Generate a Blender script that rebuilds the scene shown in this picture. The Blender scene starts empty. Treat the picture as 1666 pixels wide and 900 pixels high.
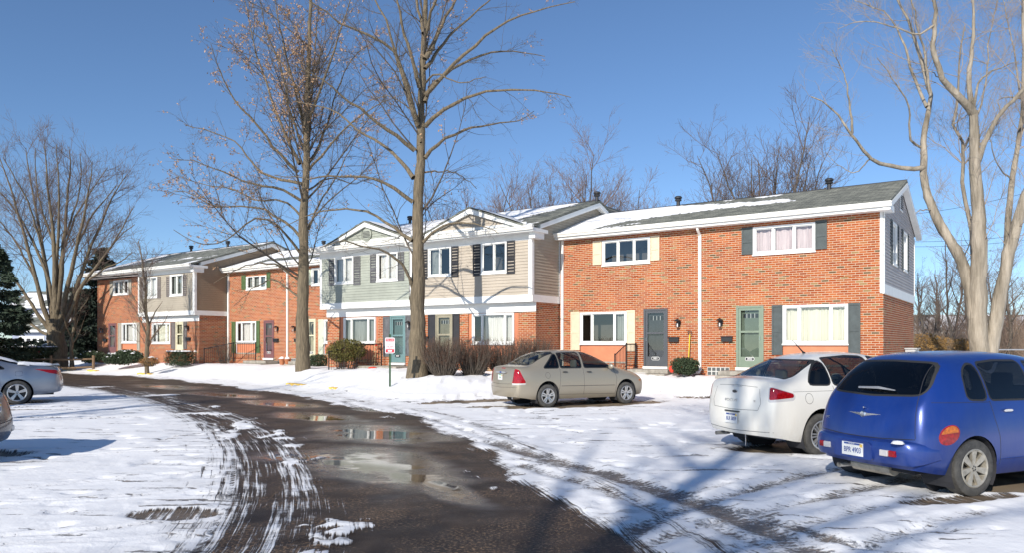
import bpy, bmesh, math, random
import numpy as np
from mathutils import Vector, Matrix
from mathutils.bvhtree import BVHTree
R = math.radians
scn = bpy.context.scene
col = scn.collection
random.seed(7)
# ------------------------------------------------------------ camera
F = 1218.0; HY = 560.0; CX = 833.0; EYE = 1.7       # focal length, horizon and centre in photo pixels, eye height
cam_d = bpy.data.cameras.new('camera'); cam = bpy.data.objects.new('camera', cam_d); col.objects.link(cam)
cam.location = (0, 0, EYE); cam.rotation_euler = (R(90), 0, 0)
cam_d.sensor_width = 36; cam_d.lens = 36 * F / 1666
cam_d.shift_y = (HY - 450) / 1666
cam_d.clip_start = 0.1; cam_d.clip_end = 2500
scn.camera = cam
# ------------------------------------------------------------ light
SUN_EL = 27.0; SUN_AZ = 29.0       # light travels towards +Y turned 29 degrees to +X
w = bpy.data.worlds.new('World'); scn.world = w; w.use_nodes = True
nt = w.node_tree; nt.nodes.clear()
out = nt.nodes.new('ShaderNodeOutputWorld'); bg = nt.nodes.new('ShaderNodeBackground'); sky = nt.nodes.new('ShaderNodeTexSky')
sky.sky_type = 'NISHITA'; sky.sun_disc = False
sky.sun_elevation = R(SUN_EL); sky.sun_rotation = R(180 + SUN_AZ)
sky.altitude = 1200; sky.air_density = 1.0; sky.dust_density = 0.05; sky.ozone_density = 5.0
bg.inputs['Strength'].default_value = 0.125
tc_ = nt.nodes.new('ShaderNodeTexCoord'); va = nt.nodes.new('ShaderNodeVectorMath'); va.operation = 'ADD'; va.inputs[1].default_value = (0, 0, .012); vn = nt.nodes.new('ShaderNodeVectorMath'); vn.operation = 'NORMALIZE'
nt.links.new(tc_.outputs['Generated'], va.inputs[0]); nt.links.new(va.outputs[0], vn.inputs[0]); nt.links.new(vn.outputs[0], sky.inputs[0])
nt.links.new(sky.outputs[0], bg.inputs[0]); nt.links.new(bg.outputs[0], out.inputs[0])
sd = bpy.data.lights.new('sun', 'SUN'); sd.energy = 4.9; sd.angle = R(0.53); sd.color = (1.0, 0.94, 0.85)
so = bpy.data.objects.new('sun', sd); col.objects.link(so)
ld = Vector((math.sin(R(SUN_AZ)) * math.cos(R(SUN_EL)), math.cos(R(SUN_AZ)) * math.cos(R(SUN_EL)), -math.sin(R(SUN_EL))))
so.rotation_euler = ld.to_track_quat('-Z', 'Y').to_euler(); so.location = (-20, -30, 30)
scn.view_settings.view_transform = 'Standard'; scn.view_settings.look = 'None'
scn.view_settings.exposure = 0.16; scn.view_settings.gamma = 1.0
scn.view_settings.use_curve_mapping = False
scn.render.engine = 'CYCLES'
scn.cycles.max_bounces = 6; scn.cycles.transparent_max_bounces = 24; scn.cycles.diffuse_bounces = 3

# ------------------------------------------------------------ object helpers
def tag(o, label=None, cat=None, group=None, kind=None):
    if label: o['label'] = label
    if cat: o['category'] = cat
    if group: o['group'] = group
    if kind: o['kind'] = kind
    return o
def empty(name, loc, rz=0, label=None, cat=None, group=None):
    o = bpy.data.objects.new(name, None); col.objects.link(o); o.location = loc; o.rotation_euler = (0, 0, rz)
    o.empty_display_size = 0.2
    return tag(o, label, cat, group)
def children(o): return [c for c in bpy.data.objects if c.parent == o]
def copy_tree(o, parent=None):
    c = o.copy(); col.objects.link(c); c.parent = parent
    for ch in children(o): copy_tree(ch, c)
    return c
class MB:
    """collects faces of one mesh"""
    def __init__(s): s.v = []; s.f = []; s.uv = []; s.off = (0, 0, 0)
    def face(s, pts, uv=None):
        n = len(s.v); s.v.extend([tuple(p) for p in pts]); s.f.append(tuple(range(n, n + len(pts))))
        s.uv.extend(uv if uv else [(p[0], p[2]) for p in pts])
    def box(s, a, b, f=None, uvs=1.0):
        x0, y0, z0 = a; x1, y1, z1 = b
        if x0 > x1: x0, x1 = x1, x0
        if y0 > y1: y0, y1 = y1, y0
        if z0 > z1: z0, z1 = z1, z0
        c = [(x0,y0,z0),(x1,y0,z0),(x1,y1,z0),(x0,y1,z0),(x0,y0,z1),(x1,y0,z1),(x1,y1,z1),(x0,y1,z1)]
        for idx, kk in (((0,3,2,1),0),((4,5,6,7),0),((0,1,5,4),1),((2,3,7,6),1),((1,2,6,5),2),((3,0,4,7),2)):
            p = [c[i] for i in idx]
            uv = [(q[0], q[1]) if kk == 0 else (q[0], q[2]) if kk == 1 else (q[1], q[2]) for q in p]
            s.face([f(q) for q in p] if f else p, uv)
    def prism(s, poly, fa, fb):
        """poly 2-D, fa / fb map (u, v) to the two end faces"""
        A = [fa(*p) for p in poly]; B = [fb(*p) for p in poly]; n = len(poly)
        s.face(A[::-1], [poly[i] for i in range(n)][::-1]); s.face(B, list(poly))
        for i in range(n):
            j = (i + 1) % n
            s.face([A[i], A[j], B[j], B[i]])
    def tube(s, pts, rad, n=6, cap=True):
        pts = [Vector(p) for p in pts]; k = len(pts); rings = []
        if not hasattr(rad, '__len__'): rad = [rad] * k
        prev = None
        for i in range(k):
            t = (pts[min(i+1, k-1)] - pts[max(i-1, 0)])
            if t.length < 1e-9: t = Vector((0, 0, 1))
            t.normalize()
            a = prev if prev is not None else (Vector((0, 0, 1)) if abs(t.z) < .9 else Vector((1, 0, 0)))
            u = (a - t * a.dot(t)).normalized(); v = t.cross(u); prev = u
            rings.append([pts[i] + (u * math.cos(2*math.pi*j/n) + v * math.sin(2*math.pi*j/n)) * rad[i] for j in range(n)])
        for i in range(k-1):
            for j in range(n):
                jj = (j + 1) % n
                s.face([rings[i][j], rings[i][jj], rings[i+1][jj], rings[i+1][j]])
        if cap: s.face(rings[0][::-1]); s.face(rings[-1])
    def lathe(s, prof, n=24, c=(0,0,0), axis='z', a0=0, a1=2*math.pi):
        """prof: list of (r, h)"""
        def P(r, h, a):
            q = (r * math.cos(a), r * math.sin(a), h)
            if axis == 'y': q = (q[0], q[2], q[1])
            if axis == 'x': q = (q[2], q[0], q[1])
            return (c[0]+q[0], c[1]+q[1], c[2]+q[2])
        for i in range(n):
            b0 = a0 + (a1-a0)*i/n; b1 = a0 + (a1-a0)*(i+1)/n
            for (r0, h0), (r1, h1) in zip(prof[:-1], prof[1:]):
                if r0 < 1e-6 and r1 < 1e-6: continue
                if r0 < 1e-6: s.face([P(r0,h0,b0), P(r1,h1,b1), P(r1,h1,b0)])
                elif r1 < 1e-6: s.face([P(r0,h0,b0), P(r0,h0,b1), P(r1,h1,b0)])
                else: s.face([P(r0,h0,b0), P(r0,h0,b1), P(r1,h1,b1), P(r1,h1,b0)])
    def build(s, name, mat, parent=None, smooth=False, merge=True, bevel=0):
        me = bpy.data.meshes.new(name)
        ox, oy, oz = s.off
        me.from_pydata([(x-ox, y-oy, z-oz) for x, y, z in s.v], [], s.f)
        uvl = me.uv_layers.new(name='UVMap')
        uvl.data.foreach_set('uv', [c for uv in s.uv for c in uv])
        if merge:
            bm = bmesh.new(); bm.from_mesh(me)
            bmesh.ops.remove_doubles(bm, verts=bm.verts, dist=1e-4)
            bmesh.ops.recalc_face_normals(bm, faces=bm.faces)
            bm.to_mesh(me); bm.free()
        if smooth:
            me.polygons.foreach_set('use_smooth', [True] * len(me.polygons))
            if smooth != 'all':
                try: me.set_sharp_from_angle(angle=R(38))
                except Exception: pass
        me.materials.append(mat)
        o = bpy.data.objects.new(name, me); col.objects.link(o)
        if parent is not None: o.parent = parent
        if bevel:
            b = o.modifiers.new('bevel', 'BEVEL'); b.width = bevel; b.segments = 2; b.limit_method = 'ANGLE'; b.angle_limit = R(40)
        return o
def text_mesh(txt, size, name, mat, parent, M, depth=0.002, align='CENTER', bold=0.0, sx=1.0):
    cu = bpy.data.curves.new('t', 'FONT'); cu.body = txt; cu.size = size; cu.extrude = depth
    cu.align_x = align; cu.align_y = 'CENTER'; cu.offset = bold
    to = bpy.data.objects.new('t', cu); col.objects.link(to)
    bpy.context.view_layer.update()
    dg = bpy.context.evaluated_depsgraph_get()
    me = bpy.data.meshes.new_from_object(to.evaluated_get(dg))
    bpy.data.objects.remove(to)
    me.transform(Matrix.Diagonal((sx, 1, 1, 1))); me.transform(M)
    me.name = name; me.materials.clear(); me.materials.append(mat)
    o = bpy.data.objects.new(name, me); col.objects.link(o); o.parent = parent
    return o
# ------------------------------------------------------------ materials
def mat(name, rgb=(.5,.5,.5), rough=.6, metal=0.0, noise=0.0, nscale=4.0, bump=0.0, bscale=30.0, spec=0.5, coat=0.0, stretch=(1,1,1), col2=None, coords='Object'):
    m = bpy.data.materials.new(name); m.use_nodes = True; n = m.node_tree; b = n.nodes['Principled BSDF']
    b.inputs['Base Color'].default_value = (*rgb, 1); b.inputs['Roughness'].default_value = rough; b.inputs['Metallic'].default_value = metal
    b.inputs['Specular IOR Level'].default_value = spec; b.inputs['Coat Weight'].default_value = coat; b.inputs['Coat Roughness'].default_value = .04
    if noise or bump or col2:
        tc = n.nodes.new('ShaderNodeTexCoord'); mp = n.nodes.new('ShaderNodeMapping'); mp.inputs['Scale'].default_value = stretch
        n.links.new(tc.outputs[coords], mp.inputs[0])
    if noise or col2:
        t = n.nodes.new('ShaderNodeTexNoise'); t.inputs['Scale'].default_value = nscale; t.inputs['Detail'].default_value = 6; t.inputs['Roughness'].default_value = .65
        n.links.new(mp.outputs[0], t.inputs[0])
        r = n.nodes.new('ShaderNodeValToRGB'); r.color_ramp.elements[0].position = .3; r.color_ramp.elements[1].position = .7
        c2 = col2 if col2 else tuple(c * (1 - noise) for c in rgb); c1 = rgb if col2 else tuple(min(1, c * (1 + noise * .5)) for c in rgb)
        r.color_ramp.elements[0].color = (*c2, 1); r.color_ramp.elements[1].color = (*c1, 1)
        n.links.new(t.outputs['Fac'], r.inputs[0]); n.links.new(r.outputs[0], b.inputs['Base Color'])
    if bump:
        t2 = n.nodes.new('ShaderNodeTexNoise'); t2.inputs['Scale'].default_value = bscale; t2.inputs['Detail'].default_value = 5
        n.links.new(mp.outputs[0], t2.inputs[0])
        bp = n.nodes.new('ShaderNodeBump'); bp.inputs['Strength'].default_value = bump; bp.inputs['Distance'].default_value = .05 if bump >= 1 else .02
        n.links.new(t2.outputs['Fac'], bp.inputs['Height']); n.links.new(bp.outputs[0], b.inputs['Normal'])
    return m
def glass_mat(name, tint, gloss=.12, rough=.0, refl=(1,1,1), fk=1.3):
    """thin window glass: part mirror, part tinted see-through"""
    m = bpy.data.materials.new(name); m.use_nodes = True; n = m.node_tree; n.nodes.clear()
    o = n.nodes.new('ShaderNodeOutputMaterial'); mx = n.nodes.new('ShaderNodeMixShader')
    t = n.nodes.new('ShaderNodeBsdfTransparent'); t.inputs[0].default_value = (*tint, 1)
    g = n.nodes.new('ShaderNodeBsdfGlossy'); g.inputs['Roughness'].default_value = rough; g.inputs[0].default_value = (*refl, 1)
    fr = n.nodes.new('ShaderNodeFresnel'); fr.inputs[0].default_value = 1.5
    ad = n.nodes.new('ShaderNodeMath'); ad.operation = 'MULTIPLY_ADD'; ad.inputs[1].default_value = fk; ad.inputs[2].default_value = gloss; ad.use_clamp = True
    n.links.new(fr.outputs[0], ad.inputs[0]); n.links.new(ad.outputs[0], mx.inputs[0]); n.links.new(t.outputs[0], mx.inputs[1]); n.links.new(g.outputs[0], mx.inputs[2]); n.links.new(mx.outputs[0], o.inputs[0])
    return m
def brick_mat(name, dark=1.0):
    m = bpy.data.materials.new(name); m.use_nodes = True; n = m.node_tree; b = n.nodes['Principled BSDF']; L = n.links
    BW, BH, MO = .225, .0735, .0135
    uv = n.nodes.new('ShaderNodeUVMap'); uv.uv_map = 'UVMap'
    sp = n.nodes.new('ShaderNodeSeparateXYZ'); L.new(uv.outputs[0], sp.inputs[0])
    def mth(op, a, bb=None, c=None):
        x = n.nodes.new('ShaderNodeMath'); x.operation = op
        for i, q in enumerate((a, bb, c)):
            if q is None: continue
            if isinstance(q, (int, float)): x.inputs[i].default_value = q
            else: L.new(q, x.inputs[i])
        return x.outputs[0]
    v = mth('DIVIDE', sp.outputs[1], BH); row = mth('FLOOR', v); fv = mth('FRACT', v)
    odd = mth('MODULO', row, 2.0); u = mth('DIVIDE', sp.outputs[0], BW); u = mth('MULTIPLY_ADD', odd, .5, u)
    wob = n.nodes.new('ShaderNodeTexWhiteNoise'); wob.noise_dimensions = '1D'; L.new(row, wob.inputs['W'])
    u = mth('MULTIPLY_ADD', wob.outputs['Value'], .10, u)
    cu = mth('FLOOR', u); fu = mth('FRACT', u)
    my = mth('LESS_THAN', fv, MO * 1.3 / BH); mxx = mth('LESS_THAN', fu, MO / BW); mor = mth('MAXIMUM', my, mxx)
    cb = n.nodes.new('ShaderNodeCombineXYZ'); L.new(cu, cb.inputs[0]); L.new(row, cb.inputs[1])
    wn = n.nodes.new('ShaderNodeTexWhiteNoise'); wn.noise_dimensions = '2D'; L.new(cb.outputs[0], wn.inputs['Vector'])
    rp = n.nodes.new('ShaderNodeValToRGB'); rp.color_ramp.interpolation = 'CONSTANT'
    cols = [(0,(.46,.108,.030)),(.16,(.50,.135,.038)),(.34,(.42,.092,.026)),(.52,(.52,.152,.046)),(.70,(.47,.117,.034)),(.80,(.48,.18,.065)),(.87,(.36,.08,.022)),(.93,(.19,.12,.06)),(.965,(.38,.24,.10))]
    e = rp.color_ramp.elements
    while len(e) < len(cols): e.new(.5)
    for q, (p, c) in zip(e, cols): q.position = p; q.color = (*[x * dark * .82 for x in c], 1)
    L.new(wn.outputs['Value'], rp.inputs[0])
    ns = n.nodes.new('ShaderNodeTexNoise'); ns.inputs['Scale'].default_value = 1.1; ns.inputs['Detail'].default_value = 8; ns.inputs['Roughness'].default_value = .7; L.new(uv.outputs[0], ns.inputs[0])
    bl = n.nodes.new('ShaderNodeMixRGB'); bl.blend_type = 'MULTIPLY'; bl.inputs[0].default_value = .62; L.new(rp.outputs[0], bl.inputs[1])
    rr = n.nodes.new('ShaderNodeValToRGB'); rr.color_ramp.elements[0].position = .35; rr.color_ramp.elements[0].color = (.55,.5,.5,1); rr.color_ramp.elements[1].position = .62
    L.new(ns.outputs['Fac'], rr.inputs[0]); L.new(rr.outputs[0], bl.inputs[2])
    mc = n.nodes.new('ShaderNodeMixRGB'); L.new(mor, mc.inputs[0]); L.new(bl.outputs[0], mc.inputs[1]); mc.inputs[2].default_value = (.54*dark,.41*dark,.29*dark,1)
    L.new(mc.outputs[0], b.inputs['Base Color']); b.inputs['Roughness'].default_value = .9; b.inputs['Specular IOR Level'].default_value = .2
    h = mth('SUBTRACT', 1.0, mor); n2 = n.nodes.new('ShaderNodeTexNoise'); n2.inputs['Scale'].default_value = 60; L.new(uv.outputs[0], n2.inputs[0])
    h2 = mth('MULTIPLY_ADD', n2.outputs['Fac'], .5, h)
    bp = n.nodes.new('ShaderNodeBump'); bp.inputs['Strength'].default_value = .7; bp.inputs['Distance'].default_value = .008; L.new(h2, bp.inputs['Height']); L.new(bp.outputs[0], b.inputs['Normal'])
    return m
def shingle_mat():
    m = bpy.data.materials.new('shingle'); m.use_nodes = True; n = m.node_tree; b = n.nodes['Principled BSDF']; L = n.links
    uv = n.nodes.new('ShaderNodeUVMap'); uv.uv_map = 'UVMap'
    br = n.nodes.new('ShaderNodeTexBrick'); br.inputs['Scale'].default_value = 1; br.inputs['Brick Width'].default_value = .3; br.inputs['Row Height'].default_value = .14; br.inputs['Mortar Size'].default_value = .008
    br.inputs['Color1'].default_value = (.27,.27,.235,1); br.inputs['Color2'].default_value = (.12,.125,.11,1); br.inputs['Mortar'].default_value = (.05,.05,.045,1); br.inputs['Bias'].default_value = -.1
    L.new(uv.outputs[0], br.inputs[0])
    ns = n.nodes.new('ShaderNodeTexNoise'); ns.inputs['Scale'].default_value = 2.2; ns.inputs['Detail'].default_value = 9; ns.inputs['Roughness'].default_value = .75; L.new(uv.outputs[0], ns.inputs[0])
    bl = n.nodes.new('ShaderNodeMixRGB'); bl.blend_type = 'MULTIPLY'; bl.inputs[0].default_value = .8; L.new(br.outputs['Color'], bl.inputs[1])
    rr = n.nodes.new('ShaderNodeValToRGB'); rr.color_ramp.elements[0].position = .3; rr.color_ramp.elements[0].color = (.4,.42,.4,1); rr.color_ramp.elements[1].position = .7; rr.color_ramp.elements[1].color = (1.3,1.3,1.2,1)
    L.new(ns.outputs['Fac'], rr.inputs[0]); L.new(rr.outputs[0], bl.inputs[2]); L.new(bl.outputs[0], b.inputs['Base Color'])
    b.inputs['Roughness'].default_value = .9
    bp = n.nodes.new('ShaderNodeBump'); bp.inputs['Strength'].default_value = .8; bp.inputs['Distance'].default_value = .02; L.new(ns.outputs['Fac'], bp.inputs['Height']); L.new(bp.outputs[0], b.inputs['Normal'])
    return m
def carpaint(name, rgb, metal=0.0, rough=.32, dirt=.5, dcol=(.42,.37,.30), flake=0.0, top=.75):
    """clear-coated paint with salt and road grime that thickens towards the sills"""
    m = bpy.data.materials.new(name); m.use_nodes = True; n = m.node_tree; b = n.nodes['Principled BSDF']; L = n.links
    b.inputs['Metallic'].default_value = metal; b.inputs['Coat Weight'].default_value = .7; b.inputs['Coat Roughness'].default_value = .12
    tc = n.nodes.new('ShaderNodeTexCoord'); sp = n.nodes.new('ShaderNodeSeparateXYZ'); L.new(tc.outputs['Object'], sp.inputs[0])
    mr = n.nodes.new('ShaderNodeMapRange'); mr.inputs[1].default_value = .2; mr.inputs[2].default_value = top; mr.inputs[3].default_value = 1; mr.inputs[4].default_value = .12; L.new(sp.outputs[2], mr.inputs[0])
    mp = n.nodes.new('ShaderNodeMapping'); mp.inputs['Scale'].default_value = (5, 5, 1.3); L.new(tc.outputs['Object'], mp.inputs[0])
    t = n.nodes.new('ShaderNodeTexNoise'); t.inputs['Scale'].default_value = 2.2; t.inputs['Detail'].default_value = 9; t.inputs['Roughness'].default_value = .7; L.new(mp.outputs[0], t.inputs[0])
    r = n.nodes.new('ShaderNodeMapRange'); r.inputs[1].default_value = .32; r.inputs[2].default_value = .72; L.new(t.outputs['Fac'], r.inputs[0])
    mu = n.nodes.new('ShaderNodeMath'); mu.operation = 'MULTIPLY'; L.new(mr.outputs[0], mu.inputs[0]); L.new(r.outputs[0], mu.inputs[1])
    m2 = n.nodes.new('ShaderNodeMath'); m2.operation = 'MULTIPLY'; m2.inputs[1].default_value = dirt; L.new(mu.outputs[0], m2.inputs[0]); m2.use_clamp = True
    mx = n.nodes.new('ShaderNodeMixRGB'); mx.inputs[1].default_value = (*rgb, 1); mx.inputs[2].default_value = (*dcol, 1); L.new(m2.outputs[0], mx.inputs[0]); L.new(mx.outputs[0], b.inputs['Base Color'])
    m3 = n.nodes.new('ShaderNodeMath'); m3.operation = 'MULTIPLY_ADD'; m3.inputs[1].default_value = .45; m3.inputs[2].default_value = rough; L.new(m2.outputs[0], m3.inputs[0]); L.new(m3.outputs[0], b.inputs['Roughness'])
    m4 = n.nodes.new('ShaderNodeMath'); m4.operation = 'MULTIPLY_ADD'; m4.inputs[1].default_value = -.7; m4.inputs[2].default_value = .7; L.new(m2.outputs[0], m4.inputs[0]); m4.use_clamp = True; L.new(m4.outputs[0], b.inputs['Coat Weight'])
    return m
M = {}
M['white'] = mat('white_vinyl', (.80,.80,.77), .45, noise=.08, nscale=2)
M['gutter'] = mat('gutter_white', (.80,.78,.72), .4, noise=.1, nscale=1.5)
M['snow'] = mat('snow', (.90,.895,.89), .7, noise=.04, nscale=3, bump=.35, bscale=14, spec=.3)
M['brick'] = brick_mat('brick')
M['shingle'] = shingle_mat()
M['beige_siding'] = mat('beige_siding', (.44,.38,.305), .6, noise=.12, nscale=1.2)
M['brown_siding'] = mat('brown_siding', (.29,.215,.145), .6, noise=.12, nscale=1.2)
M['green_siding'] = mat('green_siding', (.34,.36,.305), .6, noise=.18, nscale=1.2)
M['gray_siding'] = mat('gray_siding', (.42,.395,.385), .6, noise=.1, nscale=1.2)
M['tan_siding'] = mat('tan_siding', (.37,.325,.255), .6, noise=.12, nscale=1.2)
M['black'] = mat('black_metal', (.018,.018,.02), .45, noise=.3)
M['rubber'] = mat('black_rubber', (.02,.02,.02), .7)
M['dark'] = mat('dark_interior', (.03,.03,.035), .9)
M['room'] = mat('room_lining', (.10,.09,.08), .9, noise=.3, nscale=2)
M['curtain_white'] = mat('curtain_white', (.74,.72,.70), .9, noise=.15, nscale=3, stretch=(6,6,.4))
M['curtain_cream'] = mat('curtain_cream', (.76,.73,.62), .9, noise=.12, nscale=3, stretch=(6,6,.4))
M['curtain_grey'] = mat('curtain_grey', (.33,.35,.34), .9, noise=.3, nscale=3, stretch=(6,6,.4))
M['curtain_pink'] = mat('curtain_pink', (.74,.62,.62), .9, noise=.25, nscale=3, stretch=(6,6,.4))
M['glass'] = glass_mat('window_glass', (.86,.88,.87), .05)
M['glass_door'] = glass_mat('storm_glass', (.7,.72,.72), .03)
M['sh_slate'] = mat('shutter_slate', (.06,.075,.075), .6, noise=.3, nscale=5)
M['sh_black'] = mat('shutter_black', (.028,.027,.03), .55, noise=.3, nscale=5)
M['sh_cream'] = mat('shutter_cream', (.66,.55,.39), .6, noise=.12, nscale=5)
M['sh_green'] = mat('shutter_green', (.075,.125,.045), .6, noise=.3, nscale=5)
M['sh_grey'] = mat('shutter_grey', (.12,.12,.125), .6, noise=.4, nscale=5)
M['sh_taupe'] = mat('shutter_taupe', (.36,.33,.27), .6, noise=.12, nscale=5)
M['sh_brown'] = mat('shutter_brown', (.15,.13,.12), .6, noise=.12, nscale=5)
M['sh_pale'] = mat('shutter_pale', (.55,.58,.45), .6, noise=.12, nscale=5)
M['salmon'] = mat('salmon_panel', (.55,.20,.10), .7, noise=.15, nscale=2)
M['d_slate'] = mat('door_slate', (.075,.08,.088), .45, noise=.12)
M['d_sage'] = mat('door_sage', (.19,.24,.175), .45, noise=.12)
M['d_teal'] = mat('door_teal', (.14,.235,.235), .45, noise=.15)
M['d_khaki'] = mat('door_khaki', (.30,.27,.19), .45, noise=.15)
M['d_maroon'] = mat('door_maroon', (.19,.085,.085), .45, noise=.15)
M['d_cream'] = mat('door_cream', (.62,.57,.40), .45, noise=.1)
M['concrete'] = mat('concrete', (.34,.31,.26), .85, noise=.35, nscale=6, bump=.3, bscale=60)
M['chrome'] = mat('chrome', (.75,.75,.75), .15, metal=1)
M['alu'] = mat('alu', (.55,.55,.54), .35, metal=.6, noise=.2, nscale=8)
M['bark'] = mat('bark', (.23,.18,.115), .95, noise=0, bump=1.0, bscale=24, stretch=(1,1,.13), col2=(.085,.068,.045), nscale=16)
M['bark_limb'] = mat('bark_limb', (.14,.115,.09), .95, noise=0, col2=(.055,.045,.036), nscale=10)
M['bark_pale'] = mat('bark_pale', (.40,.345,.265), .95, noise=0, bump=1.0, bscale=20, stretch=(1,1,.25), col2=(.15,.12,.085), nscale=7)
M['twig'] = mat('twig', (.15,.11,.09), .95)
M['twig_red'] = mat('twig_red', (.21,.14,.105), .95)
M['twig_tan'] = mat('twig_tan', (.33,.27,.22), .95)
M['yellow'] = mat('yellow_paint', (.75,.50,.10), .7, noise=.3, nscale=10)
M['red'] = mat('red_plastic', (.7,.05,.02), .4)
M['vent'] = mat('vent_pipe', (.025,.025,.028), .5)
# ------------------------------------------------------------ numpy noise and terrain
def vnoise(x, y, seed=0):
    xi = np.floor(x).astype(np.int64); yi = np.floor(y).astype(np.int64); fx = x - xi; fy = y - yi
    fx = fx*fx*(3-2*fx); fy = fy*fy*(3-2*fy)
    def h(a, b):
        n = (a * 374761393 + b * 668265263 + seed * 974711) & 0x7fffffff
        n = ((n ^ (n >> 13)) * 1274126177) & 0x7fffffff
        return ((n ^ (n >> 16)) & 0xffff) / 65535.0
    return (h(xi,yi)*(1-fx)+h(xi+1,yi)*fx)*(1-fy) + (h(xi,yi+1)*(1-fx)+h(xi+1,yi+1)*fx)*fy
def fbm(x, y, oct=4, seed=0, gain=.5):
    s = 0; a = 1; t = 0
    for i in range(oct):
        s = s + a * vnoise(x * 2**i + 17*i, y * 2**i - 11*i, seed + i); t += a; a *= gain
    return s / t
def sstep(a, b, x):
    t = np.clip((x - a) / (b - a), 0, 1); return t*t*(3-2*t)
def pl_dist(x, y, pts, closed=False):
    """distance to a polyline, and position along it"""
    best = np.full(np.shape(x), 1e9); along = np.zeros(np.shape(x)); s0 = 0
    P = list(pts) + ([pts[0]] if closed else [])
    for (ax, ay), (bx, by) in zip(P[:-1], P[1:]):
        dx, dy = bx-ax, by-ay; l2 = dx*dx+dy*dy; t = np.clip(((x-ax)*dx+(y-ay)*dy)/l2, 0, 1)
        d = np.hypot(x-ax-t*dx, y-ay-t*dy); m = d < best
        best = np.where(m, d, best); along = np.where(m, s0 + t*math.sqrt(l2), along); s0 += math.sqrt(l2)
    return best, along
def inside(x, y, poly):
    c = np.zeros(np.shape(x), bool); n = len(poly)
    for i in range(n):
        ax, ay = poly[i]; bx, by = poly[(i+1) % n]
        if ay == by: continue
        c ^= ((ay > y) != (by > y)) & (x < (bx-ax)*(y-ay)/(by-ay)+ax)
    return c
def smooth_pl(pts, n=6):
    P = [np.array(p, float) for p in pts]; P = [2*P[0]-P[1]] + P + [2*P[-1]-P[-2]]; o = []
    for i in range(1, len(P)-2):
        for k in range(n):
            t = k/n
            o.append(tuple(.5*((2*P[i])+(-P[i-1]+P[i+1])*t+(2*P[i-1]-5*P[i]+4*P[i+1]-P[i+2])*t*t+(-P[i-1]+3*P[i]-3*P[i+1]+P[i+2])*t**3)))
    o.append(tuple(P[-2])); return o
# the row of houses: origin at the right front corner of the last brick house, u along the fronts, n into the houses
RO = (11.48, 23.15); RU = (.8227, -.5684); RN = (.5684, .8227); RROT = math.atan2(RU[1], RU[0])
def W(rx, ry, z=0): return (RO[0] + rx*RU[0] + ry*RN[0], RO[1] + rx*RU[1] + ry*RN[1], z)
def rowc(x, y): return ((x-RO[0])*RU[0] + (y-RO[1])*RU[1], (x-RO[0])*RN[0] + (y-RO[1])*RN[1])
CURB = smooth_pl([(-40,56),(-30,48),(-24.8,43.9),(-19.3,39.0),(-13.8,34.2),(-8.6,29.0),(-6.3,26.3),(-4.3,23.4),(-2.7,21.9),(-1.2,22.4),(1.2,23.5),(3.4,24.4),(5.0,24.2),(5.9,22.5),(7.3,19.3),(8.9,15.4),(10.1,11.5),(10.9,7.5),(11.4,2),(11.6,-6)], 5)
LAWN = [(-60,70)] + CURB + [(14,-20),(90,-20),(90,120),(-60,120)]
def gz(x, y):
    x = np.asarray(x, float); y = np.asarray(y, float)
    d, _ = pl_dist(x, y, CURB); ins = inside(x, y, LAWN)
    rx, ry = rowc(x, y)
    z = .14 + .46 * sstep(.1, 2.6, d) + .06 * (fbm(x*.5, y*.5, 3, 5) - .5)
    bank = .12 * np.exp(-((d-1.0)/.7)**2) * (fbm(x*.9, y*.9, 3, 9))
    z = z + bank
    lot = .0 + .03 * sstep(1.5, 0, d)
    # mound left by the plough at the inner side of the curve
    zz = np.where(ins, z, lot)
    # land beyond the left of the drive
    far = sstep(0, 6, pl_dist(x, y, [(-60,60),(-34,40),(-26,27),(-24,14),(-23,0)])[0]) * np.where(inside(x, y, [(-60,60),(-34,40),(-26,27),(-24,14),(-23,0),(-60,0)]), 1, 0)
    return zz + .25 * far
def gh(x, y): return float(gz(np.array([x]), np.array([y]))[0])

def at(px, py, Y):
    """world point seen at photo pixel (px, py) at distance Y"""
    return ((px-CX)/F*Y, Y, EYE + (HY-py)/F*Y)
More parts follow.
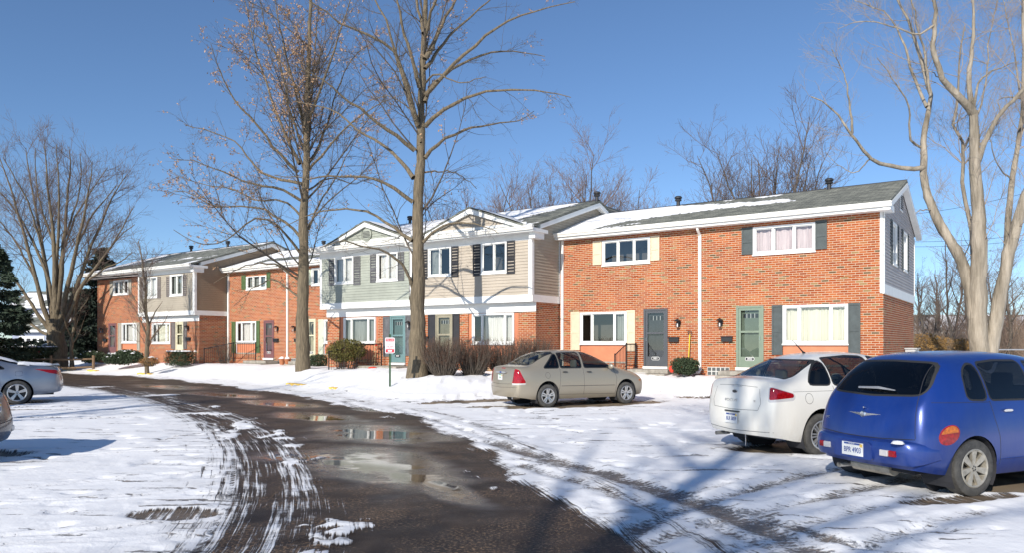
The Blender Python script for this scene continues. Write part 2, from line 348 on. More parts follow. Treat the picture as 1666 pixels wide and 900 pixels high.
# ------------------------------------------------------------ ground sheet with drive, snow cover and wet asphalt
def ground():
    def axis(lo, hi, fine_lo, fine_hi, step, grow=1.09):
        a = list(np.arange(fine_lo, fine_hi, step)); s = step; x = a[-1]
        while x < hi: s *= grow; x += s; a.append(x)
        s = step; x = a[0]; pre = []
        while x > lo: s *= grow; x -= s; pre.append(x)
        return np.array(pre[::-1] + a)
    xs = axis(-900, 900, -7.5, 7.5, .055, 1.035); ys = axis(-60, 1500, 4.6, 15.5, .055, 1.025)
    X, Y = np.meshgrid(xs, ys); x = X.ravel(); y = Y.ravel()
    z = gz(x, y)
    RE = [(1.6,2),(1.15,5.2),(.95,6.2),(.55,8.0),(-.25,11.2),(-1.35,15),(-2.6,18),(-4.6,20.6),(-7.3,24.6),(-10.8,29.2),(-15,34),(-19.2,38),(-25.2,42.4),(-40,54)]
    LE = [(-2.2,2),(-2.45,5.2),(-2.75,6.9),(-3.4,9.1),(-4.6,12.2),(-6.4,15.8),(-9.2,20),(-13,25),(-18,30),(-24,35.5),(-31,41),(-42,50)]
    RE = smooth_pl(RE, 4); LE = smooth_pl(LE, 4)
    road = RE + LE[::-1]
    ins = inside(x, y, road)
    dR, sR = pl_dist(x, y, RE); dL, sL = pl_dist(x, y, LE)
    edge = np.minimum(dR, dL)
    sd = np.where(ins, edge, -edge)
    wob = (fbm(x*.7, y*.7, 4, 21) - .5)
    bare = sstep(-.25, .45, sd + wob * .9)
    # streaked, half cleared strip along the inner (left) side; sl = distance inwards from the left edge
    sl = np.where(inside(x, y, LE + [(40,60),(40,0)]), dL, -dL)
    prof = np.interp(sl + (fbm(x*.9, y*.25, 3, 23)-.5)*.5, [-1.6,-.9,-.3,.05,.35,.62,.85,1.15,1.5,1.9], [0,.05,.36,.56,.68,.52,.58,.78,.95,1.0])
    fy = sstep(40, 24, y); prof = prof*fy + np.clip(sstep(-.6,.7,sl), 0, 1)*(1-fy)
    sr = np.where(inside(x, y, RE + [(-60,60),(-60,0)]), dR, -dR); right_ = sstep(-.35, .4, sr + wob*1.0)
    right_ = np.maximum(right_, .42*np.exp(-((sr+.75)/.3)**2)*sstep(40,25,y)) 
    bare = np.clip(np.minimum(prof, right_), 0, 1)
    bare = bare - .55*sstep(.66,.74,fbm(x*1.5+y*.6+3, y*.9-x*.5, 5, 61, .62))*sstep(2.6,.6,np.minimum(dL, dR*1.4))*(bare > .3)
    # wheel tracks
    tr = np.zeros_like(x); ta = np.zeros_like(x)
    def arc(pts): return smooth_pl(pts, 5)
    def px(*q): return [( (a-CX)/F*(F*EYE/(b-HY)), F*EYE/(b-HY)) for a, b in q]
    tracks = [(px((800,722),(900,752),(1000,778),(1100,812),(1200,848),(1330,905)), .30, .62),
              (px((845,760),(950,790),(1060,830),(1160,862),(1290,910)), .22, .5),
              (px((850,750),(960,768),(1090,800),(1250,850),(1400,893)), .16, .5),
              (px((1020,880),(1100,838),(1200,805),(1320,775),(1420,752)), .2, .5),
              (px((1030,905),(1130,862),(1250,832),(1400,800),(1530,770)), .2, .5),
              (px((1180,905),(1290,862),(1400,835),(1560,800)), .2, .42),
              (px((1400,895),(1500,860),(1600,835)), .2, .42),
              (px((1180,790),(1100,815),(1010,852)), .14, .35),
              (px((640,665),(720,690),(800,718),(870,748)), .18, .45),
              (px((560,655),(640,690),(760,735),(840,775)), .2, .5),
              (px((0,803),(130,790),(260,778),(345,768)), .14, .34), (px((0,822),(120,818),(280,806),(350,792)), .1, .3),
              (px((0,880),(160,868),(300,850),(360,840)), .12, .34), (px((0,893),(200,885),(350,866)), .08, .3),
              (px((0,688),(80,687),(170,682),(230,681)), .16, .5), (px((0,665),(60,664),(105,664)), .25, .7),
              (px((0,748),(110,744),(235,738),(330,736)), .13, .42), (px((230,757),(300,758),(345,760)), .2, .4), (px((0,775),(60,772),(150,768)), .07, .3)]
    for pts, wd, st in tracks:
        d, s = pl_dist(x, y, arc(pts)); g = np.exp(-(d/wd)**2) * st
        m = g > tr; tr = np.where(m, g, tr); ta = np.where(m, s, ta)
    # asphalt and concrete showing where cars stand
    patch = np.zeros_like(x)
    for cx_, cy_, a, b_, rot, st in ((5.2,12.25,1.75,.8,.3,.95),(7.0,9.3,1.9,.75,.28,.9),(2.1,20.7,2.5,.75,.47,.95),(-.6,20.0,.9,.25,.3,.8),
                                     (-1.2,21.55,1.6,.34,.44,1.0),(4.9,8.1,.8,.18,.25,.6),(-9.9,10.9,2.4,.7,.2,.9),(-13.6,18.9,2.6,.17,.12,1.0),(-12.2,16.9,2.4,.10,.1,.9),(-14.9,20.6,2.2,.7,.5,.7),(5.6,22.6,.9,.22,-.9,.95),(-3.3,7.4,.5,.3,0,.6)):
        c, s_ = math.cos(rot), math.sin(rot); u = ((x-cx_)*c+(y-cy_)*s_)/a; v = (-(x-cx_)*s_+(y-cy_)*c)/b_
        patch = np.maximum(patch, st * sstep(1.25, .75, np.hypot(u, v) + (fbm(x*1.5, y*1.5, 3, 31)-.5)*.5))
    curbd = pl_dist(x, y, CURB)[0]
    lawn = inside(x, y, LAWN)
    walk = np.zeros_like(x)
    bare = np.where(lawn, np.where(curbd < .5, patch*.9, 0), np.maximum(bare, patch))
    tr = np.where(lawn, 0, tr)
    # standing water
    wet = np.zeros_like(x)
    for cx_, cy_, a, b_, rot in ((-1.9,10.6,2.2,1.0,2.0),(-2.6,14.2,1.9,1.1,2.2),(-3.1,11.4,.9,.7,.2),(-.75,8.7,.3,1.0,.45),(-4.6,17.4,1.7,.7,2.3),(-6.6,21.2,2.0,.7,2.35),(-9.5,24.8,2.2,.7,2.4),(-13.5,29.5,2.6,.8,2.4),(-3.6,19.2,.8,.35,2.3)):
        c, s_ = math.cos(rot), math.sin(rot); u = ((x-cx_)*c+(y-cy_)*s_)/a; v = (-(x-cx_)*s_+(y-cy_)*c)/b_
        wet = np.maximum(wet, sstep(1.5, .2, np.hypot(u, v)))
    wet = wet * ins
    # relief: snow lies on the asphalt, drifts and old footsteps on the lawn
    snowy = 1 - sstep(.3, .7, np.maximum(bare, tr))
    near = sstep(60, 30, np.hypot(x, y))
    dr = (fbm(x*1.1, y*1.1, 4, 41) - .5)*.03 + (fbm(x*4.2, y*4.2, 3, 43) - .5)*.014
    big = np.where(lawn, (fbm(x*.8, y*.8, 4, 47)-.5)*.24*sstep(.1,1.2,curbd), 0)
    ridge = np.where(~lawn, .05*np.exp(-(curbd/.5)**2), 0)
    foot = np.where(lawn, -.07*sstep(.66,.74,fbm(x*2.4,y*2.4,2,53))*sstep(.4,1.5,curbd)*sstep(40,20,y), 0)
    z = z + (snowy*(.03 + dr) + big*snowy + ridge*snowy + foot) * near
    z = z - .012*wet - np.where(lawn, 0, .022*tr*(1-bare)) + np.where(lawn, 0, .018*np.exp(-((tr-.16)/.09)**2)*(tr > .03)*(1-bare))*near
    z = z + np.where(lawn, 0, -.03*sstep(.70,.76,fbm(x*3.1,y*3.1,2,71))*(1-bare))*near
    n_x = len(xs); n_y = len(ys)
    idx = np.arange(n_x*n_y).reshape(n_y, n_x)
    q = np.stack([idx[:-1,:-1], idx[:-1,1:], idx[1:,1:], idx[1:,:-1]], -1).reshape(-1, 4)
    fins = ins[q].mean(1) > .5
    # across / along coordinates of the drive
    def make(name, faces):
        used = np.unique(faces); remap = np.zeros(len(x), np.int64); remap[used] = np.arange(len(used)); f = remap[faces]
        me = bpy.data.meshes.new(name); me.vertices.add(len(used)); me.loops.add(f.size); me.polygons.add(len(f))
        me.vertices.foreach_set('co', np.stack([x[used], y[used], z[used]], -1).ravel())
        me.loops.foreach_set('vertex_index', f.ravel()); me.polygons.foreach_set('loop_start', np.arange(0, f.size, 4)); me.polygons.foreach_set('loop_total', np.full(len(f), 4))
        me.polygons.foreach_set('use_smooth', np.ones(len(f), bool))
        me.update(calc_edges=True)
        for nm, arr in (('bare', bare), ('track', tr), ('talong', ta), ('wet', wet), ('patch', patch), ('lawn', lawn.astype(float)), ('across', np.where(dR < dL*3, dR, dR)), ('ralong', sR), ('trackdist', dL)):
            at_ = me.attributes.new(nm, 'FLOAT', 'POINT'); at_.data.foreach_set('value', arr[used].astype(np.float32))
        me.materials.append(M['ground'])
        o = bpy.data.objects.new(name, me); col.objects.link(o); o['kind'] = 'structure'; return o
    make('ground', q[~fins]); make('road', q[fins])
def ground_mat():
    m = bpy.data.materials.new('snow_and_asphalt'); m.use_nodes = True; n = m.node_tree; n.nodes.clear(); L = n.links
    o = n.nodes.new('ShaderNodeOutputMaterial'); b = n.nodes.new('ShaderNodeBsdfPrincipled'); L.new(b.outputs[0], o.inputs[0])
    def att(a):
        x = n.nodes.new('ShaderNodeAttribute'); x.attribute_name = a; return x.outputs['Fac']
    def mth(op, a, bb=None, c=None, cl=False):
        x = n.nodes.new('ShaderNodeMath'); x.operation = op; x.use_clamp = cl
        for i, q in enumerate((a, bb, c)):
            if q is None: continue
            if isinstance(q, (int, float)): x.inputs[i].default_value = q
            else: L.new(q, x.inputs[i])
        return x.outputs[0]
    def rng(v, a, b_, c=0, d=1):
        x = n.nodes.new('ShaderNodeMapRange'); x.interpolation_type = 'SMOOTHSTEP'; L.new(v, x.inputs[0])
        for i, q in enumerate((a, b_, c, d)): x.inputs[i+1].default_value = q
        return x.outputs[0]
    geo = n.nodes.new('ShaderNodeNewGeometry')
    def noise(scale, det=5, rough=.6, stretch=None, vec=None):
        t = n.nodes.new('ShaderNodeTexNoise'); t.inputs['Scale'].default_value = scale; t.inputs['Detail'].default_value = det; t.inputs['Roughness'].default_value = rough
        src = vec if vec else geo.outputs['Position']
        if stretch:
            mp = n.nodes.new('ShaderNodeMapping'); mp.inputs['Scale'].default_value = stretch[0]; mp.inputs['Rotation'].default_value = (0,0,stretch[1]); L.new(src, mp.inputs[0]); src = mp.outputs[0]
        L.new(src, t.inputs[0]); return t.outputs['Fac']
    patch = att('patch'); bare = att('bare'); tr = att('track'); wet = att('wet'); lawn = att('lawn')
    cb = n.nodes.new('ShaderNodeCombineXYZ'); L.new(att('trackdist'), cb.inputs[0]); L.new(att('ralong'), cb.inputs[1])
    streak = noise(1.0, 5, .72, ((13, .30, 1), 0), cb.outputs[0])       # runs along the drive
    streak2 = noise(1.0, 4, .65, ((44, .7, 1), 0), cb.outputs[0])
    blot = noise(2.1, 7, .62); fine = noise(13, 5, .7); xs = noise(1.0, 6, .65, ((.8, 5.5, 1), -.12))
    # bare drive: streaks matter in the thin zones
    k = mth('ADD', bare, mth('MULTIPLY', mth('SUBTRACT', streak, .5), 1.1)); k = mth('ADD', k, mth('MULTIPLY', mth('SUBTRACT', streak2, .5), .9))
    k = mth('ADD', k, mth('MULTIPLY', mth('SUBTRACT', blot, .5), .5)); k = mth('ADD', k, mth('MULTIPLY', mth('SUBTRACT', fine, .5), .28))
    a1 = rng(k, .40, .60)
    gate = rng(bare, .04, .2); a1 = mth('MULTIPLY', a1, gate)
    # tyre tracks: tread marks across the direction of travel
    wv = mth('SINE', mth('MULTIPLY', att('talong'), 70)); 
    kt = mth('ADD', tr, mth('MULTIPLY', mth('SUBTRACT', fine, .5), .7)); kt = mth('ADD', kt, mth('MULTIPLY', mth('SUBTRACT', blot, .5), .8)); kt = mth('ADD', kt, mth('MULTIPLY', wv, .05))
    kt = mth('ADD', kt, mth('MULTIPLY', mth('SUBTRACT', noise(34, 3, .6), .5), .5))
    a2 = mth('MULTIPLY', rng(kt, .40, .62), mth('MULTIPLY', rng(tr, .05, .2), .85))
    # scattered small melt spots on the trodden lot
    spots = mth('MULTIPLY', rng(mth('ADD', xs, mth('MULTIPLY', mth('SUBTRACT', fine, .5), .25)), .585, .625), mth('MULTIPLY', mth('SUBTRACT', 1.0, lawn), rng(noise(.45, 3, .5), .42, .55)))
    A = mth('MAXIMUM', mth('MAXIMUM', a1, a2), mth('MULTIPLY', spots, .8), cl=True)
    # asphalt colour
    r1 = n.nodes.new('ShaderNodeValToRGB'); e = r1.color_ramp.elements; e[0].position = .3; e[0].color = (.022,.017,.013,1); e[1].position = .68; e[1].color = (.072,.050,.034,1); L.new(noise(1.3, 8, .7), r1.inputs[0])
    sp = n.nodes.new('ShaderNodeMixRGB'); L.new(mth('MULTIPLY', rng(noise(30, 4, .7), .50, .62), rng(noise(1.1, 5, .65), .40, .58)), sp.inputs[0]); L.new(r1.outputs[0], sp.inputs[1]); sp.inputs[2].default_value = (.26,.17,.10,1)
    conc = n.nodes.new('ShaderNodeMixRGB'); L.new(mth('MULTIPLY', rng(patch, .45, .8), rng(noise(1.1, 5, .6), .38, .5, .25, 1.0)), conc.inputs[0]); L.new(sp.outputs[0], conc.inputs[1]); conc.inputs[2].default_value = (.25,.195,.135,1)
    # snow colour, dirty near the drive
    s1 = n.nodes.new('ShaderNodeMixRGB'); L.new(mth('MULTIPLY', mth('MAXIMUM', bare, mth('MULTIPLY', tr, .8)), rng(blot, .35, .75)), s1.inputs[0]); s1.inputs[1].default_value = (.90,.895,.89,1); s1.inputs[2].default_value = (.42,.40,.38,1)
    mx = n.nodes.new('ShaderNodeMixRGB'); L.new(A, mx.inputs[0]); L.new(s1.outputs[0], mx.inputs[1]); L.new(conc.outputs[0], mx.inputs[2]); L.new(mx.outputs[0], b.inputs['Base Color'])
    # gloss: puddles mirror, damp asphalt half dull
    wl = rng(mth('ADD', wet, mth('ADD', mth('MULTIPLY', mth('SUBTRACT', noise(.75, 6, .6, ((1,1.6,1),.5)), .5), 2.0), mth('MULTIPLY', mth('SUBTRACT', blot, .5), .7))), .74, .98)
    damp = rng(mth('ADD', wet, mth('MULTIPLY', mth('SUBTRACT', noise(.5, 5, .6), .5), 1.6)), .05, .6); ar = mth('MULTIPLY_ADD', damp, -.30, .55); ar = mth('MULTIPLY', ar, mth('SUBTRACT', 1.0, wl)); ar = mth('ADD', ar, mth('MULTIPLY', wl, .05)); ar = mth('ADD', ar, mth('MULTIPLY', mth('MULTIPLY', mth('SUBTRACT', noise(2.7, 6, .65), .5), .32), mth('SUBTRACT', 1.0, wl)))
    ro = n.nodes.new('ShaderNodeMix'); ro.data_type = 'FLOAT'; L.new(A, ro.inputs[0]); ro.inputs[2].default_value = .75; L.new(ar, ro.inputs[3]); L.new(ro.outputs[0], b.inputs['Roughness'])
    sl_ = n.nodes.new('ShaderNodeMix'); sl_.data_type = 'FLOAT'; L.new(mth('MULTIPLY', damp, A), sl_.inputs[0]); sl_.inputs[2].default_value = .22; sl_.inputs[3].default_value = .6; L.new(sl_.outputs[0], b.inputs['Specular IOR Level'])
    # relief
    hs = mth('MULTIPLY', mth('SUBTRACT', 1.0, A), mth('ADD', 1.0, mth('ADD', mth('MULTIPLY', blot, .9), mth('MULTIPLY', fine, .35))))
    ha = mth('MULTIPLY', mth('MULTIPLY', A, mth('SUBTRACT', 1.0, damp)), mth('MULTIPLY', noise(60, 4, .7), .30))
    bp = n.nodes.new('ShaderNodeBump'); bp.inputs['Strength'].default_value = .65; bp.inputs['Distance'].default_value = .035; L.new(mth('ADD', hs, ha), bp.inputs['Height']); L.new(bp.outputs[0], b.inputs['Normal'])
    return m
M['ground'] = ground_mat()
ground()
# ------------------------------------------------------------ brick terrace houses
def rp(px, py, ry=0.0):
    a = (px-CX)/F; Y = (RO[0]*RN[0]+RO[1]*RN[1]+ry)/(a*RN[0]+RN[1]); X = a*Y
    return (X-RO[0])*RU[0]+(Y-RO[1])*RU[1], EYE+(HY-py)/F*Y
def rrect(x0, x1, yt, yb, ry=0.0):
    """rectangle on a house front: pixel edges; top and bottom read at the middle"""
    xm = (x0+x1)/2
    return rp(x0, HY, ry)[0], rp(x1, HY, ry)[0], rp(xm, yb, ry)[1], rp(xm, yt, ry)[1]
class House:
    def __init__(s, rx, name, label, z=.5):
        s.off = (rx, 0, z); s.root = empty(name, W(rx, 0, z), RROT, label, 'house')
    def mb(s): m = MB(); m.off = s.off; return m
def front(ry): return lambda a, b, d: (a, ry - d, b)
def endr(rx): return lambda a, b, d: (rx + d, a, b)
def endl(rx): return lambda a, b, d: (rx - d, a, b)
def wall(m, f, a0, a1, b0, b1, ops=(), d=0.0):
    As = sorted({a0, a1} | {min(max(o[i], a0), a1) for o in ops for i in (0, 1)}); Bs = sorted({b0, b1} | {min(max(o[i], b0), b1) for o in ops for i in (2, 3)})
    for i in range(len(As)-1):
        for j in range(len(Bs)-1):
            ca, cb = (As[i]+As[i+1])/2, (Bs[j]+Bs[j+1])/2
            if any(o[0] < ca < o[1] and o[2] < cb < o[3] for o in ops): continue
            m.face([f(As[i],Bs[j],d), f(As[i+1],Bs[j],d), f(As[i+1],Bs[j+1],d), f(As[i],Bs[j+1],d)], [(As[i],Bs[j]),(As[i+1],Bs[j]),(As[i+1],Bs[j+1]),(As[i],Bs[j+1])])
def siding(m, f, a0, a1, b0, b1, ops=(), lap=.118, proud=.022, top=None):
    """lapped boards; top(b) gives the a-interval at height b for gables"""
    b = b0
    while b < b1 - 1e-4:
        bt = min(b + lap, b1); cuts = sorted({b, bt} | {o[i] for o in ops for i in (2, 3) if b < o[i] < bt})
        for c0, c1 in zip(cuts[:-1], cuts[1:]):
            cm = (c0+c1)/2; lo, hi = (a0, a1) if top is None else top(cm)
            lo0, hi0 = (lo, hi) if top is None else top(c0); lo1, hi1 = (lo, hi) if top is None else top(c1)
            if hi <= lo: continue
            segs = [(lo, hi)]
            for o in ops:
                if o[2] < cm < o[3]:
                    ns = []
                    for p, q in segs:
                        if o[1] <= p or o[0] >= q: ns.append((p, q)); continue
                        if o[0] > p: ns.append((p, o[0]))
                        if o[1] < q: ns.append((o[1], q))
                    segs = ns
            dd = lambda c: .004 + proud*(1-(c-b)/lap)
            for p, q in segs:
                p0 = lo0 if p == lo else p; q0 = hi0 if q == hi else q; p1 = lo1 if p == lo else p; q1 = hi1 if q == hi else q
                if hi1 <= lo1: p1 = q1 = (p+q)/2
                m.face([f(p0,c0,dd(c0)), f(q0,c0,dd(c0)), f(q1,c1,dd(c1)), f(p1,c1,dd(c1))])
                if c0 == b: m.face([f(p0,c0,.002), f(q0,c0,.002), f(q0,c0,dd(c0)), f(p0,c0,dd(c0))])
        b = bt
def fbox(m, f, a0, a1, b0, b1, d0, d1):
    m.box((a0, b0, d0), (a1, b1, d1), lambda q: f(q[0], q[1], q[2]))
def window(h, f, r, div=(1/3, 2/3), curtain='curtain_white', cover=(0, 1), sill=True, fw=.075, room=True, drop=0.0):
    a0, a1, b0, b1 = r
    m = h.mb()
    for p in ((a0, a1, b1-fw, b1), (a0, a1, b0, b0+fw), (a0, a0+fw, b0+fw, b1-fw), (a1-fw, a1, b0+fw, b1-fw)): fbox(m, f, *p, -.07, .035)
    ds = [a0+fw] + [a0+(a1-a0)*q for q in div] + [a1-fw]
    for q in ds[1:-1]: fbox(m, f, q-.028, q+.028, b0+fw, b1-fw, -.05, .018)
    for i in range(len(ds)-1):
        l = ds[i] + (.028 if i else 0); rr = ds[i+1] - (.028 if i < len(ds)-2 else 0); t = .03
        dq = -.012 if i % 2 == 0 else -.03
        for p in ((l, rr, b1-fw-t, b1-fw), (l, rr, b0+fw, b0+fw+t), (l, l+t, b0+fw+t, b1-fw-t), (rr-t, rr, b0+fw+t, b1-fw-t)): fbox(m, f, *p, dq-.02, dq)
    w_ = m.build('window', M['white'], h.root)
    g = h.mb(); g.face([f(a0+fw,b0+fw,-.03), f(a1-fw,b0+fw,-.03), f(a1-fw,b1-fw,-.03), f(a0+fw,b1-fw,-.03)]); g.build('pane', M['glass'], w_, merge=False)
    if sill:
        s_ = h.mb(); fbox(s_, f, a0-.02, a1+.02, b0-.045, b0-.001, -.02, .06); s_.build('sill', M['white'], w_)
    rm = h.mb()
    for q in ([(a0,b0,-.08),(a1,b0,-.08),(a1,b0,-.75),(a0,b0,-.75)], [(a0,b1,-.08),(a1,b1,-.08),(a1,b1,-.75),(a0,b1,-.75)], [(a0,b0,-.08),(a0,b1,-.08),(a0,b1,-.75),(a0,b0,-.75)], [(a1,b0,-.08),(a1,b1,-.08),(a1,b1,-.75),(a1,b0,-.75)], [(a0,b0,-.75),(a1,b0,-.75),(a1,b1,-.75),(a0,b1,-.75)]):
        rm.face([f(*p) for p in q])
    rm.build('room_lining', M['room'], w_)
    if curtain:
        c = h.mb(); covers = cover if isinstance(cover[0], tuple) else (cover,)
        for c0, c1 in covers:
            x0 = a0+fw+(a1-a0-2*fw)*c0; x1 = a0+fw+(a1-a0-2*fw)*c1; n = max(6, int((x1-x0)/.035)); ph = random.random()*6
            for i in range(n):
                u0, u1 = x0+(x1-x0)*i/n, x0+(x1-x0)*(i+1)/n; w0 = -.15-.028*math.sin(i*1.25+ph+math.sin(i*.37)*2); w1 = -.15-.028*math.sin((i+1)*1.25+ph+math.sin((i+1)*.37)*2)
                c.face([f(u0,b0+fw+.02+drop,w0), f(u1,b0+fw+.02+drop,w1), f(u1,b1-fw,w1), f(u0,b1-fw,w0)])
        c.build('curtain', M[curtain], w_)
    return w_
def shutter(h, f, a0, a1, b0, b1, m_, lab=None, louver=True):
    m = h.mb(); t = .045
    fbox(m, f, a0, a0+t, b0, b1, .003, .04); fbox(m, f, a1-t, a1, b0, b1, .003, .04)
    mid = b0 + (b1-b0)*.47
    for p, q in ((b0, b0+.07), (mid-.035, mid+.035), (b1-.07, b1)): fbox(m, f, a0+t, a1-t, p, q, .003, .04)
    for p, q in ((b0+.07, mid-.035), (mid+.035, b1-.07)):
        if louver:
            n = max(3, int((q-p)/.055)); 
            for i in range(n):
                z0 = p+(q-p)*i/n; z1 = p+(q-p)*(i+1)/n
                m.face([f(a0+t,z0,.034), f(a1-t,z0,.034), f(a1-t,z1,.012), f(a0+t,z1,.012)]); m.face([f(a0+t,z0,.01), f(a1-t,z0,.01), f(a1-t,z0,.034), f(a0+t,z0,.034)])
        else: fbox(m, f, a0+t, a1-t, p, q, .003, .02)
    o = m.build('shutter', M[m_], h.root)
    if lab: o['label'] = lab
    return o
def door(h, f, r, frame, slab, number=None, lab=None, sill=True, kick=.36, num_side=0, hinge=1, lites=4, oval=False, grey=None):
    """storm door in front of a panelled door"""
    a0, a1, b0, b1 = r; fw = .07
    m = h.mb()
    for p in ((a0, a1, b1-fw, b1), (a0, a0+fw, b0, b1-fw), (a1-fw, a1, b0, b1-fw)): fbox(m, f, *p, -.09, .03)
    l, rr, t = a0+fw+.004, a1-fw-.004, .085; bt = b1-fw-.004; midz = b0 + (bt-b0)*.60
    for p in ((l, rr, bt-t, bt), (l, l+t, b0+.01, bt-t), (rr-t, rr, b0+.01, bt-t), (l+t, rr-t, b0+.01, b0+kick), (l+t, rr-t, midz-.035, midz+.035)): fbox(m, f, *p, -.025, .012)
    d = m.build('door', M[frame], h.root)
    if lab: d['label'] = lab
    s = h.mb(); fbox(s, f, a0+fw, a1-fw, b0, b1-fw, -.16, -.11)
    W_ = a1-a0-2*fw; cx = (a0+a1)/2
    for q0, q1 in ((b0+.18, b0+.72), (b0+.86, b0+1.42)):
        for u in (-1, 1): 
            fbox(s, f, cx+u*W_*.24-W_*.17, cx+u*W_*.24+W_*.17, q0, q1, -.11, -.102); fbox(s, f, cx+u*W_*.24-W_*.12, cx+u*W_*.24+W_*.12, q0+.05, q1-.05, -.102, -.094)
    so_ = s.build('door_slab', M[slab], d)
    if lites:
        q = h.mb()
        for i in range(lites): 
            w0 = cx - W_*.34 + i*W_*.68/lites; q.box((w0+.012, b1-fw-.34, -.11), (w0+W_*.68/lites-.012, b1-fw-.20, -.105), lambda p: f(*p))
        q.build('door_light', M['dark'], d)
        q = h.mb()
        for i in range(1, lites):
            w0 = cx - W_*.34 + i*W_*.68/lites; q.box((w0-.012, b1-fw-.35, -.109), (w0+.012, b1-fw-.19, -.098), lambda p: f(*p))
        q.build('muntin', M['white'], d)
    if oval:
        q = h.mb(); pts = [(cx+.15*math.cos(t_), b1-.55+.3*math.sin(t_)) for t_ in np.linspace(0, 2*math.pi, 20, endpoint=False)]
        q.face([f(a, b, -.09) for a, b in pts]); q.build('door_light', M['dark'], d)
    g = h.mb(); g.face([f(l+t,b0+kick,-.006), f(rr-t,b0+kick,-.006), f(rr-t,bt-t,-.006), f(l+t,bt-t,-.006)]); g.build('pane', M['glass_door'], d, merge=False)
    hd = h.mb(); hx = l+.045 if hinge > 0 else rr-.045
    hd.tube([f(hx, b0+.93, .012), f(hx, b0+.93, .05), f(hx, b0+1.05, .05), f(hx, b0+1.05, .012)], .009, 5); hd.build('handle', M['chrome'], d)
    if sill:
        s = h.mb(); fbox(s, f, a0-.01, a1+.01, b0-.10, b0-.003, -.05, .09); s.build('threshold', M['white'], d)
    if number:
        p = h.mb(); z = b0+kick*.80; w2, h2 = .155, .062
        rr_ = lambda w2, h2, k: [(cx+sx*(w2-k)+k*math.cos(t_)*1, z+sy*(h2-k)+k*math.sin(t_)) for sx, sy, t0 in ((1,1,0),(-1,1,90),(-1,-1,180),(1,-1,270)) for t_ in [math.radians(t0+i*22.5) for i in range(5)]]
        p.prism(rr_(w2, h2, .05), lambda a, b: f(a, b, .0125), lambda a, b: f(a, b, .020)); pl = p.build('number_plate', M['white'] if not grey else M['dark'], d)
        p = h.mb(); p.prism(rr_(w2-.014, h2-.014, .038), lambda a, b: f(a, b, .0205), lambda a, b: f(a, b, .0235)); p.build('plate_face', M['dark'], d)
        o_ = f(cx, z, .025); ax = Vector(f(1,0,0)) - Vector(f(0,0,0)); ay = Vector(f(0,1,0)) - Vector(f(0,0,0)); an = Vector(f(0,0,1)) - Vector(f(0,0,0))
        Mx = Matrix((ax, ay, an)).transposed().to_4x4(); Mx.translation = Vector(o_) - Vector(h.off)
        text_mesh(number, .088, 'house_number', M['white'], d, Mx, .001, bold=.0015)
    return d
def wall_lamp(h, f, a, b, ss=1.0):
    m = h.mb(); m.box((a-.055,b-.12,0.002),(a+.055,b+.12,.025), lambda p: f(*p)); m.tube([f(a,b+.06,.02), f(a,b+.15,.07), f(a,b+.14,.13), f(a,b+.11,.14)], .011, 5)
    z0 = b-.13
    for dx, dd in ((-1,-1),(1,-1),(1,1),(-1,1)):
        m.tube([f(a+dx*.05,z0,.14+dd*.05), f(a+dx*.075,z0+.2,.14+dd*.075)], .008, 4)
    m.box((a-.055,z0-.015,.085),(a+.055,z0,.195), lambda p: f(*p))
    pts = [(.1,z0+.2),(.06,z0+.25),(.02,z0+.28),(0,z0+.3)]
    for (r0,h0),(r1,h1) in zip(pts[:-1], pts[1:]):
        for k in range(4):
            c = [(1,1),(-1,1),(-1,-1),(1,-1)]; p, q = c[k], c[(k+1)%4]
            m.face([f(a+p[0]*r0,h0,.14+p[1]*r0), f(a+q[0]*r0,h0,.14+q[1]*r0), f(a+q[0]*r1,h1,.14+q[1]*r1), f(a+p[0]*r1,h1,.14+p[1]*r1)])
    l = m.build('wall_lamp', M['black'], h.root)
    g = h.mb(); g.tube([f(a,z0+.0,.14), f(a,z0+.12,.14)], [.026,.018], 8); g.build('bulb', M['curtain_white'], l)
    return l
def mailbox(h, f, a, b):
    m = h.mb(); m.box((a-.19,b-.09,.003),(a+.19,b+.07,.10), lambda p: f(*p)); m.box((a-.2,b+.055,.003),(a+.2,b+.095,.12), lambda p: f(*p))
    for s in (-.1, .1): m.tube([f(a+s,b-.08,.05), f(a+s,b-.16,.06), f(a+s,b-.17,.10), f(a+s,b-.13,.11)], .008, 4)
    return m.build('mailbox', M['black'], h.root, bevel=.006)
def glass_block(h, f, r, nx=5, nz=2):
    a0, a1, b0, b1 = r; m = h.mb(); fbox(m, f, a0, a1, b0, b1, -.02, .012)
    w = m.build('glass_block_window', mat('block_mortar', (.55,.55,.52), .8), h.root); g = h.mb()
    for i in range(nx):
        for j in range(nz): fbox(g, f, a0+(a1-a0)*(i+.12)/nx, a0+(a1-a0)*(i+.88)/nx, b0+(b1-b0)*(j+.12)/nz, b0+(b1-b0)*(j+.88)/nz, .012, .022)
    g.build('glass_block', mat('block_glass', (.10,.11,.11), .12), w)
def downspout(h, a, z1, z0, ry, kick=-.5, mt='gutter'):
    m = h.mb(); f = front(ry)
    pts = [(a, z1, .30), (a, z1-.10, .28), (a, z1-.26, .05)]
    for (p, q) in zip(pts[:-1], pts[1:]): m.tube([f(*p), f(*q)], .05, 6)
    m.box((a-.05, z0+.12, .008), (a+.05, z1-.22, .075), lambda p: f(*p))
    if kick: m.tube([f(a, z0+.15, .04), f(a, z0+.07, .12), f(a+kick, z0-.01, .62)], .05, 6)
    for z in (z0+1.2, z0+3.2): m.box((a-.065, z, .004), (a+.065, z+.03, .082), lambda p: f(*p))
    return m.build('downspout', M[mt], h.root, smooth=True)
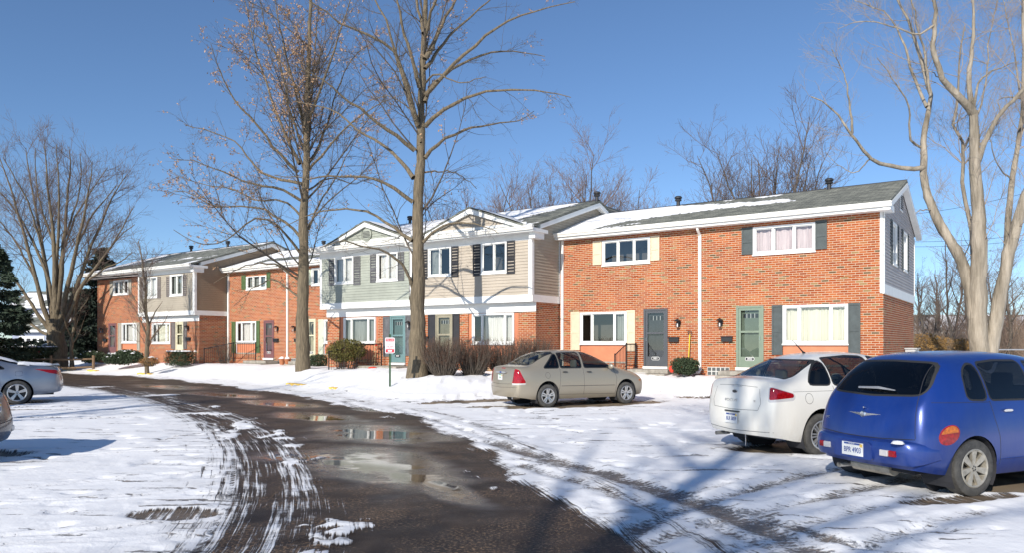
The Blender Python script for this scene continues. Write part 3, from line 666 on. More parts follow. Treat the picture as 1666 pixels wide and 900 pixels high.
def roof(h, a0, a1, ry_e, z_e, ry_r, z_r, ry_b, z_b, snow=None, seed=1, thick=.09, step=.09):
    """gable roof: eave line, ridge line, back eave; a snow sheet where snow(a, s) > 0"""
    m = h.mb()
    def q(p, r, z0): return (p, r, z0)
    f0 = [(ry_e, z_e), (ry_r, z_r), (ry_b, z_b)]
    L1 = math.hypot(ry_r-ry_e, z_r-z_e); L2 = math.hypot(ry_b-ry_r, z_b-z_r)
    m.face([(a0,ry_e,z_e),(a1,ry_e,z_e),(a1,ry_r,z_r),(a0,ry_r,z_r)], [(a0,0),(a1,0),(a1,L1),(a0,L1)])
    m.face([(a1,ry_b,z_b),(a0,ry_b,z_b),(a0,ry_r,z_r),(a1,ry_r,z_r)], [(a1,0),(a0,0),(a0,L2),(a1,L2)])
    for a in (a0, a1):
        m.face([(a,ry_e,z_e),(a,ry_r,z_r),(a,ry_r,z_r-thick),(a,ry_e,z_e-thick)]); m.face([(a,ry_r,z_r),(a,ry_b,z_b),(a,ry_b,z_b-thick),(a,ry_r,z_r-thick)])
    m.face([(a0,ry_e,z_e-thick),(a1,ry_e,z_e-thick),(a1,ry_r,z_r-thick),(a0,ry_r,z_r-thick)]); m.face([(a1,ry_b,z_b-thick),(a0,ry_b,z_b-thick),(a0,ry_r,z_r-thick),(a1,ry_r,z_r-thick)])
    m.face([(a0,ry_e,z_e),(a1,ry_e,z_e),(a1,ry_e,z_e-thick),(a0,ry_e,z_e-thick)])
    rf = m.build('roof', M['shingle'], h.root)
    # ridge cap
    c = h.mb(); c.tube([(a0,ry_r,z_r+.0),(a1,ry_r,z_r+.0)], .035, 6); c.build('ridge_cap', M['black'], rf)
    if snow is not None:
        na = int((a1-a0)/step); ns = int(L1/step)
        A, S = np.meshgrid(np.linspace(a0+.02, a1-.02, na+1), np.linspace(.01, .985, ns+1)); v = snow(A, S, fbm(A*1.3+seed*9, S*L1*1.3*2.5, 4, seed), fbm(A*5+seed, S*L1*7, 3, seed+5))
        hgt = np.clip(v*.35, -.01, 1) * .13 * (.7+.6*fbm(A*2, S*L1*2, 3, seed+8)); hgt = np.minimum(hgt, .11)
        s = h.mb(); k = {}
        ok = (v > 0).astype(int)
        verts = []; faces = []
        def vid(j, i):
            if (j, i) not in k:
                k[(j, i)] = len(verts); t = S[j, i]; verts.append((A[j,i]-s.off[0], ry_e+(ry_r-ry_e)*t-s.off[1], z_e+(z_r-z_e)*t+max(hgt[j,i], -.004)+.004-s.off[2]))
            return k[(j, i)]
        for j in range(ns):
            for i in range(na):
                c_ = ok[j,i]+ok[j,i+1]+ok[j+1,i]+ok[j+1,i+1]
                if c_ >= 3: faces.append((vid(j,i), vid(j,i+1), vid(j+1,i+1), vid(j+1,i)))
                elif c_ == 2 and (i+j) % 2: faces.append((vid(j,i), vid(j,i+1), vid(j+1,i+1), vid(j+1,i)))
        me = bpy.data.meshes.new('roof_snow'); me.from_pydata(verts, [], faces); me.polygons.foreach_set('use_smooth', [True]*len(faces)); me.materials.append(M['snow'])
        o = bpy.data.objects.new('roof_snow', me); col.objects.link(o); o.parent = rf
    return rf
def gutter(h, a0, a1, ry, z1, proj=.13, hh=.15):
    """ry: face of the fascia; profile runs outwards"""
    m = h.mb(); prof = [(0,0),(-.02,-hh),(-proj*.62,-hh),(-proj*.75,-hh*.55),(-proj,-hh*.35),(-proj,0),(-proj+.015,0),(-proj+.015,-.02),(0,-.02)]
    m.prism([(p[0], p[1]) for p in prof], lambda u, v: (a0, ry+u, z1+v), lambda u, v: (a1, ry+u, z1+v))
    return m.build('gutter', M['gutter'], h.root)
def rake(h, a, w, pts, hh=.2, name='rake_board', mt='white'):
    """board along the gable slope, pts: list of (ry, z) under the roof"""
    m = h.mb()
    for (y0,z0),(y1,z1) in zip(pts[:-1], pts[1:]):
        m.prism([(y0,z0),(y1,z1),(y1,z1-hh),(y0,z0-hh)], lambda u, v: (a, u, v), lambda u, v: (a+w, u, v))
    return m.build(name, M[mt], h.root)
def roof_vent(h, a, ry, z, s=1.0):
    m = h.mb(); m.lathe([(.0,z-.3),(.075*s,z-.3),(.075*s,z+.16*s),(.125*s,z+.17*s),(.14*s,z+.21*s),(.125*s,z+.235*s),(.09*s,z+.24*s),(.09*s,z+.26*s),(.15*s,z+.27*s),(.155*s,z+.33*s),(.10*s,z+.37*s),(0,z+.38*s)], 14, (a, ry, 0))
    return m.build('roof_vent', M['vent'], h.root, smooth=True)
def railing(name, label, world_pts, z0s, h_=.9, group=None, post=True, pick=.11):
    """world_pts list of (x, y); z0s base heights"""
    rt = empty(name, (*world_pts[0], z0s[0]), 0, label, 'railing', group); ox, oy = world_pts[0]; oz = z0s[0]
    P = [Vector((x-ox, y-oy, z-oz)) for (x, y), z in zip(world_pts, z0s)]
    for (a, b) in zip(P[:-1], P[1:]):
        m = MB(); up = Vector((0,0,h_)); lo = Vector((0,0,.1)); m.tube([a+up, b+up], .022, 4); m.tube([a+lo, b+lo], .014, 4); m.build('rail', M['black'], rt)
        L = (b-a).length; n = max(2, int(L/pick)); m = MB()
        for i in range(1, n): p = a.lerp(b, i/n); m.tube([p+lo, p+up], .008, 4, cap=False)
        m.build('baluster', M['black'], rt)
    for p in P:
        m = MB(); m.tube([p-Vector((0,0,.08)), p+Vector((0,0,h_+.05))], .028, 4); m.build('post', M['black'], rt)
    return rt

GZ = .5
SLP = .338
# ---- house 1: the right-hand brick house
H = House(-5.7, 'brick_house', 'orange brick house at the right end with slate and sage doors')
f = front(0); rx0, rx1 = -11.64, 0.0; zt = 5.83; DEP = 7.4
w_ul = rrect(980, 1057.8, 388, 429, 0); w_ur = rrect(1225.3, 1326.6, 365, 411); w_ll = rrect(944, 1019.6, 508.5, 560.2); w_lr = rrect(1273.7, 1380, 496.5, 560.3)
d1 = rrect(1047.4, 1086.5, 503.3, 597); d2 = rrect(1198, 1242.5, 498.4, 598.8)
gb = rrect(1151, 1187, 598.5, 612)
pn_l = (w_ll[0], w_ll[1], 1.02, w_ll[2]); pn_r = (w_lr[0], w_lr[1], 1.02, w_lr[2])
m = H.mb(); wall(m, f, rx0, rx1, .2, zt, [w_ul, w_ur, w_ll, w_lr, d1, d2, pn_l, pn_r])
wall(m, endr(0), 0, DEP, .2, 3.27); wall(m, lambda a, b, d: (a, DEP+d, b), rx0, rx1, .2, zt); m.build('brick_wall', M['brick'], H.root)
for r_ in (pn_l, pn_r):
    m = H.mb(); m.face([f(r_[0],r_[2],-.03), f(r_[1],r_[2],-.03), f(r_[1],r_[3],-.03), f(r_[0],r_[3],-.03)]); m.build('panel', M['salmon'], H.root, merge=False)
    m = H.mb(); fbox(m, f, r_[0]-.02, r_[1]+.02, r_[2]-.06, r_[2], -.03, .03); m.build('sill', M['concrete'], H.root)
# siding on the end wall with two windows
fe = endr(0); ridge_y, ridge_z = DEP/2, 7.42; e_y = -.42; e_z = 6.04
ew1 = (1.75, 2.75, 4.35, 5.75); ew2 = (4.3, 5.3, 4.35, 5.75)
slope = (ridge_z-e_z)/(ridge_y-e_y)
roofz = lambda y: ridge_z - slope*abs(y-ridge_y) - .1
m = H.mb(); siding(m, fe, .0, DEP, 3.55, ridge_z-.1, [ew1, ew2], lap=.105, top=lambda b: (max(0, ridge_y-(ridge_z-.1-b)/slope), min(DEP, ridge_y+(ridge_z-.1-b)/slope))); m.build('end_siding', M['gray_siding'], H.root)
m = H.mb(); fbox(m, fe, -.02, DEP+.05, 3.25, 3.55, -.02, .035); fbox(m, fe, -.03, .09, 3.55, 5.86, -.01, .04); fbox(m, fe, DEP-.05, DEP+.05, 3.55, 5.8, -.02, .04)
m.build('trim_board', M['white'], H.root)
m = H.mb(); fbox(m, f, -.09, .03, 3.27, 5.83, .002, .03); m.build('corner_board', M['white'], H.root)
for e in (ew1, ew2):
    window(H, fe, e, (), 'curtain_white', (0, 1)); 
    for a, b in ((e[0]-.40, e[0]-.03), (e[1]+.03, e[1]+.40)): shutter(H, fe, a, b, e[2]-.03, e[3]+.03, 'sh_slate')
m = H.mb(); m.prism([(ridge_y-.35,6.35),(ridge_y+.35,6.35),(ridge_y+.35,6.95),(ridge_y,7.12),(ridge_y-.35,6.95)], lambda u, v: (.025,u,v), lambda u, v: (.05,u,v)); gv = m.build('gable_vent', M['white'], H.root)
m = H.mb()
for i in range(7): m.box((.05, ridge_y-.28, 6.42+i*.075), (.062, ridge_y+.28, 6.46+i*.075))
m.build('louver', M['dark'], gv)
window(H, f, w_ul, (1/3, 2/3), None); window(H, f, w_ur, (1/3, 2/3), 'curtain_pink', (0, 1)); window(H, f, w_ll, (.26, .74), 'curtain_grey', (.76, 1)); window(H, f, w_lr, (.26, .74), 'curtain_cream', (0, 1))
for r_, mt in (((965,979.3,391.5,430.8),'sh_cream'),((1058.8,1073.2,383,423.8),'sh_cream'),((1207,1225,369.5,414),'sh_slate'),((1326.8,1345.5,358,405),'sh_slate'),((929,943.6,508.8,570.5),'sh_cream'),((1019.8,1033.6,505.5,572),'sh_cream'),((1256,1273.4,497.3,578),'sh_slate'),((1380.3,1400,493.8,578),'sh_slate')):
    shutter(H, f, *rrect(*r_), mt, {'sh_cream':'cream shutter','sh_slate':'dark slate shutter'}[mt], louver=False)
door(H, f, d1, 'd_slate', 'd_slate', '3051', 'slate grey storm door'); door(H, f, d2, 'd_sage', 'd_sage', '3053', 'sage green storm door', hinge=-1)
a, b = rp(1104.5, 527); wall_lamp(H, f, a, b); a, b = rp(1173, 526); wall_lamp(H, f, a, b)
a, b = rp(1097, 553.5); mailbox(H, f, a, b); a, b = rp(1183.3, 552.5); mailbox(H, f, a, b)
glass_block(H, f, gb)
downspout(H, rp(1139.5, 400)[0], 5.82, .62, 0, -.42)
m = H.mb(); fbox(m, f, -11.56, -11.45, .6, 5.8, .004, .07); m.build('downspout', M['gutter'], H.root)
def snow_r(a, s, n1, n2):
    lo = np.interp(a, [-11.6,-10.2,-9.2,-6,-3.5,-2.6], [-.1,.0,.34,.45,.52,.6]); hi = np.interp(a, [-11.6,-9,-6,-3.6,-3.0], [1.1,1.1,.80,.68,.58])
    band = np.minimum(s-lo, hi-s)*2.2 + (n1-.5)*.35 + (n2-.5)*.22
    band = np.where(a > -2.9, -1, band)
    tops = .10 - np.abs(s-1.0)*1.2 + (n1-.55)*.7 - np.where(a > -4.0, 1, 0); low = .16 - s*1.6 + (n1-.62)*1.6 - np.where(a > -8.0, 1, 0)
    return np.maximum(np.maximum(band, tops), low)
roof(H, rx0-.02, rx1+.22, e_y, e_z, ridge_y, ridge_z, DEP+.42, e_z, snow_r, 3)
gutter(H, rx0-.03, rx1+.30, e_y+.02, e_z+.005, .13, .15)
m = H.mb(); m.box((rx0, e_y+.04, e_z-.235), (rx1+.2, -.001, e_z-.205)); m.box((rx0, e_y+.02, e_z-.235), (rx1+.26, e_y+.04, e_z-.02)); m.build('soffit', M['white'], H.root)
m = H.mb(); m.box((.002, e_y+.04, e_z-.24), (.26, .38, e_z-.06)); m.build('eave_return', M['white'], H.root)
rake(H, .045, .19, [(e_y, e_z-.075), (ridge_y, ridge_z-.095), (DEP+.42, e_z-.075)], .17)
roof_vent(H, rp(1105, 333, 3.7)[0], 3.6, 7.42, 1.0); roof_vent(H, rp(1350, 302, 3.7)[0], 3.6, 7.42, 1.0)

# ---- house 2: green and beige sided box over brick
H = House(-17.5, 'brick_house', 'house with green and beige clapboard upper floor and two small front gables')
XF, LF = -2.03, -1.73; bx0, bx1 = -23.36, -11.65; bz0, bz1 = 3.28, 5.64; DEP = 7.4
fx = front(XF); fl = front(LF); SPL = rp(669, 450, XF)[0]
uw = [rrect(545,575.5,417.5,462.5,XF), rrect(613.3,648,410.5,458,XF), rrect(697,734.5,401.5,449.5,XF), rrect(783,824.8,393.5,444,XF)]
mm = []
for a0_, a1_, mt in ((bx0, SPL-.05, 'green_siding'), (SPL+.05, bx1, 'beige_siding')):
    m = H.mb(); siding(m, fx, a0_+.1, a1_-.06, bz0+.27, bz1, uw, lap=.118); m.build('front_siding', M[mt], H.root)
m = H.mb()
fbox(m, fx, bx0, bx1, bz0, bz0+.27, -.05, .035); fbox(m, fx, bx0, bx0+.13, bz0+.27, bz1, -.05, .035); fbox(m, fx, bx1-.13, bx1, bz0+.27, bz1, -.05, .035); fbox(m, fx, SPL-.055, SPL+.055, bz0+.27, bz1, -.01, .035)
fbox(m, fx, bx0-.02, bx1+.02, bz1, 6.0, -.05, .03); fbox(m, endr(bx1), XF-.002, .0, bz0, bz0+.27, -.02, .035); fbox(m, endr(bx1), XF-.03, XF+.12, bz0+.27, bz1+.3, -.02, .035)
fbox(m, endr(bx1), -.08, -.002, bz0+.27, bz1+.15, -.02, .03)
m.build('trim_board', M['white'], H.root)
for i, (r_, c_, cv) in enumerate(zip(uw, ('curtain_grey','curtain_grey','curtain_grey',None), ((0,1),(0,1),(0,.45),(0,1)))): window(H, fx, r_, (.5,), ('curtain_white' if i < 2 else c_), cv)
for r_, mt in (((536,545,421.5,466),'sh_grey'),((575.6,587,416.5,465),'sh_grey'),((603,613.2,413.5,461),'sh_grey'),((647.6,658,409.5,458),'sh_grey'),((687,696.4,405.5,455.5),'sh_black'),((734.8,746.6,400.5,452),'sh_black'),((770,782.8,397,449),'sh_black'),((825,838.5,391.5,445.5),'sh_black')):
    shutter(H, fx, *rrect(*r_, XF), mt, {'sh_grey':'weathered grey shutter','sh_black':'black shutter'}[mt])
# lower wall
lx0, lx1 = -23.22, -11.66
lw1 = rrect(559.5,611.5,517.5,559.5,LF); lw2 = rrect(768.5,836.5,510.5,560.5,LF); dt = rrect(635,660,514.5,591,LF); dk = rrect(709,736.5,511.5,592,LF)
pp1 = (lw1[0]-.28, lw1[1]+.12, 1.0, 2.93); pp2 = (lw2[0]-.2, lw2[1]+.2, 1.0, 2.93)
m = H.mb(); wall(m, fl, lx0, lx1, .2, bz0, [lw1, lw2, dt, dk, pp1, pp2]); wall(m, endr(lx1), LF, 0, .2, bz0); m.build('brick_wall', M['brick'], H.root)
m = H.mb(); wall(m, fl, pp1[0], pp1[1], pp1[2], pp1[3], [lw1], -.03); m.build('panel', M['salmon'], H.root)
m = H.mb(); wall(m, fl, pp2[0], pp2[1], pp2[2], pp2[3], [lw2], -.03); m.build('panel', M['salmon'], H.root)
m = H.mb(); fbox(m, fl, lx0-.02, lx1+.02, 2.92, bz0-.002, .003, .04); m.build('frieze_board', M['white'], H.root)
m = H.mb(); m.box((bx0+.02, XF+.0, bz0+.003), (bx1-.02, LF+.1, bz0+.02)); m.build('soffit', M['white'], H.root)
m = H.mb(); siding(m, endr(bx1), XF+.12, 3.0, bz0+.27, 7.8, lap=.118, top=lambda b: (max(XF+.12, 2.9-(7.74-b)/SLP), 9)); m.build('side_siding', M['tan_siding'], H.root)
m = H.mb(); wall(m, endl(bx0), XF, 3.0, bz0, 6.0); wall(m, lambda a, b, d: (a, DEP+d, b), bx0, bx1, .2, 5.9); wall(m, endl(lx0), LF, 0, .2, bz0); m.build('side_wall', M['tan_siding'], H.root)
m = H.mb(); siding(m, endr(bx1), 3.0, DEP, 5.6, 7.8, lap=.118, top=lambda b: (3.0, min(DEP, 2.9+(7.74-b)/SLP))); m.build('side_siding', M['tan_siding'], H.root)
window(H, fl, lw1, (.24, .76), 'curtain_grey', (0, 1)); window(H, fl, lw2, (.24, .78), 'curtain_white', (.24, 1))
for r_, mt in (((624,634.8,516,581),'sh_grey'),((660.2,669,514,580),'sh_grey'),((697,708.8,512.5,590),'sh_black'),((737,748,511.5,590),'sh_black')): shutter(H, fl, *rrect(*r_, LF), mt, louver=False)
door(H, fl, dt, 'd_teal', 'd_teal', '3047', 'teal storm door', grey=True); door(H, fl, dk, 'd_khaki', 'd_khaki', '3049', 'khaki storm door', hinge=-1)
a, b = rp(690.5, 527, LF); wall_lamp(H, fl, a, b); a, b = rp(667, 529, LF); wall_lamp(H, fl, a, b); a, b = rp(692.5, 552, LF); mailbox(H, fl, a, b); 
m = H.mb(); a, b = rp(690, 568, LF); m.box((a-.1,b-.22,.0),(a+.1,b+.18,.06), lambda p: fl(*p)); m.build('newspaper_bag', M['snow'], H.root)
R_Y, R_Z = 2.9, 7.86; EY, EZ = XF-.5, 6.08
def snow_m(a, s, n1, n2):
    edge = np.interp(s, [0,.3,.6,1], [-12.4,-13.2,-13.0,-12.0])
    v = (edge - a)*.8 + (n1-.5)*1.2 + (n2-.5)*.5
    v = np.minimum(v, (s-.13)*1.8 + (n1-.45)*.5); v2 = .13 - s*1.5 + (n2-.5)*.3 - np.where((a > -22.2) & (a < -12.1), 1, 0)
    return np.maximum(np.minimum(v, .5), v2)
roof(H, bx0-.25, bx1+.28, EY, EZ, R_Y, R_Z, DEP+.42, 6.2, snow_m, 7)
gutter(H, bx0-.25, bx1+.40, EY+.02, EZ+.005, .13, .15)
m = H.mb(); m.box((bx0-.2, EY+.04, EZ-.17), (bx1+.26, XF+.02, EZ-.14)); m.box((bx0-.2, EY+.02, EZ-.2), (bx1+.38, EY+.04, EZ-.01)); m.build('soffit', M['white'], H.root)
m = H.mb(); m.box((bx1+.036, EY+.04, EZ-.19), (bx1+.38, XF+.55, EZ-.06)); m.box((bx1+.036, XF-.25, EZ-.42), (bx1+.30, XF+.40, EZ-.19)); m.build('eave_return', M['white'], H.root)
rake(H, bx1+.045, .22, [(XF+.2, EZ+.17), (R_Y, R_Z-.10), (DEP+.42, 6.1)], .2)
# two small front gables standing on the roof
for gc, mt, off in ((-14.42, 'beige_siding', 0), (-20.22, 'green_siding', 0)):
    hw = 2.72; gy = XF-.12; zb = 6.13; za = zb + hw*.345; fg = front(gy)
    m = H.mb(); siding(m, fg, gc-hw, gc+hw, zb+.16, za-.12, lap=.118, top=lambda b: (gc-hw*(za-b)/(za-zb)*.98, gc+hw*(za-b)/(za-zb)*.98)); pg = m.build('gable_siding', M[mt], H.root)
    m = H.mb(); fbox(m, fg, gc-hw+.1, gc+hw-.1, zb-.05, zb+.17, -.02, .045)
    for s in (-1, 1):
        m.prism([(gc+s*(hw+.12), zb-.04), (gc, za+.02), (gc, za-.22), (gc+s*(hw-.45), zb+.0)], lambda u, v: fg(u, v, .047), lambda u, v: fg(u, v, .15))
    m.build('gable_trim', M['white'], pg)
    m = H.mb(); back = lambda z: EY+(z-EZ)/((R_Z-EZ)/(R_Y-EY))
    for s in (-1, 1):
        A_ = (gc+s*(hw+.18), gy-.19, zb-.06); B_ = (gc, gy-.19, za+.045); C_ = (gc, back(za)+.15, za+.045); D_ = (gc+s*(hw+.18), back(zb)+.1, zb-.06)
        m.face([A_, B_, C_, D_]); m.face([(p[0], p[1], p[2]-.05) for p in (A_, B_, C_, D_)]); m.face([A_, B_, (B_[0],B_[1],B_[2]-.05), (A_[0],A_[1],A_[2]-.05)])
    rf = m.build('gable_roof', M['shingle'], H.root)
    m = H.mb()
    for s in (-1, 1):
        n = 14
        for i in range(n):
            t0, t1 = .08+.9*i/n, .08+.9*(i+1)/n
            def pt(t, q): 
                z = zb-.06+(za+.1-zb)*t; y0 = gy-.10-.05*math.sin(i*1.3); y1 = back(z)+.12; return (gc+s*(hw+.18)*(1-t), y0+(y1-y0)*q, z+.05)
            m.face([pt(t0,0), pt(t1,0), pt(t1,1), pt(t0,1)])
    m.build('gable_snow', M['snow'], rf, smooth='all')
    if mt == 'green_siding':
        m = H.mb(); m.lathe([(0,0),(.22,0),(.26,.03),(.30,.03),(.30,0)], 20, (gc+.05, gy-.08, 6.52), 'y'); gv = m.build('gable_vent', M['green_siding'], H.root)
        m = H.mb()
        for i in range(5): z = 6.39+i*.06; hw2 = math.sqrt(max(0,.05-(z-6.51)**2)); m.box((gc+.05-hw2, gy-.098, z), (gc+.05+hw2, gy-.082, z+.02))
        m.build('louver', M['dark'], gv)
    # downspout elbow between the gables
m = H.mb(); sx_ = rp(661, 400, XF-.5)[0]; m.tube([(sx_, EY-.05, EZ-.12), (sx_, EY-.03, EZ-.28), (sx_+.35, XF-.06, EZ-.5), (sx_+.4, XF-.06, 3.3)], .045, 6); m.build('downspout', M['gutter'], H.root, smooth=True)
roof_vent(H, rp(973, 321, 2.8)[0]-.05, 2.8, 7.86); roof_vent(H, rp(667, 362, 2.8)[0], 2.8, 7.86); 

# ---- house 3: brick house with green shutters
H = House(-28.4, 'brick_house', 'orange brick house with green shutters and maroon door behind the left tall tree')
f = front(0); rx0, rx1 = -33.36, -23.30; zt = 5.70
w1 = rrect(401,434,449,471.5); w2 = rrect(384.6,417.5,524,558.5); w3 = rrect(507.5,540,435,464.5); w4 = rrect(527.5,560,520.5,559)
dm = rrect(429.5,446,522,583.3); dc = rrect(500,514,519.5,584)
pn = (w2[0], w2[1], 1.2, w2[2]); pn4 = (w4[0], w4[1], 1.2, w4[2])
m = H.mb(); wall(m, f, rx0, rx1, .2, zt, [w1, w2, w3, w4, dm, dc, pn, pn4]); wall(m, lambda a, b, d: (a, DEP+d, b), rx0, rx1, .2, zt); m.build('brick_wall', M['brick'], H.root)
for p_ in (pn, pn4):
    m = H.mb(); m.face([f(p_[0],p_[2],-.03), f(p_[1],p_[2],-.03), f(p_[1],p_[3],-.03), f(p_[0],p_[3],-.03)]); m.build('panel', M['salmon'], H.root, merge=False)
    m = H.mb(); fbox(m, f, p_[0]-.02, p_[1]+.02, p_[2]-.06, p_[2], -.03, .03); m.build('sill', M['concrete'], H.root)
window(H, f, w1, (1/3,2/3), 'curtain_grey', (0,1)); window(H, f, w2, (.26,.74), 'curtain_white', (.2,1)); window(H, f, w3, (1/3,2/3), None); window(H, f, w4, (.26,.74), 'curtain_white', (0,1))
for r_, mt in (((393.5,400.6,448,472),'sh_green'),((434.5,440.2,442.5,469),'sh_green'),((377.5,383.5,524.5,575),'sh_green'),((417.5,423,523,575),'sh_green'),((503,507.2,438,465),'sh_pale'),((518.5,527.2,520.5,578),'sh_pale')): shutter(H, f, *rrect(*r_), mt, louver=False)
door(H, f, dm, 'd_maroon', 'd_maroon', '3043', 'maroon storm door'); door(H, f, dc, 'd_cream', 'd_cream', '3045', 'cream storm door with an oval light', oval=True, lites=0, hinge=-1)
for x_ in (452, 480): a, b = rp(x_, 536); wall_lamp(H, f, a, b)
a, b = rp(450, 554.5); mailbox(H, f, a, b); a, b = rp(484.5, 554.5); mailbox(H, f, a, b)
glass_block(H, f, rrect(452.5, 467, 584, 593.5), 4, 2); glass_block(H, f, rrect(474, 483.5, 584, 593.5), 3, 2); 
downspout(H, rp(468.5, 500)[0], 5.68, .66, 0, .3)
m = H.mb(); fbox(m, f, rx0+.0, rx0+.12, .6, 5.66, .004, .07); m.build('downspout', M['gutter'], H.root)
def snow_3(a, s, n1, n2):
    hole = .16 - np.abs(s-.27)*.9 + (n1-.5)*.3; hole = np.where((a > -31.5) & (a < -24.5), hole, -1)
    return np.minimum(.4, .3 - np.maximum(hole, 0)*6 + (n1-.5)*.2)
EZ3 = 5.93
roof(H, rx0-.12, rx1+.1, -.42, EZ3, 3.7, 7.32, DEP+.42, EZ3, snow_3, 12)
gutter(H, rx0-.15, rx1-.06, -.40, EZ3+.005); m = H.mb(); m.box((rx0-.1, -.38, EZ3-.235), (rx1, -.001, EZ3-.205)); m.box((rx0-.12, -.40, EZ3-.235), (rx1, -.38, EZ3-.02)); m.build('soffit', M['white'], H.root)
roof_vent(H, rp(526.5, 400, 3.6)[0], 3.6, 7.32, .9)

# ---- house 4: far left, brown sided box
H = House(-39.0, 'brick_house', 'farthest house at the left with tan clapboard upper floor and a brown door')
bx0, bx1 = -39.03, -33.42; X4 = -2.03; L4 = -1.73; B4 = -1.58; lb0 = -44.66
fx = front(X4); fl = front(L4); fb = front(B4)
u1 = rrect(235,256.5,452,485.5,X4); u2 = rrect(277,298,446.5,482,X4)
for a0_, a1_, mt in ((bx0, bx1, 'beige_siding'),):
    m = H.mb(); siding(m, fx, a0_+.1, a1_-.1, 3.5, 5.62, [u1, u2], lap=.118); m.build('front_siding', M['brown_siding'] if 0 else M['tan_siding'], H.root)
m = H.mb(); fbox(m, fx, bx0, bx1, 3.25, 3.5, -.05, .035); fbox(m, fx, bx0, bx0+.12, 3.5, 5.62, -.05, .035); fbox(m, fx, bx1-.12, bx1, 3.5, 5.62, -.05, .035); fbox(m, fx, bx0, bx1, 5.62, 5.95, -.05, .03)
fbox(m, endr(bx1), X4, -.02, 3.25, 3.5, -.02, .035); fbox(m, endr(bx1), X4-.02, X4+.12, 3.5, 5.9, -.02, .035); m.build('trim_board', M['white'], H.root)
window(H, fx, u1, (.5,), 'curtain_white', (0,1)); window(H, fx, u2, (.5,), 'curtain_grey', (0,1))
for r_ in ((228.5,234.8,454,488),(256.8,262,451,486.5),(271.5,276.8,449.5,484),(298.2,304,446.5,482.5)): shutter(H, fx, *rrect(*r_, X4), 'sh_brown')
l1 = rrect(247.5,277.5,526.5,559.5,L4); dd = rrect(286,299,524.5,572,L4)
k1 = rrect(198.5,223,526.5,558.5,B4); kd = rrect(177,189.5,526.8,575,B4); ku = rrect(185,209.5,457,480.5,B4); kp = (k1[0], k1[1], 1.0, k1[2])
m = H.mb(); wall(m, fl, -39.1, bx1-.02, .2, 3.27, [l1, dd]); wall(m, endr(bx1-.02), L4, 0, .2, 3.27); wall(m, fb, lb0, -38.95, .2, 5.66, [k1, kd, ku, kp]); wall(m, endl(lb0), B4, 7.4, .2, 5.7); wall(m, endl(-39.1), L4, B4, .2, 3.27); m.build('brick_wall', M['brick'], H.root)
m = H.mb(); m.face([fb(kp[0],kp[2],-.03), fb(kp[1],kp[2],-.03), fb(kp[1],kp[3],-.03), fb(kp[0],kp[3],-.03)]); m.build('panel', M['salmon'], H.root, merge=False)
m = H.mb(); fbox(m, fl, -39.08, bx1, 2.93, 3.248, .003, .04); m.build('frieze_board', M['white'], H.root)
window(H, fl, l1, (.24,.76), 'curtain_cream', (.2,1)); window(H, fb, k1, (.24,.76), 'curtain_white', (.2,1)); window(H, fb, ku, (1/3,2/3), 'curtain_grey', (.3,.6))
for r_, q_, mt in (((279,285.5,525.5,568.5),L4,'sh_brown'),((299,304.5,524.5,569),L4,'sh_brown')): shutter(H, front(q_), *rrect(*r_, q_), mt, louver=False)
for r_, mt in (((179.5,184.8,459,481.5),'sh_taupe'),((209.8,214.5,455.5,479.5),'sh_taupe'),((192.5,197.8,526.5,571),'sh_taupe'),((223.5,228,525.5,571),'sh_taupe')): shutter(H, fb, *rrect(*r_, B4), mt, louver=False)
door(H, fl, dd, 'd_cream', 'd_cream', None, 'pale cream storm door'); door(H, fb, kd, 'd_maroon', 'd_maroon', None, 'dark brown storm door')
a, b = rp(167.5, 539, B4); wall_lamp(H, fb, a, b); a, b = rp(172.5, 554.5, B4); mailbox(H, fb, a, b); a, b = rp(306.5, 535, L4); wall_lamp(H, fl, a, b); a, b = rp(307.5, 552.5, L4); mailbox(H, fl, a, b)
m = H.mb(); siding(m, endr(bx1), X4+.12, 7.4, 3.5, 7.8, lap=.118, top=lambda b: (max(X4+.12, 2.9-(7.74-b)/SLP), min(7.4, 2.9+(7.74-b)/SLP))); m.build('side_siding', M['brown_siding'], H.root)
m = H.mb(); m.prism([(B4,5.6),(7.4,5.6),(7.4,6.0),(2.9,7.6),(B4,6.1)], lambda u, v: (lb0,u,v), lambda u, v: (lb0+.03,u,v)); m.build('side_wall', M['tan_siding'], H.root)
def snow_4(a, s, n1, n2):
    v1 = .05 - np.abs(s-.45+(a+39)*.02)*1.5 + (n1-.6)*1.3 ; v2 = np.where(a < -42.3, .25-np.abs(a+44.6)*.2+(n1-.5), -1); v3 = .09-(1-s)*1.6+(n1-.5)*.5; v4 = np.where(a > -34.0, .35-s*2.5+(n1-.5)*.4, -1)
    return np.maximum.reduce([v1, v2, v3, v4])
roof(H, lb0-.45, bx1+.3, X4-.5, 6.02, 2.9, 7.8, 7.82, 6.15, snow_4, 17)
gutter(H, lb0-.48, bx1+.42, X4-.48, 6.025); m = H.mb(); m.box((lb0-.4, X4-.46, 5.83), (bx1+.26, X4+.02, 5.86)); m.box((lb0-.4, X4+.02, 5.74), (bx0, B4, 5.77)); m.box((lb0-.42, X4-.48, 5.83), (bx1+.4, X4-.46, 6.0)); m.build('soffit', M['white'], H.root)
m = H.mb(); m.box((bx1+.036, X4-.45, 5.83), (bx1+.40, X4+.55, 5.96)); m.box((bx1+.036, X4-.25, 5.6), (bx1+.30, X4+.38, 5.83)); m.build('eave_return', M['white'], H.root)
rake(H, bx1+.045, .22, [(X4+.2, 6.17), (2.9, 7.70), (7.82, 6.05)], .2)
roof_vent(H, rp(311, 418, 2.8)[0], 2.8, 7.8); roof_vent(H, rp(376, 408, 2.9)[0]-.2, 2.8, 7.8)

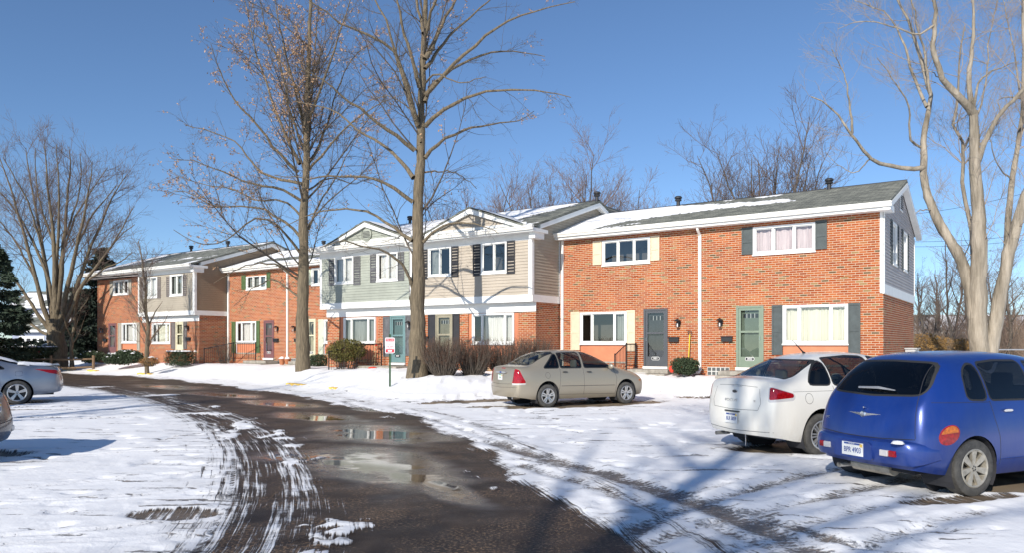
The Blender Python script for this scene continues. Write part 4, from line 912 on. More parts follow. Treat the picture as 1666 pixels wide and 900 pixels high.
# ---- stoops, railings
def slab(name, label, rx_, ry_, sx, sy, z0, z1, group=None, snow=False):
    rt = empty(name, W(rx_, ry_, z0), RROT, label, 'steps', group); m = MB(); m.box((-sx/2, -sy/2, 0), (sx/2, sy/2, z1-z0-.14)); m.build('lower_step', M['concrete'], rt, bevel=.015)
    m = MB(); m.box((-sx/2+.0, -sy/2+.28, z1-z0-.138), (sx/2, sy/2, z1-z0)); m.build('upper_step', M['concrete'], rt, bevel=.015); return rt
slab('door_steps', 'concrete steps below the slate grey door', (d1[0]+d1[1])/2, -.62, 1.7, 1.15, .42, .78)
slab('door_steps', 'concrete steps below the sage green door behind the white car', (d2[0]+d2[1])/2, -.62, 1.6, 1.15, .42, .78)
slab('door_steps', 'concrete steps below the teal door', (dt[0]+dt[1])/2-.35, LF-.65, 2.3, 1.2, .42, .74)
slab('door_steps', 'concrete steps below the khaki door behind the brown hedge', (dk[0]+dk[1])/2, LF-.62, 1.5, 1.15, .42, .74)
slab('door_steps', 'low concrete step below the maroon door', (dm[0]+dm[1])/2-.1, -.6, 1.9, 1.1, .42, .80)
slab('door_steps', 'low concrete step below the cream door behind the left tall tree', (dc[0]+dc[1])/2, -.6, 1.5, 1.1, .42, .80)
def wp(px_, py_, ry_): a_, z_ = rp(px_, py_, ry_); x_, y_, _ = W(a_, ry_); return (x_, y_), z_
a_ = d1[0]-.25
railing('hand_railing', 'black iron railing left of the slate grey door', [W(a_-.0, -.15)[:2], W(a_, -.95)[:2], W(a_-.05, -1.75)[:2]], [.80, .80, .42], .88, 'black iron railings at the doors')
a_ = dt[0]-.42
railing('hand_railing', 'black iron railing left of the teal door', [W(a_+.12, LF-.25)[:2], W(a_-.55, LF-1.05)[:2], W(a_-1.25, LF-2.0)[:2]], [.76, .76, .42], .92, 'black iron railings at the doors')
a_ = dm[0]-.25
railing('hand_railing', 'black iron railing left of the maroon door', [W(a_, -.35)[:2], W(a_-1.0, -1.0)[:2], W(a_-2.3, -1.9)[:2]], [.82, .82, .5], .92, 'black iron railings at the doors')
# ------------------------------------------------------------ cars
# car space: x forward from the rear bumper, y to the left, z up from the tyre contact
def car_cage(st, rear, frontc, beltf=.955):
    """st: list of stations (x, w, z_low, z_side, z_belt, w_rail, z_rail, z_top[, shifts]) -> half cage mirrored"""
    rows = []
    for s in st:
        x, w, zl, zs, zb, wr, zr, ztp = s[:8]; sh = s[8] if len(s) > 8 else (0,)*7
        zmid = zs + (zb - zs) * .5
        rows.append([(x+sh[0], w*.90, zl), (x+sh[1], w*.985, zl+.13), (x+sh[2], w, zmid), (x+sh[3], w*beltf, zb), (x+sh[4], wr, zr), (x+sh[5], wr*.55, zr*.25+ztp*.75), (x+sh[6], 0, ztp)])
    V = []; Fc = []; idx = {}
    def vid(p):
        k = tuple(round(c, 4) for c in p)
        if k not in idx: idx[k] = len(V); V.append(k)
        return idx[k]
    for sgn in (1, -1):
        G = [[vid((x, sgn*y, z)) for x, y, z in r] for r in rows]
        for i in range(len(G)-1):
            for j in range(6):
                q = [G[i][j], G[i+1][j], G[i+1][j+1], G[i][j+1]]
                Fc.append(q if sgn < 0 else q[::-1])
        for end, par, di in ((0, rear, -1), (-1, frontc, 1)):
            r = rows[end]; bul = par
            # cap columns at y factors 1, .78, .4, 0 ; four rows bottom, low, mid, belt
            grid = []
            for k in range(4):
                x, y, z = r[k]; b1, b2, b3 = bul[k]
                grid.append([G[end][k], vid((x+di*b1, sgn*y*.78, z)), vid((x+di*b2, sgn*y*.4, z)), vid((x+di*b3, 0, z))])
            for k in range(3):
                for c in range(3):
                    q = [grid[k][c], grid[k+1][c], grid[k+1][c+1], grid[k][c+1]]
                    if (sgn < 0) == (di < 0): q = q[::-1]
                    Fc.append(q)
            # belt row to deck row: 4 verts to (belt, rail, top, centre)
            top = [G[end][3], G[end][4], G[end][5], G[end][6]]
            for c in range(3):
                if c == 0: q = [grid[3][0], top[1], grid[3][1]]
                else: q = [grid[3][c], top[c], top[c+1], grid[3][c+1]]
                if (sgn < 0) == (di < 0): q = q[::-1]
                Fc.append(q)
    return V, Fc
AX = {'side': (Vector((1,0,0)), Vector((0,0,1)), Vector((0,1,0))),
      'rear': (Vector((0,1,0)), Vector((0,0,1)), Vector((-1,0,0))),
      'front': (Vector((0,1,0)), Vector((0,0,1)), Vector((1,0,0))),
      'top': (Vector((1,0,0)), Vector((0,1,0)), Vector((0,0,1))),
      'cr': (Vector((.7071,-.7071,0)), Vector((0,0,1)), Vector((-.7071,-.7071,0))),
      'cl': (Vector((.7071,.7071,0)), Vector((0,0,1)), Vector((-.7071,.7071,0)))}
def in_poly(p, q, poly):
    c = False; n = len(poly)
    for i in range(n):
        ax, ay = poly[i]; bx, by = poly[(i+1) % n]
        if (ay > q) != (by > q) and p < (bx-ax)*(q-ay)/(by-ay)+ax: c = not c
    return c
def cut(bm, lay, poly, axis, val, flt):
    """cut the outline of poly (seen along axis) into the shell and mark the faces inside"""
    P, Q, N = AX[axis]; n = len(poly)
    lo = (min(p[0] for p in poly)-.02, min(p[1] for p in poly)-.02); hi = (max(p[0] for p in poly)+.02, max(p[1] for p in poly)+.02)
    def near(f):
        if not flt(f.calc_center_median(), f.normal): return False
        ps = [v.co.dot(P) for v in f.verts]; qs = [v.co.dot(Q) for v in f.verts]
        return max(ps) > lo[0] and min(ps) < hi[0] and max(qs) > lo[1] and min(qs) < hi[1]
    for i in range(n):
        a = poly[i]; b = poly[(i+1) % n]; dx, dy = b[0]-a[0], b[1]-a[1]; L = math.hypot(dx, dy)
        if L < 1e-6: continue
        fs = [f for f in bm.faces if near(f)]
        # only faces close to this edge
        sel = []
        for f in fs:
            c = f.calc_center_median(); cp, cq = c.dot(P), c.dot(Q); t = ((cp-a[0])*dx+(cq-a[1])*dy)/(L*L); r = max(math.hypot(v.co.dot(P)-cp, v.co.dot(Q)-cq) for v in f.verts)
            if -r/L-.02/L < t < 1+r/L+.02/L: sel.append(f)
        if not sel: continue
        ge = set(); gv = set()
        for f in sel: ge.update(f.edges); gv.update(f.verts)
        nrm = P*(dy/L) - Q*(dx/L); co = P*a[0] + Q*a[1]
        bmesh.ops.bisect_plane(bm, geom=list(gv)+list(ge)+sel, dist=1e-5, plane_co=co, plane_no=nrm)
    for f in bm.faces:
        c = f.calc_center_median()
        if flt(c, f.normal) and in_poly(c.dot(P), c.dot(Q), poly): f[lay] = val
def rnd(poly, r=.04, k=3):
    """round the corners of a polygon"""
    o = []; n = len(poly)
    for i in range(n):
        p0, p1, p2 = Vector(poly[i-1]), Vector(poly[i]), Vector(poly[(i+1) % n]); a = (p0-p1); b = (p2-p1); ra = min(r, a.length*.45); rb = min(r, b.length*.45)
        A = p1 + a.normalized()*ra; B = p1 + b.normalized()*rb
        for j in range(k+1):
            t = j/k; q = A*(1-t)**2 + p1*2*t*(1-t) + B*t*t; o.append((q.x, q.y))
    return o
def grow_poly(poly, d):
    cx = sum(p[0] for p in poly)/len(poly); cy = sum(p[1] for p in poly)/len(poly); o = []; n = len(poly)
    area = sum(poly[i][0]*poly[(i+1)%n][1]-poly[(i+1)%n][0]*poly[i][1] for i in range(n)); sg = 1 if area > 0 else -1
    for i in range(n):
        p0, p1, p2 = Vector(poly[i-1]), Vector(poly[i]), Vector(poly[(i+1) % n])
        e1 = (p1-p0); e2 = (p2-p1)
        e1 = e1.normalized() if e1.length > 1e-7 else e2.normalized(); e2 = e2.normalized() if e2.length > 1e-7 else e1
        n1 = Vector((e1.y, -e1.x))*sg; n2 = Vector((e2.y, -e2.x))*sg; nn = n1+n2
        if nn.length < 1e-6: nn = n1
        nn.normalize(); k = d/max(.5, nn.dot(n1)); o.append((p1.x+nn.x*k, p1.y+nn.y*k))
    return o
def wheel(parent, x, y, r, wdt, style, side, rimmat, name='wheel', rim_r=.66):
    """side -1: outer face towards -y"""
    e = empty(name, (x, y, r)); e.parent = parent
    hw = wdt/2
    m = MB(); prof = [(r*rim_r, -hw*.92),(r*.78,-hw*1.0),(r*.90,-hw*1.0),(r*.975,-hw*.86),(r,-hw*.6),(r,hw*.6),(r*.975,hw*.86),(r*.90,hw),(r*.78,hw),(r*rim_r,hw*.92)]
    m.lathe(prof, 40, (0,0,0), 'y'); m.build('tyre', M['tyre'], e, smooth=True)
    o = side; R_ = r*rim_r
    m = MB(); m.lathe([(R_*1.02,o*hw*.95),(R_*.97,o*hw*1.0),(R_*.90,o*hw*.93),(R_*.88,o*hw*.6),(R_*.86,o*hw*.1)], 36, (0,0,0), 'y')
    hub = R_*.2
    m.lathe([(0,o*hw*.86),(hub*.6,o*hw*.86),(hub,o*hw*.78),(hub*1.1,o*hw*.4)], 20, (0,0,0), 'y')
    def spoke(a, w0, w1, r0, r1, off=0.0):
        c, s = math.cos(a), math.sin(a)
        def P(rad, lat, dep): return (c*rad - s*lat, o*dep, s*rad + c*lat)
        f0, f1 = hw*.80, hw*.93; b0, b1 = hw*.45, hw*.62
        for q in ([P(r0,off-w0,f0),P(r0,off+w0,f0),P(r1,off*1.0+w1,f1),P(r1,off-w1,f1)], [P(r0,off-w0,f0),P(r1,off-w1,f1),P(r1,off-w1,b1),P(r0,off-w0,b0)], [P(r0,off+w0,f0),P(r0,off+w0,b0),P(r1,off+w1,b1),P(r1,off+w1,f1)]): m.face(q)
    if style == 'split5':
        for k in range(5):
            a = math.pi/2 + k*2*math.pi/5
            for s_ in (-1, 1): spoke(a+s_*.10, .012, .020, hub*.8, R_*.93, s_*.012)
            spoke(a, .03, .012, hub*.7, R_*.42)
    elif style == 'multi':
        for k in range(8):
            a = math.pi/2 + k*2*math.pi/8
            for s_ in (-1, 1): spoke(a+s_*.09, .009, .013, hub*.8, R_*.93, s_*.008)
    elif style == 'seven':
        for k in range(7): spoke(math.pi/2 + k*2*math.pi/7, .020, .040, hub*.8, R_*.93)
    elif style == 'five':
        for k in range(5): spoke(math.pi/2 + k*2*math.pi/5, .026, .046, hub*.8, R_*.93)
    else:
        for k in range(6): spoke(math.pi/2 + k*2*math.pi/6, .03, .036, hub*.8, R_*.93)
    m.build('rim', rimmat, e, smooth=True)
    m = MB(); m.lathe([(0,o*hw*.12),(R_*.87,o*hw*.12)], 24, (0,0,0), 'y'); m.lathe([(0,-o*hw*.85),(R_,-o*hw*.85)], 20, (0,0,0), 'y'); m.build('brake_disc', M['dark_metal'], e)
    m = MB()
    for k in range(5):
        a = math.pi/2 + k*2*math.pi/5+.3; m.lathe([(0,o*hw*.885),(.010,o*hw*.885),(.010,o*hw*.8)], 6, (hub*.55*math.cos(a),0,hub*.55*math.sin(a)), 'y')
    m.build('lug_nut', M['dark_metal'], e)
    return e
M['tyre'] = mat('tyre', (.035,.034,.033), .85, noise=0, bump=.5, bscale=60, col2=(.10,.095,.085), nscale=9)
M['dark_metal'] = mat('dark_metal', (.05,.05,.05), .6, noise=.4)
M['rim_silver'] = mat('rim_silver', (.62,.61,.59), .35, metal=.75, noise=.15, nscale=14)
M['rim_dirty'] = mat('rim_dirty', (.50,.46,.38), .5, metal=.55, noise=.35, nscale=12)
M['lens_red'] = mat('lens_red', (.36,.006,.010), .10, coat=.6, noise=.6, nscale=30)
M['lens_amber'] = mat('lens_amber', (.60,.15,.01), .12, coat=.6, noise=.5, nscale=30)
M['lens_clear'] = mat('lens_clear', (.55,.53,.52), .12, coat=1.0)
M['car_glass'] = glass_mat('car_glass', (.66,.70,.68), .02, fk=.8)
M['car_glass_dark'] = glass_mat('car_glass_dark', (.12,.13,.14), .02, fk=.8)
M['seat_beige'] = mat('seat_beige', (.55,.50,.40), .8, noise=.1)
M['seat_dark'] = mat('seat_dark', (.06,.06,.065), .8, noise=.1)
M['plate'] = mat('plate_white', (.72,.72,.70), .5, noise=.08, nscale=20)
M['plate_blue'] = mat('plate_blue', (.03,.07,.26), .5)
M['plate_green'] = mat('plate_green', (.05,.25,.14), .5)
class Car:
    def __init__(s, name, label, cat, loc, head, cage, L, subd=2, z=0.0):
        s.root = empty(name, (*loc, z), math.atan2(head[1], head[0]), label, cat); s.L = L
        V, Fc = cage; me = bpy.data.meshes.new('cage'); me.from_pydata(V, [], Fc)
        bm = bmesh.new(); bm.from_mesh(me); bmesh.ops.recalc_face_normals(bm, faces=bm.faces); bm.to_mesh(me); bm.free()
        o = bpy.data.objects.new('cage', me); col.objects.link(o); md = o.modifiers.new('s', 'SUBSURF'); md.levels = subd; md.render_levels = subd
        bpy.context.view_layer.update(); me2 = bpy.data.meshes.new_from_object(o.evaluated_get(bpy.context.evaluated_depsgraph_get())); bpy.data.objects.remove(o)
        s.bm = bmesh.new(); s.bm.from_mesh(me2); s.lay = s.bm.faces.layers.int.new('part'); s.bm.normal_update()
        s.bvh = BVHTree.FromBMesh(s.bm); s.parts = {0: ('body', None, False)}; s.n = 1
    def hit(s, o, d):
        h = s.bvh.ray_cast(Vector(o), Vector(d)); return h
    def ys(s, x, z, side=-1):
        h = s.hit((x, side*3, z), (0, -side, 0)); return h[0].y if h[0] else side*.8
    def xs(s, y, z):
        h = s.hit((-3, y, z), (1, 0, 0)); return h[0].x if h[0] else 0
    def zs(s, x, y):
        h = s.hit((x, y, 4), (0, 0, -1)); return h[0].z if h[0] else 1
    def region(s, name, poly, axis, mt, flt=None, sides='both', smooth=True):
        v = s.n; s.n += 1; s.parts[v] = (name, mt, smooth)
        if flt is None:
            if axis == 'side': flt = (lambda c, n: abs(n.y) > .25 and abs(c.y) > .35) if sides == 'both' else (lambda c, n: n.y*sides > .25)
            elif axis == 'rear': flt = lambda c, n: n.x < -.12 and c.x < 2.2
            elif axis == 'front': flt = lambda c, n: n.x > .12 and c.x > 2.2
            elif axis == 'top': flt = lambda c, n: n.z > .2
            elif axis == 'cr': flt = lambda c, n: c.y < 0 and c.x < 1.2 and (n.x < .3)
            elif axis == 'cl': flt = lambda c, n: c.y > 0 and c.x < 1.2 and (n.x < .3)
        cut(s.bm, s.lay, poly, axis, v, flt); return v
    def glazed(s, name, poly, axis, glass, seal=.022, flt=None, r=.05, trim='rubber'):
        p = rnd(poly, r); s.region('window_seal', grow_poly(p, seal), axis, trim, flt); s.region(name, p, axis, glass, flt)
    def arch(s, x, z, r):
        pts = [(x+r*math.cos(t), z+r*math.sin(t)) for t in np.linspace(-.5, math.pi+.5, 26)]; s.arches = getattr(s, 'arches', []) + [(x, z, r)]
        v = -7; cut(s.bm, s.lay, pts + [(x-r*1.0, -.2), (x+r*1.0, -.2)], 'side', v, lambda c, n: abs(c.y) > .3 and c.z < z+r+.3)
    def finish(s, paint, underside=True):
        bm = s.bm; byv = {}
        for f in bm.faces: byv.setdefault(f[s.lay], []).append(f)
        s.out = {}
        for v, fs in byv.items():
            if v == -7: continue
            nm, mt, sm = s.parts[v]
            comps = [fs]
            if v != 0:        # separate islands become parts of their own
                left = set(fs); comps = []
                while left:
                    st = [left.pop()]; comp = [st[0]]
                    while st:
                        f = st.pop()
                        for e in f.edges:
                            for g in e.link_faces:
                                if g in left: left.discard(g); st.append(g); comp.append(g)
                    comps.append(comp)
            for comp in comps:
                if v and sum(f.calc_area() for f in comp) < 2e-4: continue
                vi = {}; V = []; Fs = []
                for f in comp:
                    q = []
                    for vv in f.verts:
                        if vv not in vi: vi[vv] = len(V); V.append(vv.co[:])
                        q.append(vi[vv])
                    Fs.append(q)
                me = bpy.data.meshes.new(nm); me.from_pydata(V, [], Fs); me.polygons.foreach_set('use_smooth', [True]*len(Fs)); me.materials.append(paint if v == 0 else M[mt] if isinstance(mt, str) else mt)
                # borrow the smooth normals of the whole shell
                me.normals_split_custom_set_from_vertices([vv.normal[:] for vv in vi.keys()])
                o = bpy.data.objects.new(nm, me); col.objects.link(o); o.parent = s.root; s.out.setdefault(nm, []).append(o)
        # dark wheel housings and floor
        m = MB()
        for (x, z, r) in s.arches:
            for sd_ in (-1, 1):
                y0 = abs(s.ys(x, z+r+.05, -1))-.015
                m.lathe([(r-.0, sd_*y0), (r+.0, sd_*.45)], 20, (x, 0, z), 'y', -.6, math.pi+.6); m.lathe([(0, sd_*.46), (r, sd_*.46)], 20, (x, 0, z), 'y')
        m.box((s.arches[0][0]+.3, -.72, .20), (s.arches[1][0]-.3, .72, .30)); m.box((.25, -.55, .24), (s.arches[0][0]+.3, .55, .34)); m.box((s.arches[1][0]-.3, -.5, .2), (s.L-.35, .5, .32))
        m.build('underbody', M['dark'], s.root)
    def line(s, pts, axis, side=-1, rad=.0035, name='panel_gap', mt='dark', off=.0):
        m = MB(); P = []
        for (a, b), (c, d) in zip(pts[:-1], pts[1:]):
            n = max(1, int(math.hypot(c-a, d-b)/.05))
            for k in range(n + (1 if (c, d) == pts[-1] else 0)): t = k/n; P.append((a+(c-a)*t, b+(d-b)*t))
        Q = []
        for a, b in P:
            if axis == 'side': Q.append((a, s.ys(a, b, side), b))
            elif axis == 'rear': Q.append((s.xs(a, b), a, b))
            else: Q.append((a, b, s.zs(a, b)))
        m.tube(Q, rad, 4); return m.build(name, M[mt] if isinstance(mt, str) else mt, s.root)
    def handle(s, x, z, side, mt, w=.085, chrome=None):
        y = s.ys(x, z, side); e = MB(); N = 10
        for k in range(2):
            pass
        prof = [(-w, 0), (-w*.7, .016), (0, .02), (w*.7, .016), (w, 0), (w*.7, -.014), (-w*.7, -.014)]
        e.prism([(p, q) for p, q in prof], lambda u, v: (x+u, y-side*.01, z+v), lambda u, v: (x+u*.9, y+side*.028, z+v*.8)); return e.build('door_handle', mt, s.root, smooth=True)
    def mirror(s, x, z, side, mt, sc=1.0):
        y = s.ys(x, z-.02, side); m = MB(); c = Vector((x, y+side*.13, z+.03)); bmx = bmesh.new(); bmesh.ops.create_uvsphere(bmx, u_segments=12, v_segments=8, radius=1)
        me = bpy.data.meshes.new('side_mirror')
        for v in bmx.verts: v.co = Vector((c.x+v.co.x*.06*sc+.02*abs(v.co.y), c.y+v.co.y*.11*sc, c.z+v.co.z*.075*sc))
        for f_ in bmx.faces: f_.smooth = True
        bmx.to_mesh(me); bmx.free(); me.materials.append(mt); o = bpy.data.objects.new('side_mirror', me); col.objects.link(o); o.parent = s.root
        m.box((x-.02, min(y-.02*side, y+side*.06), z-.02), (x+.03, max(y-.02*side, y+side*.06), z+.03)); m.build('mirror_arm', M['rubber'], o)
    def seats(s, xf, xr, mt, zseat=.5, ztop=1.12, w=.5):
        for x, ys_ in ((xf, (-.36, .36)), (xr, (-.36, .36))):
            for y in ys_:
                m = MB(); m.prism([(x-.22,zseat),(x-.08,zseat-.02),(x-.16,ztop-.15),(x-.28,ztop-.16)], lambda u, v: (u, y-w/2, v), lambda u, v: (u, y+w/2, v)); m.box((x-.15,y-w/2,zseat-.15),(x+.4,y+w/2,zseat)); m.box((x-.275,y-.12,ztop-.15),(x-.175,y+.12,ztop+.05)); m.build('seat', mt, s.root, bevel=.04)
    def plate(s, y, z, txt, blue='plate_blue', w=.305, h=.152, tilt=0, band=True, size=.085, top=None, xoff=0):
        x = s.xs(y, z) - .012 - xoff; m = MB(); m.box((x-.004, y-w/2, z-h/2), (x, y+w/2, z+h/2)); p = m.build('license_plate', M['plate'], s.root)
        if band:
            m = MB(); m.box((x-.006, y-w/2+.03, z+h/2-.030), (x-.0042, y+w/2-.03, z+h/2-.008)); m.build('plate_band', M[blue], p)
            m = MB(); m.box((x-.008, y-w/2+.012, z+h/2-.045), (x-.0062, y-w/2+.045, z+h/2-.012)); m.build('plate_sticker', M['yellow'], p)
        Mx = Matrix(((0,0,-1,x-.0055),(-1,0,0,y),(0,1,0,z-.012),(0,0,0,1)))
        text_mesh(txt, size, 'plate_number', M[blue], p, Mx, .0008, bold=.001, sx=.80)
        if top: Mx2 = Mx.copy(); Mx2.translation = Vector((x-.0068, y, z+h/2-.020)); text_mesh(top, .019, 'plate_state', M['plate'], p, Mx2, .0004)
        return p
def stretch_up(car, k):
    for o in bpy.data.objects:
        if o.parent == car.root and o.type == 'MESH': o.scale.z = k
def ellipse(cx, cz, a, b, n=20, rot=0):
    c, s = math.cos(rot), math.sin(rot); return [(cx+a*math.cos(t)*c-b*math.sin(t)*s, cz+a*math.cos(t)*s+b*math.sin(t)*c) for t in np.linspace(0, 2*math.pi, n, endpoint=False)]
CAPR = [(.03,.07,.09),(.05,.11,.13),(.05,.10,.12),(.03,.07,.09)]
CAPF = [(.06,.16,.2),(.08,.2,.26),(.08,.2,.26),(.06,.16,.2)]
def head_dir(a): return (math.cos(a), math.sin(a))
# ---- beige four-door sedan
P_beige = carpaint('paint_beige', (.36,.315,.24), metal=.45, rough=.35, dirt=.9, dcol=(.40,.345,.26))
st = [(.13,.75,.27,.36,.92,.62,.995,1.02,(0,-.02,-.02,0,.03,.03,.03)), (.22,.79,.26,.35,.94,.67,1.015,1.035), (.40,.83,.24,.34,.95,.68,1.025,1.05), (.54,.85,.21,.32,.955,.67,1.045,1.07), (.74,.85,.20,.30,.965,.64,1.16,1.20), (1.05,.85,.20,.3,.965,.60,1.31,1.365), (1.4,.85,.20,.3,.965,.585,1.375,1.435),
      (2.0,.85,.20,.3,.96,.59,1.385,1.445), (2.4,.85,.20,.3,.955,.60,1.35,1.41), (2.75,.85,.20,.3,.95,.62,1.235,1.29), (3.1,.85,.2,.3,.94,.66,1.07,1.12), (3.38,.85,.2,.3,.91,.67,.965,1.01), (3.8,.84,.21,.32,.85,.60,.89,.93), (4.15,.79,.23,.36,.76,.52,.79,.82), (4.33,.68,.26,.38,.64,.45,.68,.70)]
c = Car('sedan', 'dirty beige four-door sedan parked in front of the brown hedge', 'car', (0,0), (1,0), car_cage(st, CAPR, CAPF), 4.44)
WX0, WX1, WR = 1.0, 3.615, .308
c.arch(WX0, WR, .355); c.arch(WX1, WR, .355)
c.glazed('side_window', [(.90,.985),(1.37,.985),(1.37,1.325),(1.28,1.30)], 'side', 'car_glass_dark')
c.glazed('side_window', [(1.43,.985),(2.10,.98),(2.10,1.36),(1.43,1.34)], 'side', 'car_glass')
c.glazed('side_window', [(2.20,.98),(3.12,.975),(2.72,1.24),(2.5,1.32),(2.20,1.36)], 'side', 'car_glass')
c.glazed('rear_window', [(-.60,1.07),(.60,1.07),(.50,1.36),(-.50,1.36)], 'rear', 'car_glass', flt=lambda c_, n: n.x < -.1 and n.z > .3 and c_.x < 1.6 and c_.x > .45)
c.glazed('windscreen', [(-.62,1.02),(.62,1.02),(.52,1.34),(-.52,1.34)], 'front', 'car_glass', flt=lambda c_, n: n.x > .1 and n.z > .3 and 2.3 < c_.x < 3.45)
for ax in ('cr', 'cl'):
    c.region('tail_light', rnd([(.43,.615),(.50,.97),(.64,.94),(.80,.66),(.80,.62)], .03), ax, 'lens_red'); c.region('tail_light_lower', rnd([(.43,.57),(.43,.614),(.80,.619),(.80,.59)], .01), ax, 'lens_clear')
c.region('side_marker', rnd([(4.10,.60),(4.20,.60),(4.20,.64),(4.10,.64)], .01), 'side', 'lens_amber')
c.finish(P_beige)
for sd_ in (-1, 1):
    c.line([(1.40,.965),(1.40,.75),(1.38,.60),(1.34,.34)], 'side', sd_); c.line([(2.15,.965),(2.17,.6),(2.15,.30)], 'side', sd_); c.line([(3.18,.94),(3.27,.7),(3.22,.30)], 'side', sd_); c.line([(1.36,.32),(3.22,.29)], 'side', sd_)
    c.line([(1.42,.53),(3.2,.51)], 'side', sd_, .006, 'rub_strip', 'dark_metal')
    c.handle(1.55, .875, sd_, M['dark_metal']); c.handle(2.34, .865, sd_, M['dark_metal']); c.mirror(3.0, .97, sd_, P_beige)
    for x_, r_ in ((WX0, WR), (WX1, WR)): wheel(c.root, x_, sd_*.745, WR, .195, 'split5', sd_, M['rim_silver'])
c.line([(t_[0], t_[1]) for t_ in ellipse(1.0, .80, .075, .075, 14)]+[(1.075,.80)], 'side', -1, .003, 'fuel_flap')
c.line([(-.60,.63),(-.55,.98),(0,1.0),(.55,.98),(.60,.63)], 'rear'); c.line([(-.56,.60),(0,.585),(.56,.60)], 'rear'); c.line([(-.72,.52),(0,.50),(.72,.52)], 'rear', 0, .003)
m = MB(); x_ = c.xs(0,.86)-.02; m.prism([(-.29,.87),(-.20,.895),(.20,.895),(.29,.87),(.2,.85),(-.2,.85)], lambda u, v: (x_+.06,u,v), lambda u, v: (x_-.012,u,v)); m.build('trunk_handle', M['alu'], c.root, smooth=True)
m = MB(); m.prism(ellipse(0,.875,.05,.02,16), lambda u, v: (x_-.012,u,v), lambda u, v: (x_-.018,u,v)); m.build('badge', M['plate_blue'], c.root)
c.plate(0, .755, '1DFG2', 'plate_green', w=.24, h=.14, size=.05)
c.region
m = MB(); z_ = 1.0; x_ = c.xs(0,.975); m.box((x_-.012,-.09,.965),(x_+.03,.09,.985)); m.build('brake_light', M['lens_red'], c.root)
c.seats(2.35, 1.45, M['seat_beige'])
m = MB(); m.box((2.75,-.7,.75),(3.1,.7,.95)); m.build('dashboard', M['seat_dark'], c.root, bevel=.03)
m = MB(); m.tube([(.12,-.45,.24),(.35,-.45,.24)], .025, 8); m.build('exhaust', M['chrome'], c.root)
def place(car, rear_right_px, ang, wx, wy=.745):
    """put the outer contact of the rear right tyre at a ground point"""
    x, y = rear_right_px; ca, sa = math.cos(ang), math.sin(ang); ox = wx*ca + (wy+.09)*sa; oy = wx*sa - (wy+.09)*ca
    car.root.location.x = x - ox; car.root.location.y = y - oy; car.root.rotation_euler = (0, 0, ang)
place(c, (.96, 19.85), R(29.5), WX0); stretch_up(c, 1.07); BEIGE = c
# ---- white sedan
P_white = carpaint('paint_white', (.74,.72,.66), rough=.28, dirt=.42, dcol=(.50,.44,.34))
st = [(.12,.77,.29,.38,.97,.66,1.055,1.085,(0,-.03,-.02,.01,.03,.03,.03)), (.20,.81,.28,.37,.99,.70,1.075,1.10), (.34,.845,.26,.36,1.005,.71,1.08,1.105), (.50,.86,.22,.33,1.01,.70,1.09,1.12), (.72,.86,.20,.3,.99,.64,1.205,1.25), (1.04,.86,.20,.3,.99,.60,1.345,1.405), (1.4,.86,.20,.3,.99,.59,1.42,1.48),
      (2.05,.86,.20,.3,.985,.60,1.44,1.50), (2.45,.86,.20,.3,.98,.61,1.40,1.46), (2.8,.86,.20,.3,.97,.63,1.28,1.33), (3.15,.86,.2,.3,.95,.67,1.11,1.15), (3.42,.86,.2,.3,.93,.67,1.0,1.04), (3.8,.85,.21,.32,.88,.60,.93,.965), (4.18,.80,.23,.36,.80,.52,.84,.87), (4.36,.70,.26,.38,.68,.45,.73,.76)]
c = Car('sedan', 'white four-door sedan with a bare ground patch under it beside the blue car', 'car', (0,0), (1,0), car_cage(st, CAPR, CAPF), 4.45)
WX0, WX1, WR = .98, 3.60, .318
c.arch(WX0, WR, .365); c.arch(WX1, WR, .365)
c.glazed('side_window', [(.78,1.03),(1.21,1.02),(1.21,1.36),(1.07,1.31),(.90,1.18)], 'side', 'car_glass_dark', r=.08)
c.glazed('side_window', [(1.27,1.02),(2.10,1.01),(2.10,1.41),(1.8,1.42),(1.27,1.385)], 'side', 'car_glass')
c.glazed('side_window', [(2.20,1.01),(3.14,1.0),(2.76,1.28),(2.5,1.38),(2.20,1.41)], 'side', 'car_glass')
c.glazed('rear_window', [(-.62,1.115),(.62,1.115),(.50,1.355),(-.50,1.355)], 'rear', 'car_glass', flt=lambda c_, n: n.x < -.1 and n.z > .3 and .45 < c_.x < 1.6)
c.glazed('windscreen', [(-.62,1.06),(.62,1.06),(.52,1.38),(-.52,1.38)], 'front', 'car_glass', flt=lambda c_, n: n.x > .1 and n.z > .3 and 2.3 < c_.x < 3.5)
for ax in ('cr', 'cl'):
    c.region('tail_light_trim', rnd([(.55,.78),(.56,1.0),(.62,1.0),(.91,.91),(.93,.86),(.91,.805)], .03), ax, 'lens_clear'); c.region('tail_light', rnd([(.565,.815),(.575,.99),(.62,.99),(.90,.905),(.91,.85)], .03), ax, 'lens_red')
c.finish(P_white)
for sd_ in (-1, 1):
    c.line([(1.24,1.0),(1.27,.80),(1.37,.66),(1.40,.33)], 'side', sd_); c.line([(2.15,1.0),(2.18,.6),(2.16,.30)], 'side', sd_); c.line([(3.2,.96),(3.28,.7),(3.22,.30)], 'side', sd_); c.line([(.45,.93),(3.3,.93)], 'side', sd_, .0025)
    c.handle(1.48, .90, sd_, M['dark_metal'], .09); c.handle(2.38, .90, sd_, M['dark_metal'], .09); c.mirror(3.02, 1.0, sd_, P_white)
    for x_ in (WX0, WX1): wheel(c.root, x_, sd_*.75, WR, .20, 'multi', sd_, M['rim_silver'], rim_r=.68)
c.line([(t_[0], t_[1]) for t_ in ellipse(.74, .83, .075, .075, 14)]+[(.815,.83)], 'side', -1, .003, 'fuel_flap')
